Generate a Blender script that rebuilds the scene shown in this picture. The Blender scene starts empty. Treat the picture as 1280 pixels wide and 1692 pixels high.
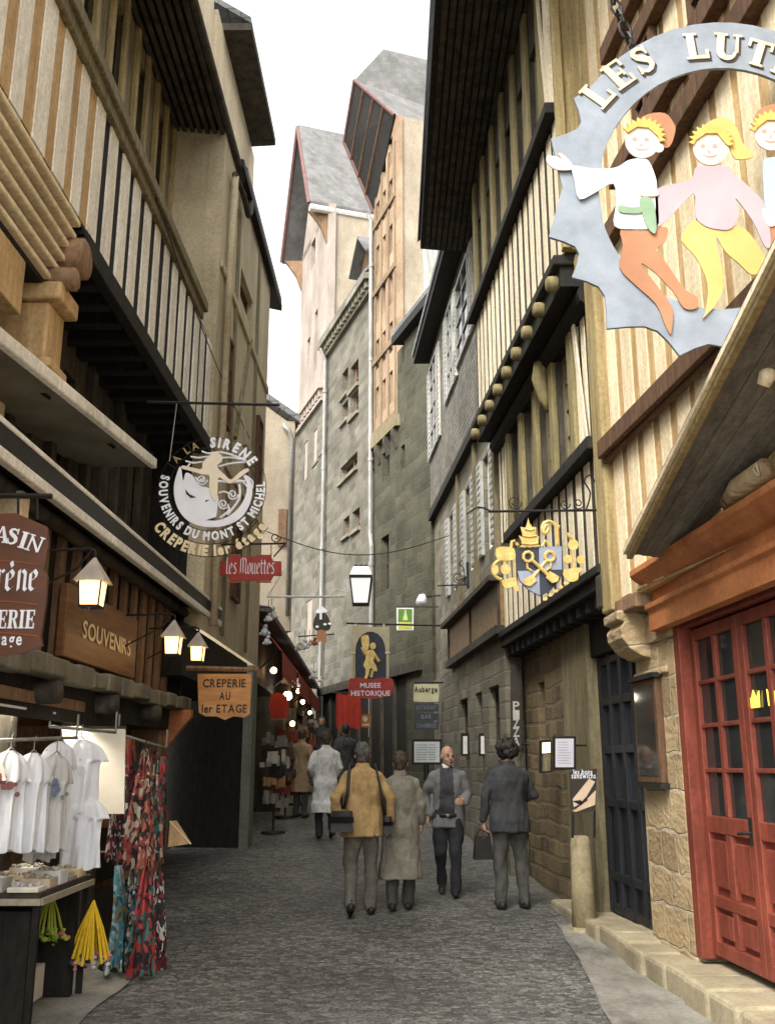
import bpy, bmesh, math, random
from mathutils import Vector, Matrix, noise
R = math.radians
random.seed(7)
scene = bpy.context.scene
col = scene.collection

# ------------------------------------------------------------------ camera
EYE, PITCH = 1.6, R(14.7)
cd = bpy.data.cameras.new('camera'); cam = bpy.data.objects.new('camera', cd); col.objects.link(cam)
cam.location = (0, 0, EYE); cam.rotation_euler = (R(90) + PITCH, 0, 0)
cd.sensor_fit = 'HORIZONTAL'; cd.sensor_width = 36; cd.lens = 45; cd.clip_end = 1000; cd.clip_start = .05
scene.camera = cam

# ------------------------------------------------------------------ sky, sun, exposure
w = bpy.data.worlds.new('World'); scene.world = w; w.use_nodes = True
nt = w.node_tree; bg = nt.nodes['Background']
sky = nt.nodes.new('ShaderNodeTexSky'); sky.sky_type = 'NISHITA'; sky.sun_disc = False
sky.sun_elevation = R(50); sky.sun_rotation = R(216); sky.air_density = 1.6; sky.dust_density = 4.0
hs = nt.nodes.new('ShaderNodeHueSaturation'); hs.inputs['Saturation'].default_value = .03
nt.links.new(sky.outputs[0], hs.inputs['Color']); nt.links.new(hs.outputs[0], bg.inputs['Color'])
bg.inputs['Strength'].default_value = .15
sl = bpy.data.lights.new('sun', 'SUN'); so = bpy.data.objects.new('sun', sl); col.objects.link(so)
sl.energy = 1.15; sl.angle = R(25); sl.color = (1, .95, .86)
so.rotation_euler = (R(40), 0, R(-36))
scene.view_settings.view_transform = 'Standard'; scene.view_settings.look = 'None'
scene.view_settings.exposure = 1.8; scene.view_settings.gamma = 1
scene.cycles.max_bounces = 8; scene.cycles.diffuse_bounces = 4

# ------------------------------------------------------------------ survey: rays of the photograph onto measured planes
CP, SP = math.cos(PITCH), math.sin(PITCH)
def ray(px, py):
    a = (px - 640) / 1600; b = (846 - py) / 1600
    return Vector((a, CP - SP * b, SP + CP * b))
def atY(px, py, Y):
    d = ray(px, py); t = Y / d.y
    return Vector((d.x * t, Y, EYE + d.z * t))
class Plane:
    """a vertical street front: X = X0 + m (Y - Y0); o is the offset out into the street"""
    def __init__(s, X0, Y0, m, side): s.X0, s.Y0, s.m, s.side = X0, Y0, m, side
    def p(s, Y, z, o=0): return Vector((s.X0 + s.m * (Y - s.Y0) + s.side * o, Y, z))
    def at(s, px, py, o=0):
        d = ray(px, py); t = (s.X0 + s.side * o - s.m * s.Y0) / (d.x - s.m * d.y)
        return d.y * t, EYE + d.z * t
def gz(Y):
    pts = [(-50, -.2), (0, 0), (8, 0), (13, .12), (17, .42), (34, 1.8), (60, 4)]
    for (a, za), (b, zb) in zip(pts, pts[1:]):
        if Y <= b: return za + (zb - za) * (Y - a) / (b - a)
    return 4

FL = Plane(-2.3, 10, .015, 1)          # left fronts
R1U = Plane(2.0, 9.2, -.1, -1); R1G = Plane(2.25, 8.9, -.06, -1)
R2U = Plane(2.0, 9.2, -.082, -1); R2G = Plane(2.25, 8.9, -.07, -1); R2T = Plane(1.78, 8.9, -.082, -1)
CC = Plane(1.1, 24, -.337, -1)         # houses where the lane bends

# ------------------------------------------------------------------ mesh builder
EACH = {'timber_post', 'window_post', 'arm', 'hook', 'stay_rod', 'edge_strip', 'shopfront_pilaster', 'soffit_rib', 'barge_board', 'entry_door', 'leg', 'face_mark', 'stand_foot', 'sill_board'}
class MB:
    def __init__(s): s.v = []; s.f = []; s.m = []; s.cut = []
    def add(s, vs, fs, mi=0):
        n = len(s.v); s.cut.append((n, len(s.f))); s.v += [Vector(q) for q in vs]
        for f in fs: s.f.append([n + i for i in f]); s.m.append(mi)
    def hexa(s, q, mi=0):
        s.add(q, [(0,1,2,3), (7,6,5,4), (0,4,5,1), (1,5,6,2), (2,6,7,3), (3,7,4,0)], mi)
    def box(s, x0, x1, y0, y1, z0, z1, mi=0):
        s.hexa([(x0,y0,z0),(x1,y0,z0),(x1,y1,z0),(x0,y1,z0),(x0,y0,z1),(x1,y0,z1),(x1,y1,z1),(x0,y1,z1)], mi)
    def fb(s, F, Y0, Y1, z0, z1, o0, o1, mi=0):
        p = F.p
        s.hexa([p(Y0,z0,o0),p(Y1,z0,o0),p(Y1,z0,o1),p(Y0,z0,o1),p(Y0,z1,o0),p(Y1,z1,o0),p(Y1,z1,o1),p(Y0,z1,o1)], mi)
    def ext(s, poly, vec, mi=0):
        n = len(poly); a = [Vector(q) for q in poly]; b = [q + Vector(vec) for q in a]
        s.add(a + b, [list(range(n)), list(range(2*n-1, n-1, -1))] + [(i, (i+1) % n, n + (i+1) % n, n + i) for i in range(n)], mi)
    def tube(s, pts, r, n=8, mi=0, cap=True, flat=1.0, ref=None):
        P = [Vector(q) for q in pts]; k = len(P); rs = r if isinstance(r, (list, tuple)) else [r] * k
        vs = []; up = None
        for i in range(k):
            t = (P[min(i+1, k-1)] - P[max(i-1, 0)])
            if t.length < 1e-9: t = Vector((0, 0, 1))
            t.normalize()
            if up is None:
                up = Vector(ref) if ref else (Vector((0,0,1)) if abs(t.z) < .9 else Vector((0,1,0)))
            x = t.cross(up)
            if x.length < 1e-6: x = t.cross(Vector((1,.3,0)))
            x.normalize(); up = x.cross(t).normalized()
            for j in range(n):
                a = 2*math.pi*j/n
                vs.append(P[i] + x * (rs[i]*math.cos(a)) + up * (rs[i]*flat*math.sin(a)))
        fs = [(i*n+j, i*n+(j+1)%n, (i+1)*n+(j+1)%n, (i+1)*n+j) for i in range(k-1) for j in range(n)]
        if cap: fs += [list(range(n))[::-1], list(range((k-1)*n, k*n))]
        s.add(vs, fs, mi)
    def rings(s, rg, n=20, mi=0):
        """horizontal ellipses (z, cx, cy, rx, ry) stacked bottom to top"""
        vs = [(cx + rx*math.cos(2*math.pi*j/n), cy + ry*math.sin(2*math.pi*j/n), z) for z, cx, cy, rx, ry in rg for j in range(n)]
        k = len(rg)
        s.add(vs, [(i*n+j, i*n+(j+1)%n, (i+1)*n+(j+1)%n, (i+1)*n+j) for i in range(k-1) for j in range(n)] + [list(range(n))[::-1], list(range((k-1)*n, k*n))], mi)
    def ball(s, c, r, n=12, mi=0, sc=(1,1,1)):
        c = Vector(c); rg = []
        vs = []; k = n // 2
        for i in range(1, k):
            a = math.pi*i/k
            for j in range(n):
                b = 2*math.pi*j/n
                vs.append(c + Vector((r*sc[0]*math.sin(a)*math.cos(b), r*sc[1]*math.sin(a)*math.sin(b), r*sc[2]*math.cos(a))))
        m = len(vs); vs += [c + Vector((0,0,r*sc[2])), c - Vector((0,0,r*sc[2]))]
        fs = [(i*n+j, (i+1)*n+j, (i+1)*n+(j+1)%n, i*n+(j+1)%n) for i in range(k-2) for j in range(n)]
        fs += [(m, j, (j+1)%n) for j in range(n)] + [(m+1, (k-2)*n+(j+1)%n, (k-2)*n+j) for j in range(n)]
        s.add(vs, fs, mi)
    def build(s, name, mats, parent=None, smooth=False, bevel=0, loc=None):
        if name in EACH and parent is not None and len(s.cut) > 1:      # every post, arm or hook is an object of its own
            o = None; cut = s.cut + [(len(s.v), len(s.f))]
            for (v0, f0), (v1, f1) in zip(cut, cut[1:]):
                q = MB(); q.v = s.v[v0:v1]; q.f = [[i - v0 for i in f] for f in s.f[f0:f1]]; q.m = s.m[f0:f1]; q.cut = [(0, 0)]
                o = q.build(name, mats, parent, smooth, bevel)
            return o
        base = Vector(loc) if loc is not None else Vector((0,0,0))
        if parent is not None:
            q = parent
            while q is not None: base = base + q.location; q = q.parent
        me = bpy.data.meshes.new(name)
        me.from_pydata([tuple(q - base) for q in s.v], [], s.f)
        if not isinstance(mats, (list, tuple)): mats = [mats]
        for m in mats: me.materials.append(m)
        me.polygons.foreach_set('material_index', s.m)
        bm = bmesh.new(); bm.from_mesh(me); bmesh.ops.recalc_face_normals(bm, faces=bm.faces); bm.to_mesh(me); bm.free()
        if smooth: me.polygons.foreach_set('use_smooth', [True] * len(me.polygons))
        o = bpy.data.objects.new(name, me); col.objects.link(o)
        if parent is not None: o.parent = parent
        elif loc is not None: o.location = loc
        if bevel:
            b = o.modifiers.new('bevel', 'BEVEL'); b.width = bevel; b.segments = 2; b.limit_method = 'ANGLE'
        return o

def tag(o, label, cat, group=None, kind=None):
    if label: o['label'] = label
    if cat: o['category'] = cat
    if group: o['group'] = group
    if kind: o['kind'] = kind
    return o
def thing(name, loc, label, cat, group=None):
    o = bpy.data.objects.new(name, None); col.objects.link(o); o.location = loc; o.empty_display_size = .1
    return tag(o, label, cat, group)
def copy_tree(o, parent=None):
    c = o.copy(); col.objects.link(c)
    if parent is not None: c.parent = parent
    for ch in list(o.children): copy_tree(ch, c)
    return c

# ------------------------------------------------------------------ materials
MATS = {}
def M(name, c1, c2=None, scale=3, stretch=(1,1,1), rough=.8, bump=.0, metal=0, detail=6, c3=None, spec=.3, lo=.35, hi=.65):
    if name in MATS: return MATS[name]
    m = bpy.data.materials.new(name); m.use_nodes = True; N = m.node_tree.nodes; L = m.node_tree.links
    b = N['Principled BSDF']; b.inputs['Roughness'].default_value = rough; b.inputs['Metallic'].default_value = metal
    b.inputs['Specular IOR Level'].default_value = spec
    if c2 is None: c2 = tuple(q * .72 for q in c1)
    tc = N.new('ShaderNodeTexCoord'); mp = N.new('ShaderNodeMapping'); mp.inputs['Scale'].default_value = stretch
    L.new(tc.outputs['Object'], mp.inputs['Vector'])
    nz = N.new('ShaderNodeTexNoise'); nz.inputs['Scale'].default_value = scale; nz.inputs['Detail'].default_value = detail; nz.inputs['Roughness'].default_value = .65
    L.new(mp.outputs[0], nz.inputs['Vector'])
    cr = N.new('ShaderNodeValToRGB'); e = cr.color_ramp.elements
    e[0].position = lo; e[0].color = (*c2, 1); e[1].position = hi; e[1].color = (*c1, 1)
    if c3:
        x = e.new((lo + hi) / 2); x.color = (*c3, 1)
    L.new(nz.outputs['Fac'], cr.inputs['Fac']); last = cr.outputs[0]
    if bump:                                         # weather stains and fine dirt with shapes of their own
        for sc_, a0, a1, lo_, hi_ in ((.9, .68, 1.08, .33, .60), (26, .82, 1.1, .38, .6)):
            n2 = N.new('ShaderNodeTexNoise'); n2.inputs['Scale'].default_value = sc_; n2.inputs['Detail'].default_value = 8; n2.inputs['Roughness'].default_value = .7
            m2 = N.new('ShaderNodeMapping'); m2.inputs['Scale'].default_value = (1, 1, .45) if sc_ < 2 else (1, 1, 1); L.new(tc.outputs['Object'], m2.inputs[0]); L.new(m2.outputs[0], n2.inputs['Vector'])
            r2 = N.new('ShaderNodeValToRGB'); r2.color_ramp.elements[0].position = lo_; r2.color_ramp.elements[0].color = (a0, a0*.97, a0*.92, 1); r2.color_ramp.elements[1].position = hi_; r2.color_ramp.elements[1].color = (a1, a1, a1, 1)
            L.new(n2.outputs['Fac'], r2.inputs['Fac']); x = N.new('ShaderNodeMixRGB'); x.blend_type = 'MULTIPLY'; x.inputs['Fac'].default_value = .85; L.new(last, x.inputs[1]); L.new(r2.outputs[0], x.inputs[2]); last = x.outputs[0]
    L.new(last, b.inputs['Base Color'])
    if bump:
        bp = N.new('ShaderNodeBump'); bp.inputs['Strength'].default_value = bump; bp.inputs['Distance'].default_value = .02
        L.new(nz.outputs['Fac'], bp.inputs['Height']); L.new(bp.outputs[0], b.inputs['Normal'])
    MATS[name] = m; return m
def masonry(name, c1, c2, mortar, bw=.5, bh=.24, ms=.02, rough=.9, bump=.5, warp=.06, offset=.5, plan=False):
    """blocks laid in courses; stains from a slow noise that belongs to the stone"""
    if name in MATS: return MATS[name]
    m = bpy.data.materials.new(name); m.use_nodes = True; N = m.node_tree.nodes; L = m.node_tree.links
    b = N['Principled BSDF']; b.inputs['Roughness'].default_value = rough; b.inputs['Specular IOR Level'].default_value = .25
    tc = N.new('ShaderNodeTexCoord'); sx = N.new('ShaderNodeSeparateXYZ'); L.new(tc.outputs['Object'], sx.inputs[0])
    cx = N.new('ShaderNodeCombineXYZ')
    if plan: L.new(sx.outputs['X'], cx.inputs['X']); L.new(sx.outputs['Y'], cx.inputs['Y'])
    else:
        ad = N.new('ShaderNodeMath'); ad.operation = 'ADD'; L.new(sx.outputs['X'], ad.inputs[0]); L.new(sx.outputs['Y'], ad.inputs[1])
        L.new(ad.outputs[0], cx.inputs['X']); L.new(sx.outputs['Z'], cx.inputs['Y'])
    wn = N.new('ShaderNodeTexNoise'); wn.inputs['Scale'].default_value = 2.2; wn.inputs['Detail'].default_value = 3; L.new(cx.outputs[0], wn.inputs['Vector'])
    mx = N.new('ShaderNodeMixRGB'); mx.blend_type = 'ADD'; mx.inputs['Fac'].default_value = warp
    L.new(cx.outputs[0], mx.inputs[1]); L.new(wn.outputs['Color'], mx.inputs[2])
    br = N.new('ShaderNodeTexBrick'); br.inputs['Scale'].default_value = 1; br.offset = offset; br.squash = .7; br.squash_frequency = 3
    br.inputs['Brick Width'].default_value = bw; br.inputs['Row Height'].default_value = bh
    br.inputs['Mortar Size'].default_value = ms; br.inputs['Mortar Smooth'].default_value = .4; br.inputs['Bias'].default_value = 0
    br.inputs['Color1'].default_value = (*c1, 1); br.inputs['Color2'].default_value = (*c2, 1); br.inputs['Mortar'].default_value = (*mortar, 1)
    L.new(mx.outputs[0], br.inputs['Vector'])
    n2 = N.new('ShaderNodeTexNoise'); n2.inputs['Scale'].default_value = 1.1; n2.inputs['Detail'].default_value = 9; n2.inputs['Roughness'].default_value = .7
    L.new(cx.outputs[0], n2.inputs['Vector'])
    r2 = N.new('ShaderNodeValToRGB'); r2.color_ramp.elements[0].position = .3; r2.color_ramp.elements[0].color = (.45,.43,.38,1)
    r2.color_ramp.elements[1].position = .65; r2.color_ramp.elements[1].color = (1.1,1.06,1,1); L.new(n2.outputs['Fac'], r2.inputs['Fac'])
    mu = N.new('ShaderNodeMixRGB'); mu.blend_type = 'MULTIPLY'; mu.inputs['Fac'].default_value = .8
    L.new(br.outputs['Color'], mu.inputs[1]); L.new(r2.outputs[0], mu.inputs[2]); L.new(mu.outputs[0], b.inputs['Base Color'])
    n3 = N.new('ShaderNodeTexNoise'); n3.inputs['Scale'].default_value = 18; n3.inputs['Detail'].default_value = 4; L.new(cx.outputs[0], n3.inputs['Vector'])
    ms_ = N.new('ShaderNodeMath'); ms_.operation = 'MULTIPLY_ADD'; ms_.inputs[1].default_value = -1.0
    L.new(br.outputs['Fac'], ms_.inputs[0]); L.new(n3.outputs['Fac'], ms_.inputs[2])
    bp = N.new('ShaderNodeBump'); bp.inputs['Strength'].default_value = bump; bp.inputs['Distance'].default_value = .025
    L.new(ms_.outputs[0], bp.inputs['Height']); L.new(bp.outputs[0], b.inputs['Normal'])
    MATS[name] = m; return m
def glow(name, c, strength):
    if name in MATS: return MATS[name]
    m = bpy.data.materials.new(name); m.use_nodes = True; b = m.node_tree.nodes['Principled BSDF']
    b.inputs['Base Color'].default_value = (*c, 1); b.inputs['Emission Color'].default_value = (*c, 1); b.inputs['Emission Strength'].default_value = strength
    MATS[name] = m; return m
def cloth_print(name, cols, scale=9, rough=.75):
    """a bold printed cloth: cells of a few dye colours"""
    if name in MATS: return MATS[name]
    m = bpy.data.materials.new(name); m.use_nodes = True; N = m.node_tree.nodes; L = m.node_tree.links
    b = N['Principled BSDF']; b.inputs['Roughness'].default_value = rough
    tc = N.new('ShaderNodeTexCoord'); nz = N.new('ShaderNodeTexNoise'); nz.inputs['Scale'].default_value = 4
    L.new(tc.outputs['Object'], nz.inputs['Vector'])
    mx = N.new('ShaderNodeMixRGB'); mx.blend_type = 'ADD'; mx.inputs['Fac'].default_value = .45
    mp = N.new('ShaderNodeMapping'); mp.inputs['Scale'].default_value = (1.6, 1.6, .7); L.new(tc.outputs['Object'], mp.inputs[0]); L.new(mp.outputs[0], mx.inputs[1]); L.new(nz.outputs['Color'], mx.inputs[2])
    vo = N.new('ShaderNodeTexVoronoi'); vo.inputs['Scale'].default_value = scale; L.new(mx.outputs[0], vo.inputs['Vector'])
    sp = N.new('ShaderNodeSeparateXYZ'); L.new(vo.outputs['Color'], sp.inputs[0])
    cr = N.new('ShaderNodeValToRGB'); cr.color_ramp.interpolation = 'CONSTANT'; e = cr.color_ramp.elements
    e[0].color = (*cols[0], 1); e[0].position = 0; e[1].color = (*cols[1], 1); e[1].position = 1 / len(cols)
    for i, c in enumerate(cols[2:]): x = e.new((i + 2) / len(cols)); x.color = (*c, 1)
    L.new(sp.outputs['X'], cr.inputs['Fac']); L.new(cr.outputs[0], b.inputs['Base Color'])
    MATS[name] = m; return m
def setts(name):
    """small worn stones with a speckle of pale chips and darker trodden patches"""
    m = bpy.data.materials.new(name); m.use_nodes = True; N = m.node_tree.nodes; L = m.node_tree.links
    b = N['Principled BSDF']; b.inputs['Specular IOR Level'].default_value = .35; b.inputs['Roughness'].default_value = .6
    tc = N.new('ShaderNodeTexCoord'); mp = N.new('ShaderNodeMapping'); mp.inputs['Scale'].default_value = (1, 1.25, 1); L.new(tc.outputs['Object'], mp.inputs[0])
    v = N.new('ShaderNodeTexVoronoi'); v.feature = 'DISTANCE_TO_EDGE'; v.inputs['Scale'].default_value = 15; L.new(mp.outputs[0], v.inputs['Vector'])
    v2 = N.new('ShaderNodeTexVoronoi'); v2.inputs['Scale'].default_value = 15; L.new(mp.outputs[0], v2.inputs['Vector'])
    sp = N.new('ShaderNodeSeparateXYZ'); L.new(v2.outputs['Color'], sp.inputs[0])
    n1 = N.new('ShaderNodeTexNoise'); n1.inputs['Scale'].default_value = .7; n1.inputs['Detail'].default_value = 8; L.new(tc.outputs['Object'], n1.inputs['Vector'])
    n2 = N.new('ShaderNodeTexNoise'); n2.inputs['Scale'].default_value = 40; n2.inputs['Detail'].default_value = 3; L.new(tc.outputs['Object'], n2.inputs['Vector'])
    c1 = N.new('ShaderNodeValToRGB'); c1.color_ramp.elements[0].color = (.085,.084,.082,1); c1.color_ramp.elements[1].color = (.235,.23,.218,1); L.new(sp.outputs['X'], c1.inputs['Fac'])
    c2 = N.new('ShaderNodeValToRGB'); c2.color_ramp.elements[0].position = .3; c2.color_ramp.elements[0].color = (.62,.62,.62,1); c2.color_ramp.elements[1].position = .7; c2.color_ramp.elements[1].color = (1.15,1.13,1.05,1); L.new(n1.outputs['Fac'], c2.inputs['Fac'])
    c3 = N.new('ShaderNodeValToRGB'); c3.color_ramp.elements[0].position = .4; c3.color_ramp.elements[0].color = (.7,.7,.7,1); c3.color_ramp.elements[1].position = .62; c3.color_ramp.elements[1].color = (1.25,1.25,1.2,1); L.new(n2.outputs['Fac'], c3.inputs['Fac'])
    j = N.new('ShaderNodeValToRGB'); j.color_ramp.elements[0].position = .0; j.color_ramp.elements[0].color = (.42,.42,.42,1); j.color_ramp.elements[1].position = .09; j.color_ramp.elements[1].color = (1,1,1,1); L.new(v.outputs['Distance'], j.inputs['Fac'])
    prev = c1.outputs[0]
    for q in (c2, c3, j):
        x = N.new('ShaderNodeMixRGB'); x.blend_type = 'MULTIPLY'; x.inputs['Fac'].default_value = 1; L.new(prev, x.inputs[1]); L.new(q.outputs[0], x.inputs[2]); prev = x.outputs[0]
    L.new(prev, b.inputs['Base Color'])
    bp = N.new('ShaderNodeBump'); bp.inputs['Strength'].default_value = .35; bp.inputs['Distance'].default_value = .02; L.new(prev, bp.inputs['Height']); L.new(bp.outputs[0], b.inputs['Normal'])
    return m
def pane_glass(name, c=(.02,.022,.025), rough=.08):
    if name in MATS: return MATS[name]
    m = M(name, c, tuple(q*.6 for q in c), scale=1.5, rough=rough, spec=.5); return m

G = (1, 1, .12)     # grain runs up the post
m_cream = M('cream_slat_paint', (.86,.74,.51), (.70,.57,.37), 5, (3,3,.5), .7, .2)
m_white = M('white_slat_paint', (.92,.90,.83), (.78,.74,.65), 5, (3,3,.5), .7, .2)
m_buff = M('buff_slat_paint', (.82,.74,.55), (.66,.57,.40), 5, (3,3,.5), .7, .2)
m_tan = M('tan_slat_paint', (.60,.42,.21), (.42,.27,.12), 5, (3,3,.4), .7, .25)
m_ochre = M('ochre_timber', (.42,.33,.16), (.26,.20,.09), 5, (4,4,.4), .8, .35)
m_olive = M('olive_timber', (.26,.22,.13), (.13,.11,.06), 5, (4,4,.4), .8, .35)
m_brown = M('brown_timber', (.16,.085,.045), (.075,.04,.022), 6, (4,4,.5), .75, .35)
m_midbrown = M('faded_brown_timber', (.30,.19,.11), (.17,.10,.055), 6, (4,4,.5), .8, .35)
m_dark = M('black_timber_and_shade', (.024,.021,.016), (.010,.009,.007), 6, (3,3,.8), .8, .35)  # black timber, also used to put shade into entries, soffits and recesses
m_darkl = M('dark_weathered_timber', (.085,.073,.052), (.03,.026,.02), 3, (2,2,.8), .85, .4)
m_black = M('black_iron', (.018,.018,.018), (.03,.026,.022), 14, rough=.5, bump=.1, metal=.3)
m_glass = pane_glass('dark_window_glass')
m_stone = masonry('tan_granite_blocks', (.58,.45,.27), (.34,.25,.145), (.56,.47,.33), .50, .30, .018, warp=.2, bump=1.0)
m_stoneg = masonry('grey_green_granite', (.20,.188,.155), (.115,.108,.088), (.175,.166,.14), .5, .26, .016, warp=.15, bump=.6)
m_stonek = masonry('dark_green_granite', (.095,.092,.062), (.055,.053,.037), (.085,.082,.06), .5, .26, .016, warp=.15, bump=.6)  # darker and greener blocks than the grey green granite
m_post = M('olive_tan_timber', (.27,.225,.105), (.16,.13,.06), 5, (4,4,.4), .8, .35)
m_stonel = masonry('pale_rubble_stone', (.27,.25,.195), (.15,.14,.105), (.20,.19,.15), .42, .22, .02, warp=.1)
m_stoned = masonry('brown_rubble_stone', (.25,.185,.10), (.12,.09,.055), (.19,.155,.10), .34, .2, .025, warp=.12)
m_plaster = M('beige_render', (.58,.50,.345), (.40,.34,.225), 1.1, (1,1,.45), .92, .25, detail=9, lo=.3, hi=.68)
m_plasterc = M('cream_render', (.72,.62,.44), (.56,.47,.33), 1.4, (1,1,.5), .92, .2, detail=9)
m_pink = M('pinkish_render', (.37,.315,.27), (.27,.23,.195), 1.2, (1,1,.4), .92, .2, detail=9)
m_creamf = M('dull_cream_render', (.46,.395,.30), (.33,.28,.21), 1.4, (1,1,.5), .92, .3, detail=9)
m_slate = masonry('slate_roof', (.20,.205,.215), (.14,.145,.155), (.08,.08,.085), .3, .16, .012, rough=.6, bump=.5, warp=.02)
m_slatel = masonry('pale_lichened_slate', (.20,.20,.20), (.15,.15,.155), (.17,.17,.17), .3, .2, .012, rough=.7, bump=.4, warp=.02)
m_shingle = masonry('slate_hung_wall', (.27,.255,.215), (.16,.15,.13), (.05,.048,.04), .15, .12, .014, rough=.7, bump=.8, warp=.02)
m_red = M('red_door_paint', (.25,.06,.036), (.15,.036,.023), 4, (3,3,.6), .5, .15)
m_orange = M('orange_fascia_paint', (.50,.20,.075), (.34,.12,.045), 3, (.6,.6,2), .65, .2)
m_navy = M('blue_black_door_paint', (.020,.022,.027), (.010,.011,.014), 4, (3,3,.6), .45, .15)
m_wallwhite = M('white_paint', (.82,.80,.75), (.70,.68,.62), 6, rough=.6)
m_zinc = M('zinc_downpipe', (.36,.36,.34), (.22,.22,.20), 5, (2,2,.4), .5, .1, metal=.2)
m_gold = M('gilt_paint', (.80,.60,.24), (.66,.46,.14), 9, rough=.45, metal=.25, bump=.15)
m_bluegrey = M('blue_grey_sign_paint', (.25,.28,.32), (.18,.205,.235), 5, rough=.55, detail=8)
m_rust = M('terracotta_bargeboard', (.17,.085,.075), (.11,.055,.05), 5, rough=.7)

# ------------------------------------------------------------------ shared builders
def wall(mb, F, Y0, Y1, z0, z1, holes=(), th=.25, o=0, mi=0):
    """one skin of wall with real openings and reveals; a hole is (Y0, Y1, z0, z1)"""
    ys = sorted({Y0, Y1, *[q for h in holes for q in h[:2] if Y0 < q < Y1]}); zs = sorted({z0, z1, *[q for h in holes for q in h[2:] if z0 < q < z1]})
    inside = lambda y, z: any(h[0] < y < h[1] and h[2] < z < h[3] for h in holes)
    p = F.p
    for a, b in zip(ys, ys[1:]):
        for c, d in zip(zs, zs[1:]):
            if inside((a+b)/2, (c+d)/2): continue
            mb.add([p(a,c,o),p(b,c,o),p(b,d,o),p(a,d,o)], [(0,1,2,3)], mi)
    for h in holes:
        a, b, c, d = h
        for q in (((a,c),(b,c)), ((b,c),(b,d)), ((b,d),(a,d)), ((a,d),(a,c))):
            mb.add([p(*q[0],o), p(*q[1],o), p(*q[1],o-th), p(*q[0],o-th)], [(0,1,2,3)], mi)
    mb.add([p(Y0,z0,o),p(Y0,z1,o),p(Y0,z1,o-th),p(Y0,z0,o-th)], [(0,1,2,3)], mi); mb.add([p(Y1,z0,o),p(Y1,z1,o),p(Y1,z1,o-th),p(Y1,z0,o-th)], [(0,1,2,3)], mi)
def hole_px(F, x0, x1, y0, y1, o=0):
    """opening given by the photograph's columns x0..x1 and rows y0..y1 at their middle"""
    a = F.at(x0, (y0+y1)/2, o)[0]; b = F.at(x1, (y0+y1)/2, o)[0]
    zt = F.at((x0+x1)/2, y0, o)[1]; zb = F.at((x0+x1)/2, y1, o)[1]
    return (min(a,b), max(a,b), min(zt,zb), max(zt,zb))
def window(F, h, parent, o=-.12, nx=2, nz=3, fm=None, t=.05, pm=None):
    """a casement set in an opening: frame with glazing bars, its panes one sheet behind"""
    a, b, c, d = h; fm = fm or m_brown; mb = MB()
    mb.fb(F, a, b, c, c+t, o-.03, o+.03); mb.fb(F, a, b, d-t, d, o-.03, o+.03)
    mb.fb(F, a, a+t, c+t, d-t, o-.03, o+.03); mb.fb(F, b-t, b, c+t, d-t, o-.03, o+.03)
    for i in range(1, nx): q = a + (b-a)*i/nx; mb.fb(F, q-t*.3, q+t*.3, c+t, d-t, o-.02, o+.02)
    for i in range(1, nz): q = c + (d-c)*i/nz; mb.fb(F, a+t, b-t, q-t*.3, q+t*.3, o-.017, o+.017)
    fr = mb.build('window', fm, parent)
    g = MB(); g.fb(F, a+t*.5, b-t*.5, c+t*.5, d-t*.5, o-.015, o-.008); g.build('pane', pm or m_glass, fr)
    return fr
def slats(mb, F, Y0, Y1, z0, z1, pitch, frac, o0, o1, mi=0, jit=.1):
    y = Y0; k = 0
    while y < Y1:
        wd = pitch * frac * (1 + random.uniform(-jit, jit)); e = min(y + wd, Y1)
        if e - y > .03: mb.fb(F, y, e, z0, z1, o0, o1 + random.uniform(-.004, .004), mi)
        y += pitch * (1 + random.uniform(-jit*.4, jit*.4))

# letters: Blender's own font, one outline per glyph
GL = {}
def glyph(ch, bold=0):
    k = (ch, bold)
    if k not in GL:
        c = bpy.data.curves.new('glyph', 'FONT'); c.body = ch; c.size = 1; c.offset = bold; c.fill_mode = 'FRONT'; c.resolution_u = 3
        o = bpy.data.objects.new('glyph', c); me = o.to_mesh()
        vs = [q.co.copy() for q in me.vertices]; fs = [tuple(p.vertices) for p in me.polygons]
        o.to_mesh_clear(); bpy.data.objects.remove(o); bpy.data.curves.remove(c)
        x0 = min([q.x for q in vs], default=0); x1 = max([q.x for q in vs], default=.28)
        GL[k] = ([Vector((q.x - x0, q.y, 0)) for q in vs], fs, (x1 - x0) if vs else .22)
    return GL[k]
def line_w(s, size, sx=1, gap=.09, bold=0): return sum(glyph(c, bold)[2]*sx + gap for c in s) * size - gap * size
def text(mb, s, size, frame, sx=1, gap=.09, bold=.015, center=True, mi=0, thick=.004, width=None):
    """frame(u, v) -> point; frame.n is the outward normal"""
    if width: sx *= width / line_w(s, size, sx, gap, bold)
    x = -line_w(s, size, sx, gap, bold) / 2 if center else 0
    f, n = frame
    for c in s:
        vs, fs, wd = glyph(c, bold)
        if vs:
            P = [f(x + q.x*size*sx, q.y*size) for q in vs]
            mb.add([q + n*thick for q in P], fs, mi)
        x += (wd*sx + gap) * size
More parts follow.
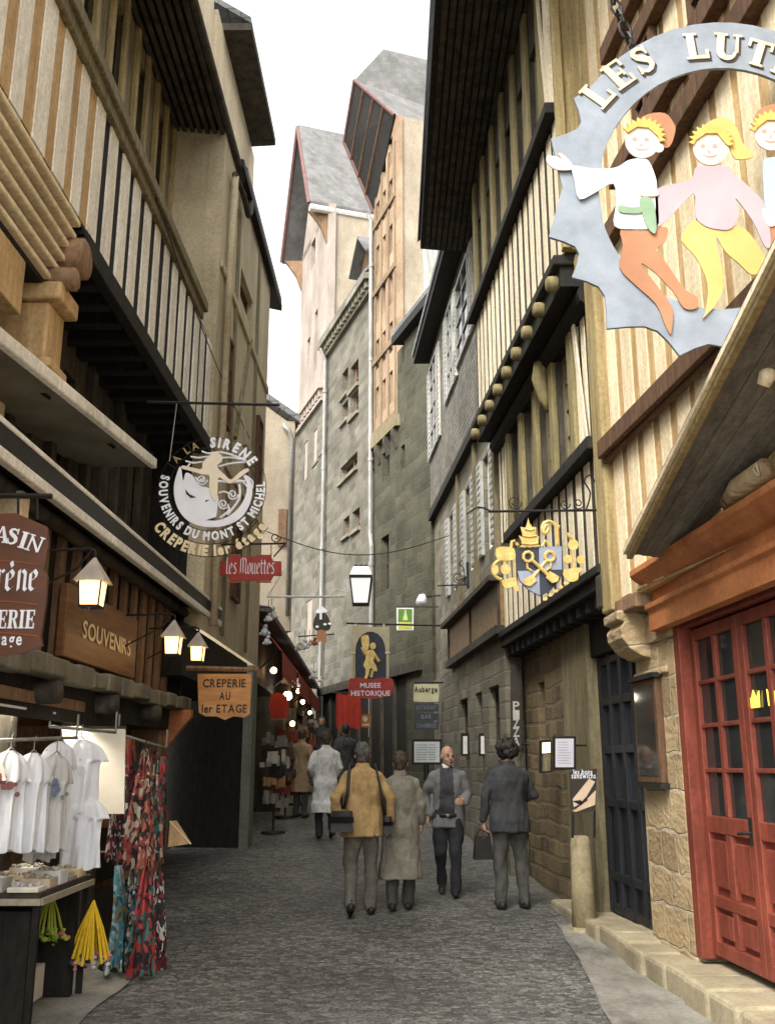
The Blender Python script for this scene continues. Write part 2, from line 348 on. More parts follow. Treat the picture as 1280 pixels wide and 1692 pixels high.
def text_arc(mb, s, size, C, rad, a_mid, n, sx=1, gap=.1, bold=.015, inward=False, mi=0, span=None, thick=.004):
    """letters round a circle in the XZ plane that faces the camera; a_mid in degrees, 90 is the top"""
    tot = line_w(s, size, sx, gap, bold); k = (R(span) * rad / tot) if span else 1
    sg = 1 if inward else -1
    a = R(a_mid) - sg * tot * k / rad / 2
    for c in s:
        vs, fs, wd = glyph(c, bold); half = wd*sx*size/2
        am = a + sg * (half * k) / rad
        rd = Vector((math.cos(am), 0, math.sin(am))); tg = Vector((math.sin(am), 0, -math.cos(am))); up = rd
        if inward: tg = -tg; up = -rd
        if vs: mb.add([C + rd*rad + tg*((q.x*sx*size) - half) + up*(q.y*size - size*.35) + n*thick for q in vs], fs, mi)
        a += sg * (wd*sx + gap) * size * k / rad
def xz(o, n=Vector((0,-1,0))):   # a board facing the camera down the lane
    o = Vector(o); return (lambda u, v: o + Vector((u, 0, v)), n)
def onF(F, Y, z, o, rev=False):  # writing along a street front
    d = -1 if rev else 1
    return (lambda u, v: F.p(Y + d*u, z + v, o), Vector((F.side, 0, 0)))

# ================================================================== ground
m_setts = setts('worn_street_setts')
m_pave = M('worn_concrete_margin', (.33,.315,.275), (.10,.096,.088), 1.8, (1.5,.7,1), .75, .5, detail=12, c3=(.25,.24,.21), lo=.3, hi=.68)
m_earth = M('bare_ground', (.12,.11,.09), (.07,.065,.055), .5, rough=.95)
def strip(name, xa, xb, mat, ys, dz=0, label=None):
    mb = MB(); vs = []; fs = []; nx = 8
    for y in ys:
        for i in range(nx + 1):
            a, b = xa(y), xb(y); x = a + (b-a)*i/nx
            vs.append((x, y, gz(y) + dz + .012*noise.noise(Vector((x*1.3, y*1.3, dz)))))
    n = nx + 1
    for i in range(len(ys)-1):
        for j in range(nx): fs.append((i*n+j, i*n+j+1, (i+1)*n+j+1, (i+1)*n+j))
    mb.add(vs, fs); o = mb.build(name, mat, smooth=True); o['kind'] = 'structure'; return o
YS = [-12 + i*.5 for i in range(150)]
strip('street', lambda y: -3.4, lambda y: 3.4, m_setts, YS)
mb = MB(); mb.add([(-150,-60,-.6),(150,-60,-.6),(150,260,-.6),(-150,260,-.6)], [(0,1,2,3)]); mb.build('ground', m_earth)['kind'] = 'structure'
# pale worn margin along the right hand houses, and the narrower one in front of the left hand shops
def rgut(y): return .05*noise.noise(Vector((y*1.1,3,0))) + .03*noise.noise(Vector((y*3.7,9,0))) + 1.42 + .10*(y-6.84) - .006*(y-6.84)**2 if y < 11 else 1.73 + .09*(y-11)
strip('pavement', rgut, lambda y: 2.75, m_pave, [-4 + i*.4 for i in range(37)], .02)

strip('pavement', lambda y: -3.0, lambda y: -1.95 + .22*noise.noise(Vector((y*.9, 5, 0))) + .06*noise.noise(Vector((y*4, 2, 0))), m_pave, [-4 + i*.25 for i in range(52)], .012)
# ================================================================== left: half-timbered shop house
h = thing('half_timbered_house', (-2.6, 8, 0), 'tall half-timbered house on the left with cream slats, jettied floors and a lit shop below', 'house')
LY0 = 2.2
mb = MB()                                                    # third floor set back under the eaves
wins = [(y, y+.42, 8.75, 9.95) for y in (5.2, 6.15, 7.1, 8.05, 9.0, 9.95, 10.9, 11.85)]
wall(mb, FL, LY0, 12.7, 7.1, 10.4, wins, .2, -.72); mb.build('wall', m_olive, h)
for q in wins: window(FL, q, h, -.84, 1, 3, m_darkl)
mb = MB()
for y in [3.6 + .475*i for i in range(20)]: mb.fb(FL, y, y+.1, 7.15, 10.3, -.72, -.66)
mb.build('timber_post', m_ochre, h, bevel=.01)
mb = MB(); mb.fb(FL, LY0, 10.95, 7.02, 7.15, -.10, .07); mb.fb(FL, LY0, 10.9, 6.9, 7.02, -.10, .03); mb.build('sill_beam', m_olive, h, bevel=.012)
mb = MB(); mb.fb(FL, LY0, 11.7, 7.02, 7.1, -.74, -.1); mb.build('gallery_floor', m_dark, h)
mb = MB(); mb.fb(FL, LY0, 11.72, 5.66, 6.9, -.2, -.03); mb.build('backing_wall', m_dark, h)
mb = MB(); mb.fb(FL, LY0, 6.9, 5.69, 6.89, -.03, -.024); mb.build('tan_panel', m_tan, h)  # tan gaps put the bleaching glare on the near slats into colour
mb = MB(); slats(mb, FL, LY0, 11.7, 5.68, 6.9, .385, .56, -.03, -.012); mb.build('slat_cladding', m_white, h, bevel=.004)
mb = MB()
for i in range(6):                                           # moulded boards of the jetty, stepping back as they go down
    z = 5.02 + i*.105; mb.fb(FL, LY0, 6.55, z, z+.046, -.5, -.09 + .024*i)
mb.build('jetty_moulding', m_cream, h, bevel=.012)
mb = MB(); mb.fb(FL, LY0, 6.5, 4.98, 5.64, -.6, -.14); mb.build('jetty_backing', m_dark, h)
for y, z, r in ((6.62, 5.32, .16), (6.45, 5.06, .09)):
    mb = MB(); mb.tube([FL.p(y, z, -.6), FL.p(y, z, -.1), FL.p(y, z, .06), FL.p(y, z, .075)], [r, r, r*.98, r*.8], 14); mb.build('beam_end', m_midbrown, h, smooth=True)
mb = MB(); mb.fb(FL, 6.35, 6.75, 4.86, 5.0, -.6, .0); mb.fb(FL, 6.4, 6.72, 4.42, 4.86, -.6, -.09); mb.fb(FL, 6.37, 6.74, 4.34, 4.42, -.6, -.04); mb.build('corbel_post', m_tan, h, bevel=.02)
mb = MB(); mb.fb(FL, 6.75, 11.75, 5.58, 5.66, -.95, .0)      # jetty soffit and joists
for i in range(14): mb.fb(FL, 6.9 + i*.36, 7.03 + i*.36, 5.44, 5.58, -.95, -.08)
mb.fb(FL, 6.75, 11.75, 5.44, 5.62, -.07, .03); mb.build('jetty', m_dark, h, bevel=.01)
mb = MB()                                                    # first floor, set back
wins = [(y, y+.62, 4.3, 5.2) for y in (2.6, 3.6, 4.6, 7.2, 8.15, 9.1, 10.05, 10.9)]
wall(mb, FL, LY0, 11.72, 3.5, 5.58, wins, .2, -.7); mb.build('wall', m_darkl, h)
for q in wins: window(FL, q, h, -.82, 2, 3, m_dark)
mb = MB()
for i in range(10): y = 2.4 + i*.95; mb.fb(FL, y, y+.13, 3.5, 5.5, -.7, -.62)
mb.build('timber_post', m_darkl, h, bevel=.01)
mb = MB(); slats(mb, FL, LY0, 7.0, 3.64, 4.25, .24, .62, -.7, -.55); mb.build('slat_cladding', m_cream, h, bevel=.005)
mb = MB(); mb.fb(FL, LY0, 6.0, 4.55, 4.95, -.5, -.12); mb.build('fascia_board', m_tan, h, bevel=.01)
# mezzanine band with the signs and lanterns
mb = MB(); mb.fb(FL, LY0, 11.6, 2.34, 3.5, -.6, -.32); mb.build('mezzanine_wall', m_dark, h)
mb = MB(); slats(mb, FL, LY0, 11.4, 2.36, 3.4, .36, .33, -.32, -.27); mb.build('slat_cladding', m_midbrown, h, bevel=.005)  # brown puts the shade under the awning box into the slat colour
mb = MB(); mb.fb(FL, 6.28, 6.42, 2.35, 3.4, -.27, -.1); mb.build('cream_post', m_cream, h, bevel=.01)
mb = MB(); ys = [LY0 + i*.35 for i in range(27)]
for a, b in zip(ys, ys[1:]): mb.fb(FL, a, b, 2.2 + .015*math.sin(a*5), 2.34 + .012*math.sin(a*7), -.6, .02 + .02*math.sin(a*3.1))
mb.build('stone_ledge', m_stonel, h, bevel=.015)
mb = MB(); mb.fb(FL, LY0, 11.2, 1.98, 2.2, -.6, -.12); mb.fb(FL, LY0, 9.2, 1.92, 1.98, -.14, -.12); mb.build('lintel_beam', m_dark, h)
for y in (6.9, 8.3, 9.8):
    mb = MB(); mb.tube([FL.p(y, 2.1, -.3), FL.p(y, 2.1, .05)], [.085, .08], 12); mb.build('joist_end', m_darkl, h, smooth=True)
# the shop opening: a lit room behind
mb = MB(); X = -2.35
mb.box(-5.4, -5.2, LY0, 11, 0, 2.2); mb.box(-5.2, -2.75, LY0, 11, -.02, .06); mb.box(-5.2, -2.6, LY0-.1, LY0, 0, 2.2); mb.box(-5.2, -2.6, 10.9, 11.05, 0, 2.2); mb.box(-5.2, -2.45, LY0, 11, 2.02, 2.1)
mb.build('shop_room', m_midbrown, h)
mb = MB(); mb.fb(FL, LY0, 6.8, .06, .62, -.35, -.2); mb.build('shop_plinth', m_dark, h)
for y in (4.4, 6.7, 8.75):
    mb = MB(); mb.fb(FL, y, y+.12, .06, 1.98, -.32, -.2); mb.build('shop_post', m_darkl, h)
mb = MB(); mb.fb(FL, 8.88, 10.4, .06, .5, -.32, -.22); mb.build('shop_plinth', m_dark, h)
mb = MB(); mb.fb(FL, 8.87, 10.5, .5, 1.98, -.6, -.5); mb.build('display_board', m_dark, h)
mb = MB(); mb.fb(FL, 9.35, 9.55, 1.05, 1.85, -.5, -.12); mb.build('lit_wood_panel', m_orange, h)  # orange paint stands in for lamplight on this wood
mb = MB(); mb.fb(FL, 10.75, 11.1, .0, 2.2, -.5, -.16); mb.build('corner_post', m_midbrown, h, bevel=.02)
mb = MB(); mb.ext([FL.p(10.9, 2.2, -.16), FL.p(10.9, 2.2, .12), FL.p(10.9, 2.12, .12), FL.p(10.9, 1.95, -.02), FL.p(10.9, 1.75, -.16)], (0,.12,0)); mb.build('curved_bracket', m_orange, h)  # lamplit look of the wooden bracket is put into its orange colour
mb = MB(); t = MB()                                          # roof and deep soffit with gutter boards
p = FL.p
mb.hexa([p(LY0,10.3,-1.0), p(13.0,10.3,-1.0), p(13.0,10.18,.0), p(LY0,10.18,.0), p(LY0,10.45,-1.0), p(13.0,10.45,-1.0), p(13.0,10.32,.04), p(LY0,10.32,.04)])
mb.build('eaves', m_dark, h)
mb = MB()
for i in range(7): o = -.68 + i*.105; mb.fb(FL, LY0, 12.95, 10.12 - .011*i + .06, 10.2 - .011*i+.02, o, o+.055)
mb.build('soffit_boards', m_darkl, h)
mb = MB(); mb.tube([p(LY0, 10.22, .04), p(12.95, 10.22, .04)], .07, 8); mb.build('gutter', m_darkl, h, smooth=True)
mb = MB(); mb.hexa([p(LY0,10.33,.03), p(13,10.33,.03), p(13,13.5,-3.2), p(LY0,13.5,-3.2), p(LY0,10.46,.03), p(13,10.46,.03), p(13,13.63,-3.2), p(LY0,13.63,-3.2)]); mb.build('roof', m_slate, h)
mb = MB(); mb.box(-5.6, -3.2, LY0, 12.7, 2.2, 10.3); mb.build('core_wall', m_plaster, h)

# awning-like long cassette over the mezzanine
a = thing('awning_cassette', (-2.3, 8, 3.4), 'long cream and black awning box running along the left shop above the lanterns', 'awning')
mb = MB(); mb.fb(FL, 3.0, 12.9, 3.61, 3.65, -.5, .04); mb.build('top_rail', m_white, a, bevel=.008)
mb = MB(); mb.fb(FL, 3.0, 12.85, 3.47, 3.61, -.45, .034); mb.build('valance', m_black, a)
mb = MB(); mb.fb(FL, 3.0, 12.88, 3.39, 3.47, -.02, .045); mb.build('bottom_rail', m_white, a, bevel=.012)
mb = MB(); mb.tube([FL.p(3, 3.4, -.2), FL.p(12.8, 3.4, -.2)], .06, 8); mb.build('roller', m_darkl, a, smooth=True)
# sloping canopy slab above it
a = thing('canopy', (-2.3, 7, 4.3), 'cream edged flat canopy sticking out at first floor level above the long awning box', 'canopy')
def cz(Y): return 4.17 + .098*(Y-5.44)
mb = MB(); p = FL.p; A, B = 3.4, 9.2
mb.hexa([p(A,cz(A)-.06,-.75), p(B,cz(B)-.06,-.75), p(B,cz(B)-.06,-.04), p(A,cz(A)-.06,-.04), p(A,cz(A),-.75), p(B,cz(B),-.75), p(B,cz(B),-.04), p(A,cz(A),-.04)])
mb.build('slab', M('canopy_canvas', (.20,.185,.14), (.12,.11,.08), 2, rough=.9), a)
mb = MB(); mb.hexa([p(A,cz(A)-.08,-.04), p(B,cz(B)-.08,-.04), p(B,cz(B)-.08,.02), p(A,cz(A)-.08,.02), p(A,cz(A)+.02,-.04), p(B,cz(B)+.02,-.04), p(B,cz(B)+.02,.02), p(A,cz(A)+.02,.02)])
mb.build('front_rail', m_white, a, bevel=.012)
mb = MB()
for y in (5.0, 6.6, 8.2): mb.tube([p(y, cz(y)-.1, -.1), p(y, cz(y)+.25, -.6)], .015, 6)
mb.build('stay_rod', m_black, a)

# ================================================================== left: rendered house beyond it
h2 = thing('rendered_house', (-2.6, 14, .2), 'beige rendered house beyond the slatted one with a dark entry at street level', 'house')
mb = MB(); hs_ = [hole_px(FL, 394, 416, 468, 520), (13.6, 14.2, 6.6, 7.7)]
wall(mb, FL, 11.72, 16.4, 3.2, 10.35, hs_[:1], .22, .02); mb.add([FL.p(16.4,3.2,-.2), FL.p(16.4,3.2,-3), FL.p(16.4,10.3,-3), FL.p(16.4,10.3,-.2)], [(0,1,2,3)])
mb.build('wall', m_plaster, h2)
for q in hs_[:1]: window(FL, q, h2, -.1, 2, 3)
mb = MB(); p = FL.p                                          # ground floor: dark entry, end pier
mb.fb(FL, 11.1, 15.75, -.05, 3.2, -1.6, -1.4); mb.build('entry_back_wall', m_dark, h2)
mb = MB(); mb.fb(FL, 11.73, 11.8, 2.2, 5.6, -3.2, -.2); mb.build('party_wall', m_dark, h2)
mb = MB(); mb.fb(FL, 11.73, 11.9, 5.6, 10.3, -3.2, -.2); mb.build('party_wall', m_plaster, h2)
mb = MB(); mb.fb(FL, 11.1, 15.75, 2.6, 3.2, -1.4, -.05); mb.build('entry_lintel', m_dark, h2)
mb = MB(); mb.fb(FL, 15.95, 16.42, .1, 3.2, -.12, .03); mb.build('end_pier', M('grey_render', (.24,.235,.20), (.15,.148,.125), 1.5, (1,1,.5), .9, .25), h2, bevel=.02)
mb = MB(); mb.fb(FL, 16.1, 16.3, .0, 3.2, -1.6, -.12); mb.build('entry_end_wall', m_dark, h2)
mb = MB()
for i in range(4): mb.fb(FL, 11.4 + i*1.05, 12.35 + i*1.05, .1, 2.35, -1.38, -1.33)
mb.build('entry_door', m_navy, h2, bevel=.01)
mb = MB(); mb.hexa([p(12.6,10.45,-1), p(17.3,10.45,-1), p(17.3,10.2,.13), p(12.6,10.2,.13), p(12.6,10.6,-1), p(17.3,10.6,-1), p(17.3,10.33,.13), p(12.6,10.33,.13)]); mb.build('eaves', m_dark, h2)
mb = MB(); mb.hexa([p(13,10.34,.12), p(17.3,10.34,.12), p(17.3,13.4,-2.9), p(13,13.4,-2.9), p(13,10.46,.12), p(17.3,10.46,.12), p(17.3,13.52,-2.9), p(13,13.52,-2.9)]); mb.build('roof', m_slate, h2)
mb = MB(); mb.tube([p(12.1, 9.75, .1), p(12.6,9.75,.14), p(13.1, 9.7, .14), p(13.4, 9.95, .12), p(13.5, 10.2, .1)], .045, 8); mb.build('rain_pipe', m_darkl, h2, smooth=True)
mb = MB(); mb.tube([p(12.15, 9.75, .1), p(12.1,8.6,.09), p(12.1, 3.3, .09)], .05, 8); mb.build('downpipe', m_plaster, h2, smooth=True)
for ya, za, yb, zb in ((13.3, 6.2, 14.3, 8.2), (14.9, 5.0, 14.2, 6.4)):
    mb = MB(); mb.tube([FL.p(ya, za, .03), FL.p(yb, zb, .03)], .05, 6); mb.build('brace', m_olive, h2)
for z in (5.55, 8.1):
    mb = MB(); mb.fb(FL, 11.75, 16.38, z, z+.12, .02, .06); mb.build('string_course', m_plaster, h2, bevel=.01)
for y in (12.9, 14.9):
    mb = MB(); mb.fb(FL, y, y+.16, 3.3, 10.1, .02, .05); mb.build('timber_post', m_olive, h2)
for q in ((12.3, 12.75, 6.1, 7.4), (15.3, 15.8, 6.0, 7.3), (13.5, 14.1, 3.9, 5.0)): window(FL, q, h2, .05, 2, 3)
# tall house end that rises behind the eaves
h3 = thing('attic_house', (-3, 14, 10.4), 'cream upper storey with dark overhanging eaves rising behind the left gutter', 'house')
FA = Plane(-2.42, 12, .015, 1)
mb = MB(); wall(mb, FA, 11.6, 15.1, 10.5, 12.1); mb.add([FA.p(15.1,10.5,-.25),FA.p(15.1,10.5,-3),FA.p(15.1,13,-3),FA.p(15.1,12.1,-.25)], [(0,1,2,3)]); mb.build('wall', m_plasterc, h3)
mb = MB(); p = FA.p; mb.hexa([p(12.0,12.1,-2.5), p(15.0,12.1,-2.5), p(14.75,12.1,.42), p(12.0,12.1,.42), p(12.0,12.24,-2.5), p(15.0,12.24,-2.5), p(14.75,12.22,.42), p(12.0,12.22,.42)]); mb.build('eaves', m_darkl, h3)
mb = MB(); mb.hexa([p(12.0,12.23,.4), p(14.75,12.23,.4), p(14.75,14.2,-2.5), p(12.0,14.2,-2.5), p(12.0,12.33,.4), p(14.75,12.33,.4), p(14.75,14.3,-2.5), p(12.0,14.3,-2.5)]); mb.build('roof', m_slate, h3)
mb = MB(); wall(mb, FA, 10.2, 11.55, 10.9, 13.8, o=-.05); mb.build('gable_wall', m_plasterc, h3)

# ================================================================== right: house with the red shopfront
r1 = thing('red_shopfront_house', (2.4, 6, 0), 'tan slatted house on the right with a red glazed shop door under an orange fascia', 'house')
U, Gd = R1U, R1G
mb = MB(); mb.fb(U, 1.0, 8.88, 3.02, 13, -.3, -.03); mb.build('backing_wall', m_tan, r1)
mb = MB(); slats(mb, U, 1.0, 8.75, 3.05, 13, .37, .64, -.03, -.018, jit=.16); mb.build('slat_cladding', m_cream, r1, bevel=.003)
mb = MB(); mb.fb(U, 8.62, 8.9, 2.95, 13, -.3, .05); mb.build('corner_post', m_ochre, r1, bevel=.02)
mb = MB(); mb.fb(U, 5.4, 8.62, 4.37, 4.54, .012, .10); mb.fb(U, 5.4, 8.62, 4.32, 4.37, .012, .05); mb.build('sill_beam', m_brown, r1, bevel=.01)
for z, y1 in ((6.3, 8.3), (6.75, 7.9), (7.6, 8.0), (8.1, 7.9)):
    mb = MB(); mb.fb(U, 1.2, y1, z, z+.19, -.02, .09); mb.fb(U, 1.2, y1, z+.19, z+.27, -.02, .05); mb.build('cross_beam', m_brown, r1, bevel=.01)
wins = [(y, y+.5, 6.9, 7.6) for y in (3.2, 4.4, 5.6, 6.8)]
for q in wins: window(U, q, r1, .03, 2, 3)
mb = MB(); mb.fb(U, 8.1, 8.9, 2.9, 3.03, -.35, .02); mb.build('jetty_beam', m_midbrown, r1, bevel=.015)
# stone pier and its corbel
mb = MB(); mb.fb(Gd, 7.86, 8.88, .12, 2.62, -.5, .0); mb.build('stone_pier', m_stone, r1, bevel=.02)
mb = MB(); mb.fb(Gd, 7.84, 8.9, 2.62, 2.86, -.5, .04); mb.fb(Gd, 8.0, 8.86, 2.34, 2.40, 0, .03); mb.build('pier_capital', m_stone, r1, bevel=.03)
mb = MB(); p = Gd.p
prof = [(-.02,2.50),(.07,2.52),(.17,2.58),(.24,2.68),(.25,2.76),(.21,2.82),(.27,2.84),(.27,2.92),(-.02,2.92)]
mb.ext([p(8.42, z, o) for o, z in prof], p(8.86,0,0) - p(8.42,0,0)); mb.build('corbel', m_stone, r1, bevel=.012)
# orange fascia and moulded cornice
mb = MB(); prof = [(0,2.74),(.10,2.74),(.10,2.90),(.13,2.92),(.13,2.96),(.06,2.98),(.06,3.08),(.12,3.11),(.2,3.16),(.24,3.2),(.24,3.25),(0,3.25)]
prof = [(o+.02, z-.06) for o, z in prof]
mb.ext([p(8.05, z, o) for o, z in prof], p(2.0,0,0) - p(8.05,0,0)); mb.build('cornice', m_orange, r1, bevel=.006)
mb = MB(); mb.fb(Gd, 8.03, 8.4, 3.0, 3.12, 0, .12); mb.build('cornice_return', m_stone, r1, bevel=.02)
mb = MB(); mb.fb(Gd, 1.0, 8.0, 3.12, 4.6, -.4, -.02); mb.build('tympanum', m_navy, r1)
mb = MB(); mb.tube([p(6.15, 3.27, .16), p(5.95, 3.32, .17), p(5.6,3.34,.16)], [.07,.08,.07], 10); mb.build('cornice_stone', m_stone, r1, smooth=True)
# red door: leaves with glazing above and fielded panels below
D0, D1 = 7.84, 2.2
mb = MB(); mb.fb(Gd, 7.74, 7.86, .22, 2.74, -.22, -.0); mb.fb(Gd, D1, 7.74, 2.66, 2.74, -.22, -.02); mb.build('door_frame', m_red, r1, bevel=.008)
e = [7.72, 6.82, 5.96, 5.10, 4.24, 3.38, 2.52]
for y1, y0 in zip(e, e[1:]):
    d = MB(); o0, o1 = -.14, -.08
    st = .09
    d.fb(Gd, y0, y0+st, .26, 2.64, o0, o1); d.fb(Gd, y1-st, y1-.004, .26, 2.64, o0, o1)
    for z0, z1 in ((.26,.36),(.60,.68),(1.12,1.24),(2.55,2.64)): d.fb(Gd, y0+st, y1-st, z0, z1, o0, o1)
    mid = (y0+y1)/2
    d.fb(Gd, mid-.03, mid+.03, 1.24, 2.55, o0+.01, o1-.006)
    for k in range(1, 4): z = 1.24 + 1.31*k/4; d.fb(Gd, y0+st, mid-.03, z-.016, z+.016, o0+.01, o1-.008); d.fb(Gd, mid+.03, y1-st, z-.016, z+.016, o0+.01, o1-.008)
    d.fb(Gd, mid-.04, mid+.04, .36, .60, o0, o1-.002); d.fb(Gd, mid-.05, mid+.05, .68, 1.12, o0, o1-.002)
    d.fb(Gd, y0+st, y1-st, .36, 1.12, o0+.005, o0+.02)
    for a_, b_ in ((y0+st+.03, mid-.08), (mid+.08, y1-st-.03)): d.fb(Gd, a_, b_, .74, 1.07, o0+.02, o1-.012); d.fb(Gd, a_, b_, .40, .56, o0+.02, o1-.012)
    door = d.build('door', m_red, r1, bevel=.006)
    hd_ = MB(); hd_.tube([Gd.p(y0+.045, 1.16, o1), Gd.p(y0+.045, 1.16, o1+.05), Gd.p(y0+.13, 1.15, o1+.055)], .011, 8); hd_.fb(Gd, y0+.02, y0+.07, 1.08, 1.26, o1, o1+.006); hd_.build('handle', m_black, door)
    g = MB(); g.fb(Gd, y0+st*.6, y1-st*.6, 1.2, 2.58, o0+.02, o0+.026); g.build('glass', pane_glass('door_glass', (.035,.037,.036), .06), door)
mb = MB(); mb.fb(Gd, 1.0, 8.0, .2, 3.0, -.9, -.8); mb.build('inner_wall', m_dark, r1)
mb = MB()
for y0 in (6.30, 6.60):                                    # yellow reflections in two panes, added as faintly glowing crown shapes
    mb.ext([Gd.p(y0, 1.98, -.105), Gd.p(y0+.16, 1.98, -.105), Gd.p(y0+.17, 2.09, -.105), Gd.p(y0+.12, 2.04, -.105), Gd.p(y0+.08, 2.10, -.105), Gd.p(y0+.04, 2.04, -.105), Gd.p(y0-.01, 2.09, -.105)], Gd.p(0,0,.006) - Gd.p(0,0,0))
mb.build('yellow_glow_shape', glow('added_yellow_glow', (.9,.65,.08), .5), r1)
mb = MB()                                                    # stone doorstep and kerb, worn edge
ys = [1.0 + i*.45 for i in range(22)]
for a_, b_ in zip(ys, ys[1:]):
    wo = .30 + .02*math.sin(a_*4); mb.fb(Gd, a_, b_-.012, -.1, .19 + .01*math.sin(a_*3), -.6, wo)
mb.build('stone_step', M('worn_step_stone', (.40,.345,.23), (.26,.22,.145), 2.2, rough=.85, bump=.3, detail=9), r1, bevel=.03)
# gabled wooden hood over the shopfront
hd = thing('shop_hood', (2.1, 6, 3.2), 'big sloping boarded wooden hood with pale edge over the red shop door', 'canopy')
A = Vector((1.88, 7.27, 3.17)); B = Vector((1.88, 3.5, 3.17 + .239*(7.27-3.5))); C2_ = Vector((2.19, 7.27, 3.13)); D2_ = Vector((2.58, 3.5, 3.13 + .2*(7.27-3.5)))
mb = MB(); nrm = Vector((0,.07,.10)); n = 9
for i in range(n):
    q = lambda P, Q, t: P + (Q-P)*t
    t0, t1 = i/n + .002, (i+1)/n - .002; dz = Vector((0,0,.004*(i % 2)))
    a_, b_, c_, d_ = q(A, C2_, t0)+dz, q(B, D2_, t0)+dz, q(B, D2_, t1)+dz, q(A, C2_, t1)+dz
    up = Vector((0,0,.03)); mb.hexa([a_, b_, c_, d_, a_+up, b_+up, c_+up, d_+up])
mb.build('boarding', M('grey_brown_boards', (.20,.185,.15), (.11,.10,.08), 3, (6,.7,6), .8, .3), hd)
mb = MB()
a_, b_ = A, B; s_ = Vector((-.05,0,0)); u1, u2 = Vector((0,0,-.04)), Vector((0,0,.07))
mb.hexa([a_+s_+u1, b_+s_+u1, b_+u1, a_+u1, a_+s_+u2, b_+s_+u2, b_+u2, a_+u2]); mb.build('barge_board', m_ochre, hd, bevel=.01)
mb = MB(); s2 = Vector((-.075,0,0))
mb.hexa([a_+s2, b_+s2, b_+s_, a_+s_, a_+s2+Vector((0,0,.035)), b_+s2+Vector((0,0,.035)), b_+s_+Vector((0,0,.035)), a_+s_+Vector((0,0,.035))]); mb.build('pale_fillet', m_cream, hd)
mb = MB(); B2 = Vector((1.88, -.3, B.z - .239*3.8)); D3 = Vector((2.9, -.3, D2_.z - .8))
mb.hexa([B, B2, D3, D2_, B+Vector((0,0,.03)), B2+Vector((0,0,.03)), D3+Vector((0,0,.03)), D2_+Vector((0,0,.03))]); mb.build('near_slope', MATS['grey_brown_boards'], hd)
mb = MB(); z = Vector((0,0,.035)); o_ = Vector((-.06,0,0)); mb.hexa([A+o_+z, B+o_+z, D2_+z, C2_+z, A+o_+z*2, B+o_+z*2, D2_+z*2, C2_+z*2]); mb.hexa([B+o_+z, B2+o_+z, D3+z, D2_+z, B+o_+z*2, B2+o_+z*2, D3+z*2, D2_+z*2]); mb.build('slating', m_slate, hd)
# the little lamp fixed under the hood
lp = thing('hood_lamp', tuple(A + (B-A)*.62 + Vector((.2,0,-.02))), 'small pale lamp fitting fixed below the boards of the wooden hood', 'lamp')
mb = MB(); q = lp.location; mb.tube([q, q+Vector((0,0,-.04)), q+Vector((-.02,.03,-.09))], [.04,.05,.035], 10); mb.build('cup', m_cream, lp, smooth=True)
mb = MB(); mb.tube([q+Vector((0,0,.03)), q+Vector((0,0,-.01))], .015, 8); mb.build('stem', m_black, lp)

# ================================================================== right: slatted house with two jetties
r2 = thing('jettied_house', (2.2, 11, 0), 'half-timbered house in the middle of the right side with dark window bands and two jetties', 'house')
U1, U2, Gd = R2U, R2T, R2G
mb = MB()
w1 = [(9.72 + i*.82, 10.32 + i*.82, 4.85, 6.1) for i in range(4)]
wall(mb, U1, 8.9, 13.75, 3.42, 6.6, w1, .2, -.03); mb.add([U1.p(8.9,3.4,-.23),U1.p(8.9,3.4,-1),U1.p(8.9,6.6,-1),U1.p(8.9,6.6,-.23)], [(0,1,2,3)]); mb.build('first_floor_wall', m_darkl, r2)
for q in w1: window(U1, q, r2, -.12, 2, 4, m_olive)
mb = MB(); slats(mb, U1, 8.92, 13.7, 3.45, 4.55, .32, .56, -.03, -.016); mb.build('slat_cladding', m_buff, r2, bevel=.005)
mb = MB(); slats(mb, U1, 8.92, 9.7, 4.72, 6.45, .24, .52, -.03, -.014); slats(mb, U1, 12.9, 13.7, 4.72, 6.45, .24, .55, -.03, -.016)
mb.build('slat_panel', m_buff, r2, bevel=.005); mb = MB(); mb.ext([U1.p(9.1,4.72,.013), U1.p(9.2,4.72,.013), U1.p(9.52,6.45,.013), U1.p(9.42,6.45,.013)], (-.02,0,0)); mb.build('slat_panel', m_buff, r2, bevel=.005)
mb = MB()
for i in range(5): y = 9.62 + i*.82; mb.fb(U1, y-.09, y+.09, 4.7, 6.5, -.03, .03)
mb.build('window_post', m_post, r2, bevel=.012)
mb = MB(); mb.fb(U1, 8.88, 13.0, 4.56, 4.70, -.05, .10); mb.build('sill_beam', m_dark, r2, bevel=.015)
mb = MB(); mb.fb(U1, 8.86, 13.75, 3.34, 3.43, -.4, .07); mb.build('ledge_beam', m_dark, r2, bevel=.012)
mb = MB(); mb.fb(U1, 8.86, 13.78, 3.22, 3.34, -.6, .02)
for i in range(15): mb.fb(U1, 8.95 + i*.33, 9.08 + i*.33, 3.08, 3.22, -.5, -.04)
mb.build('lower_jetty', m_dark, r2, bevel=.01)
mb = MB(); mb.fb(U1, 8.84, 9.02, 3.0, 3.34, -.3, .06); mb.build('jetty_end', m_darkl, r2, bevel=.03)
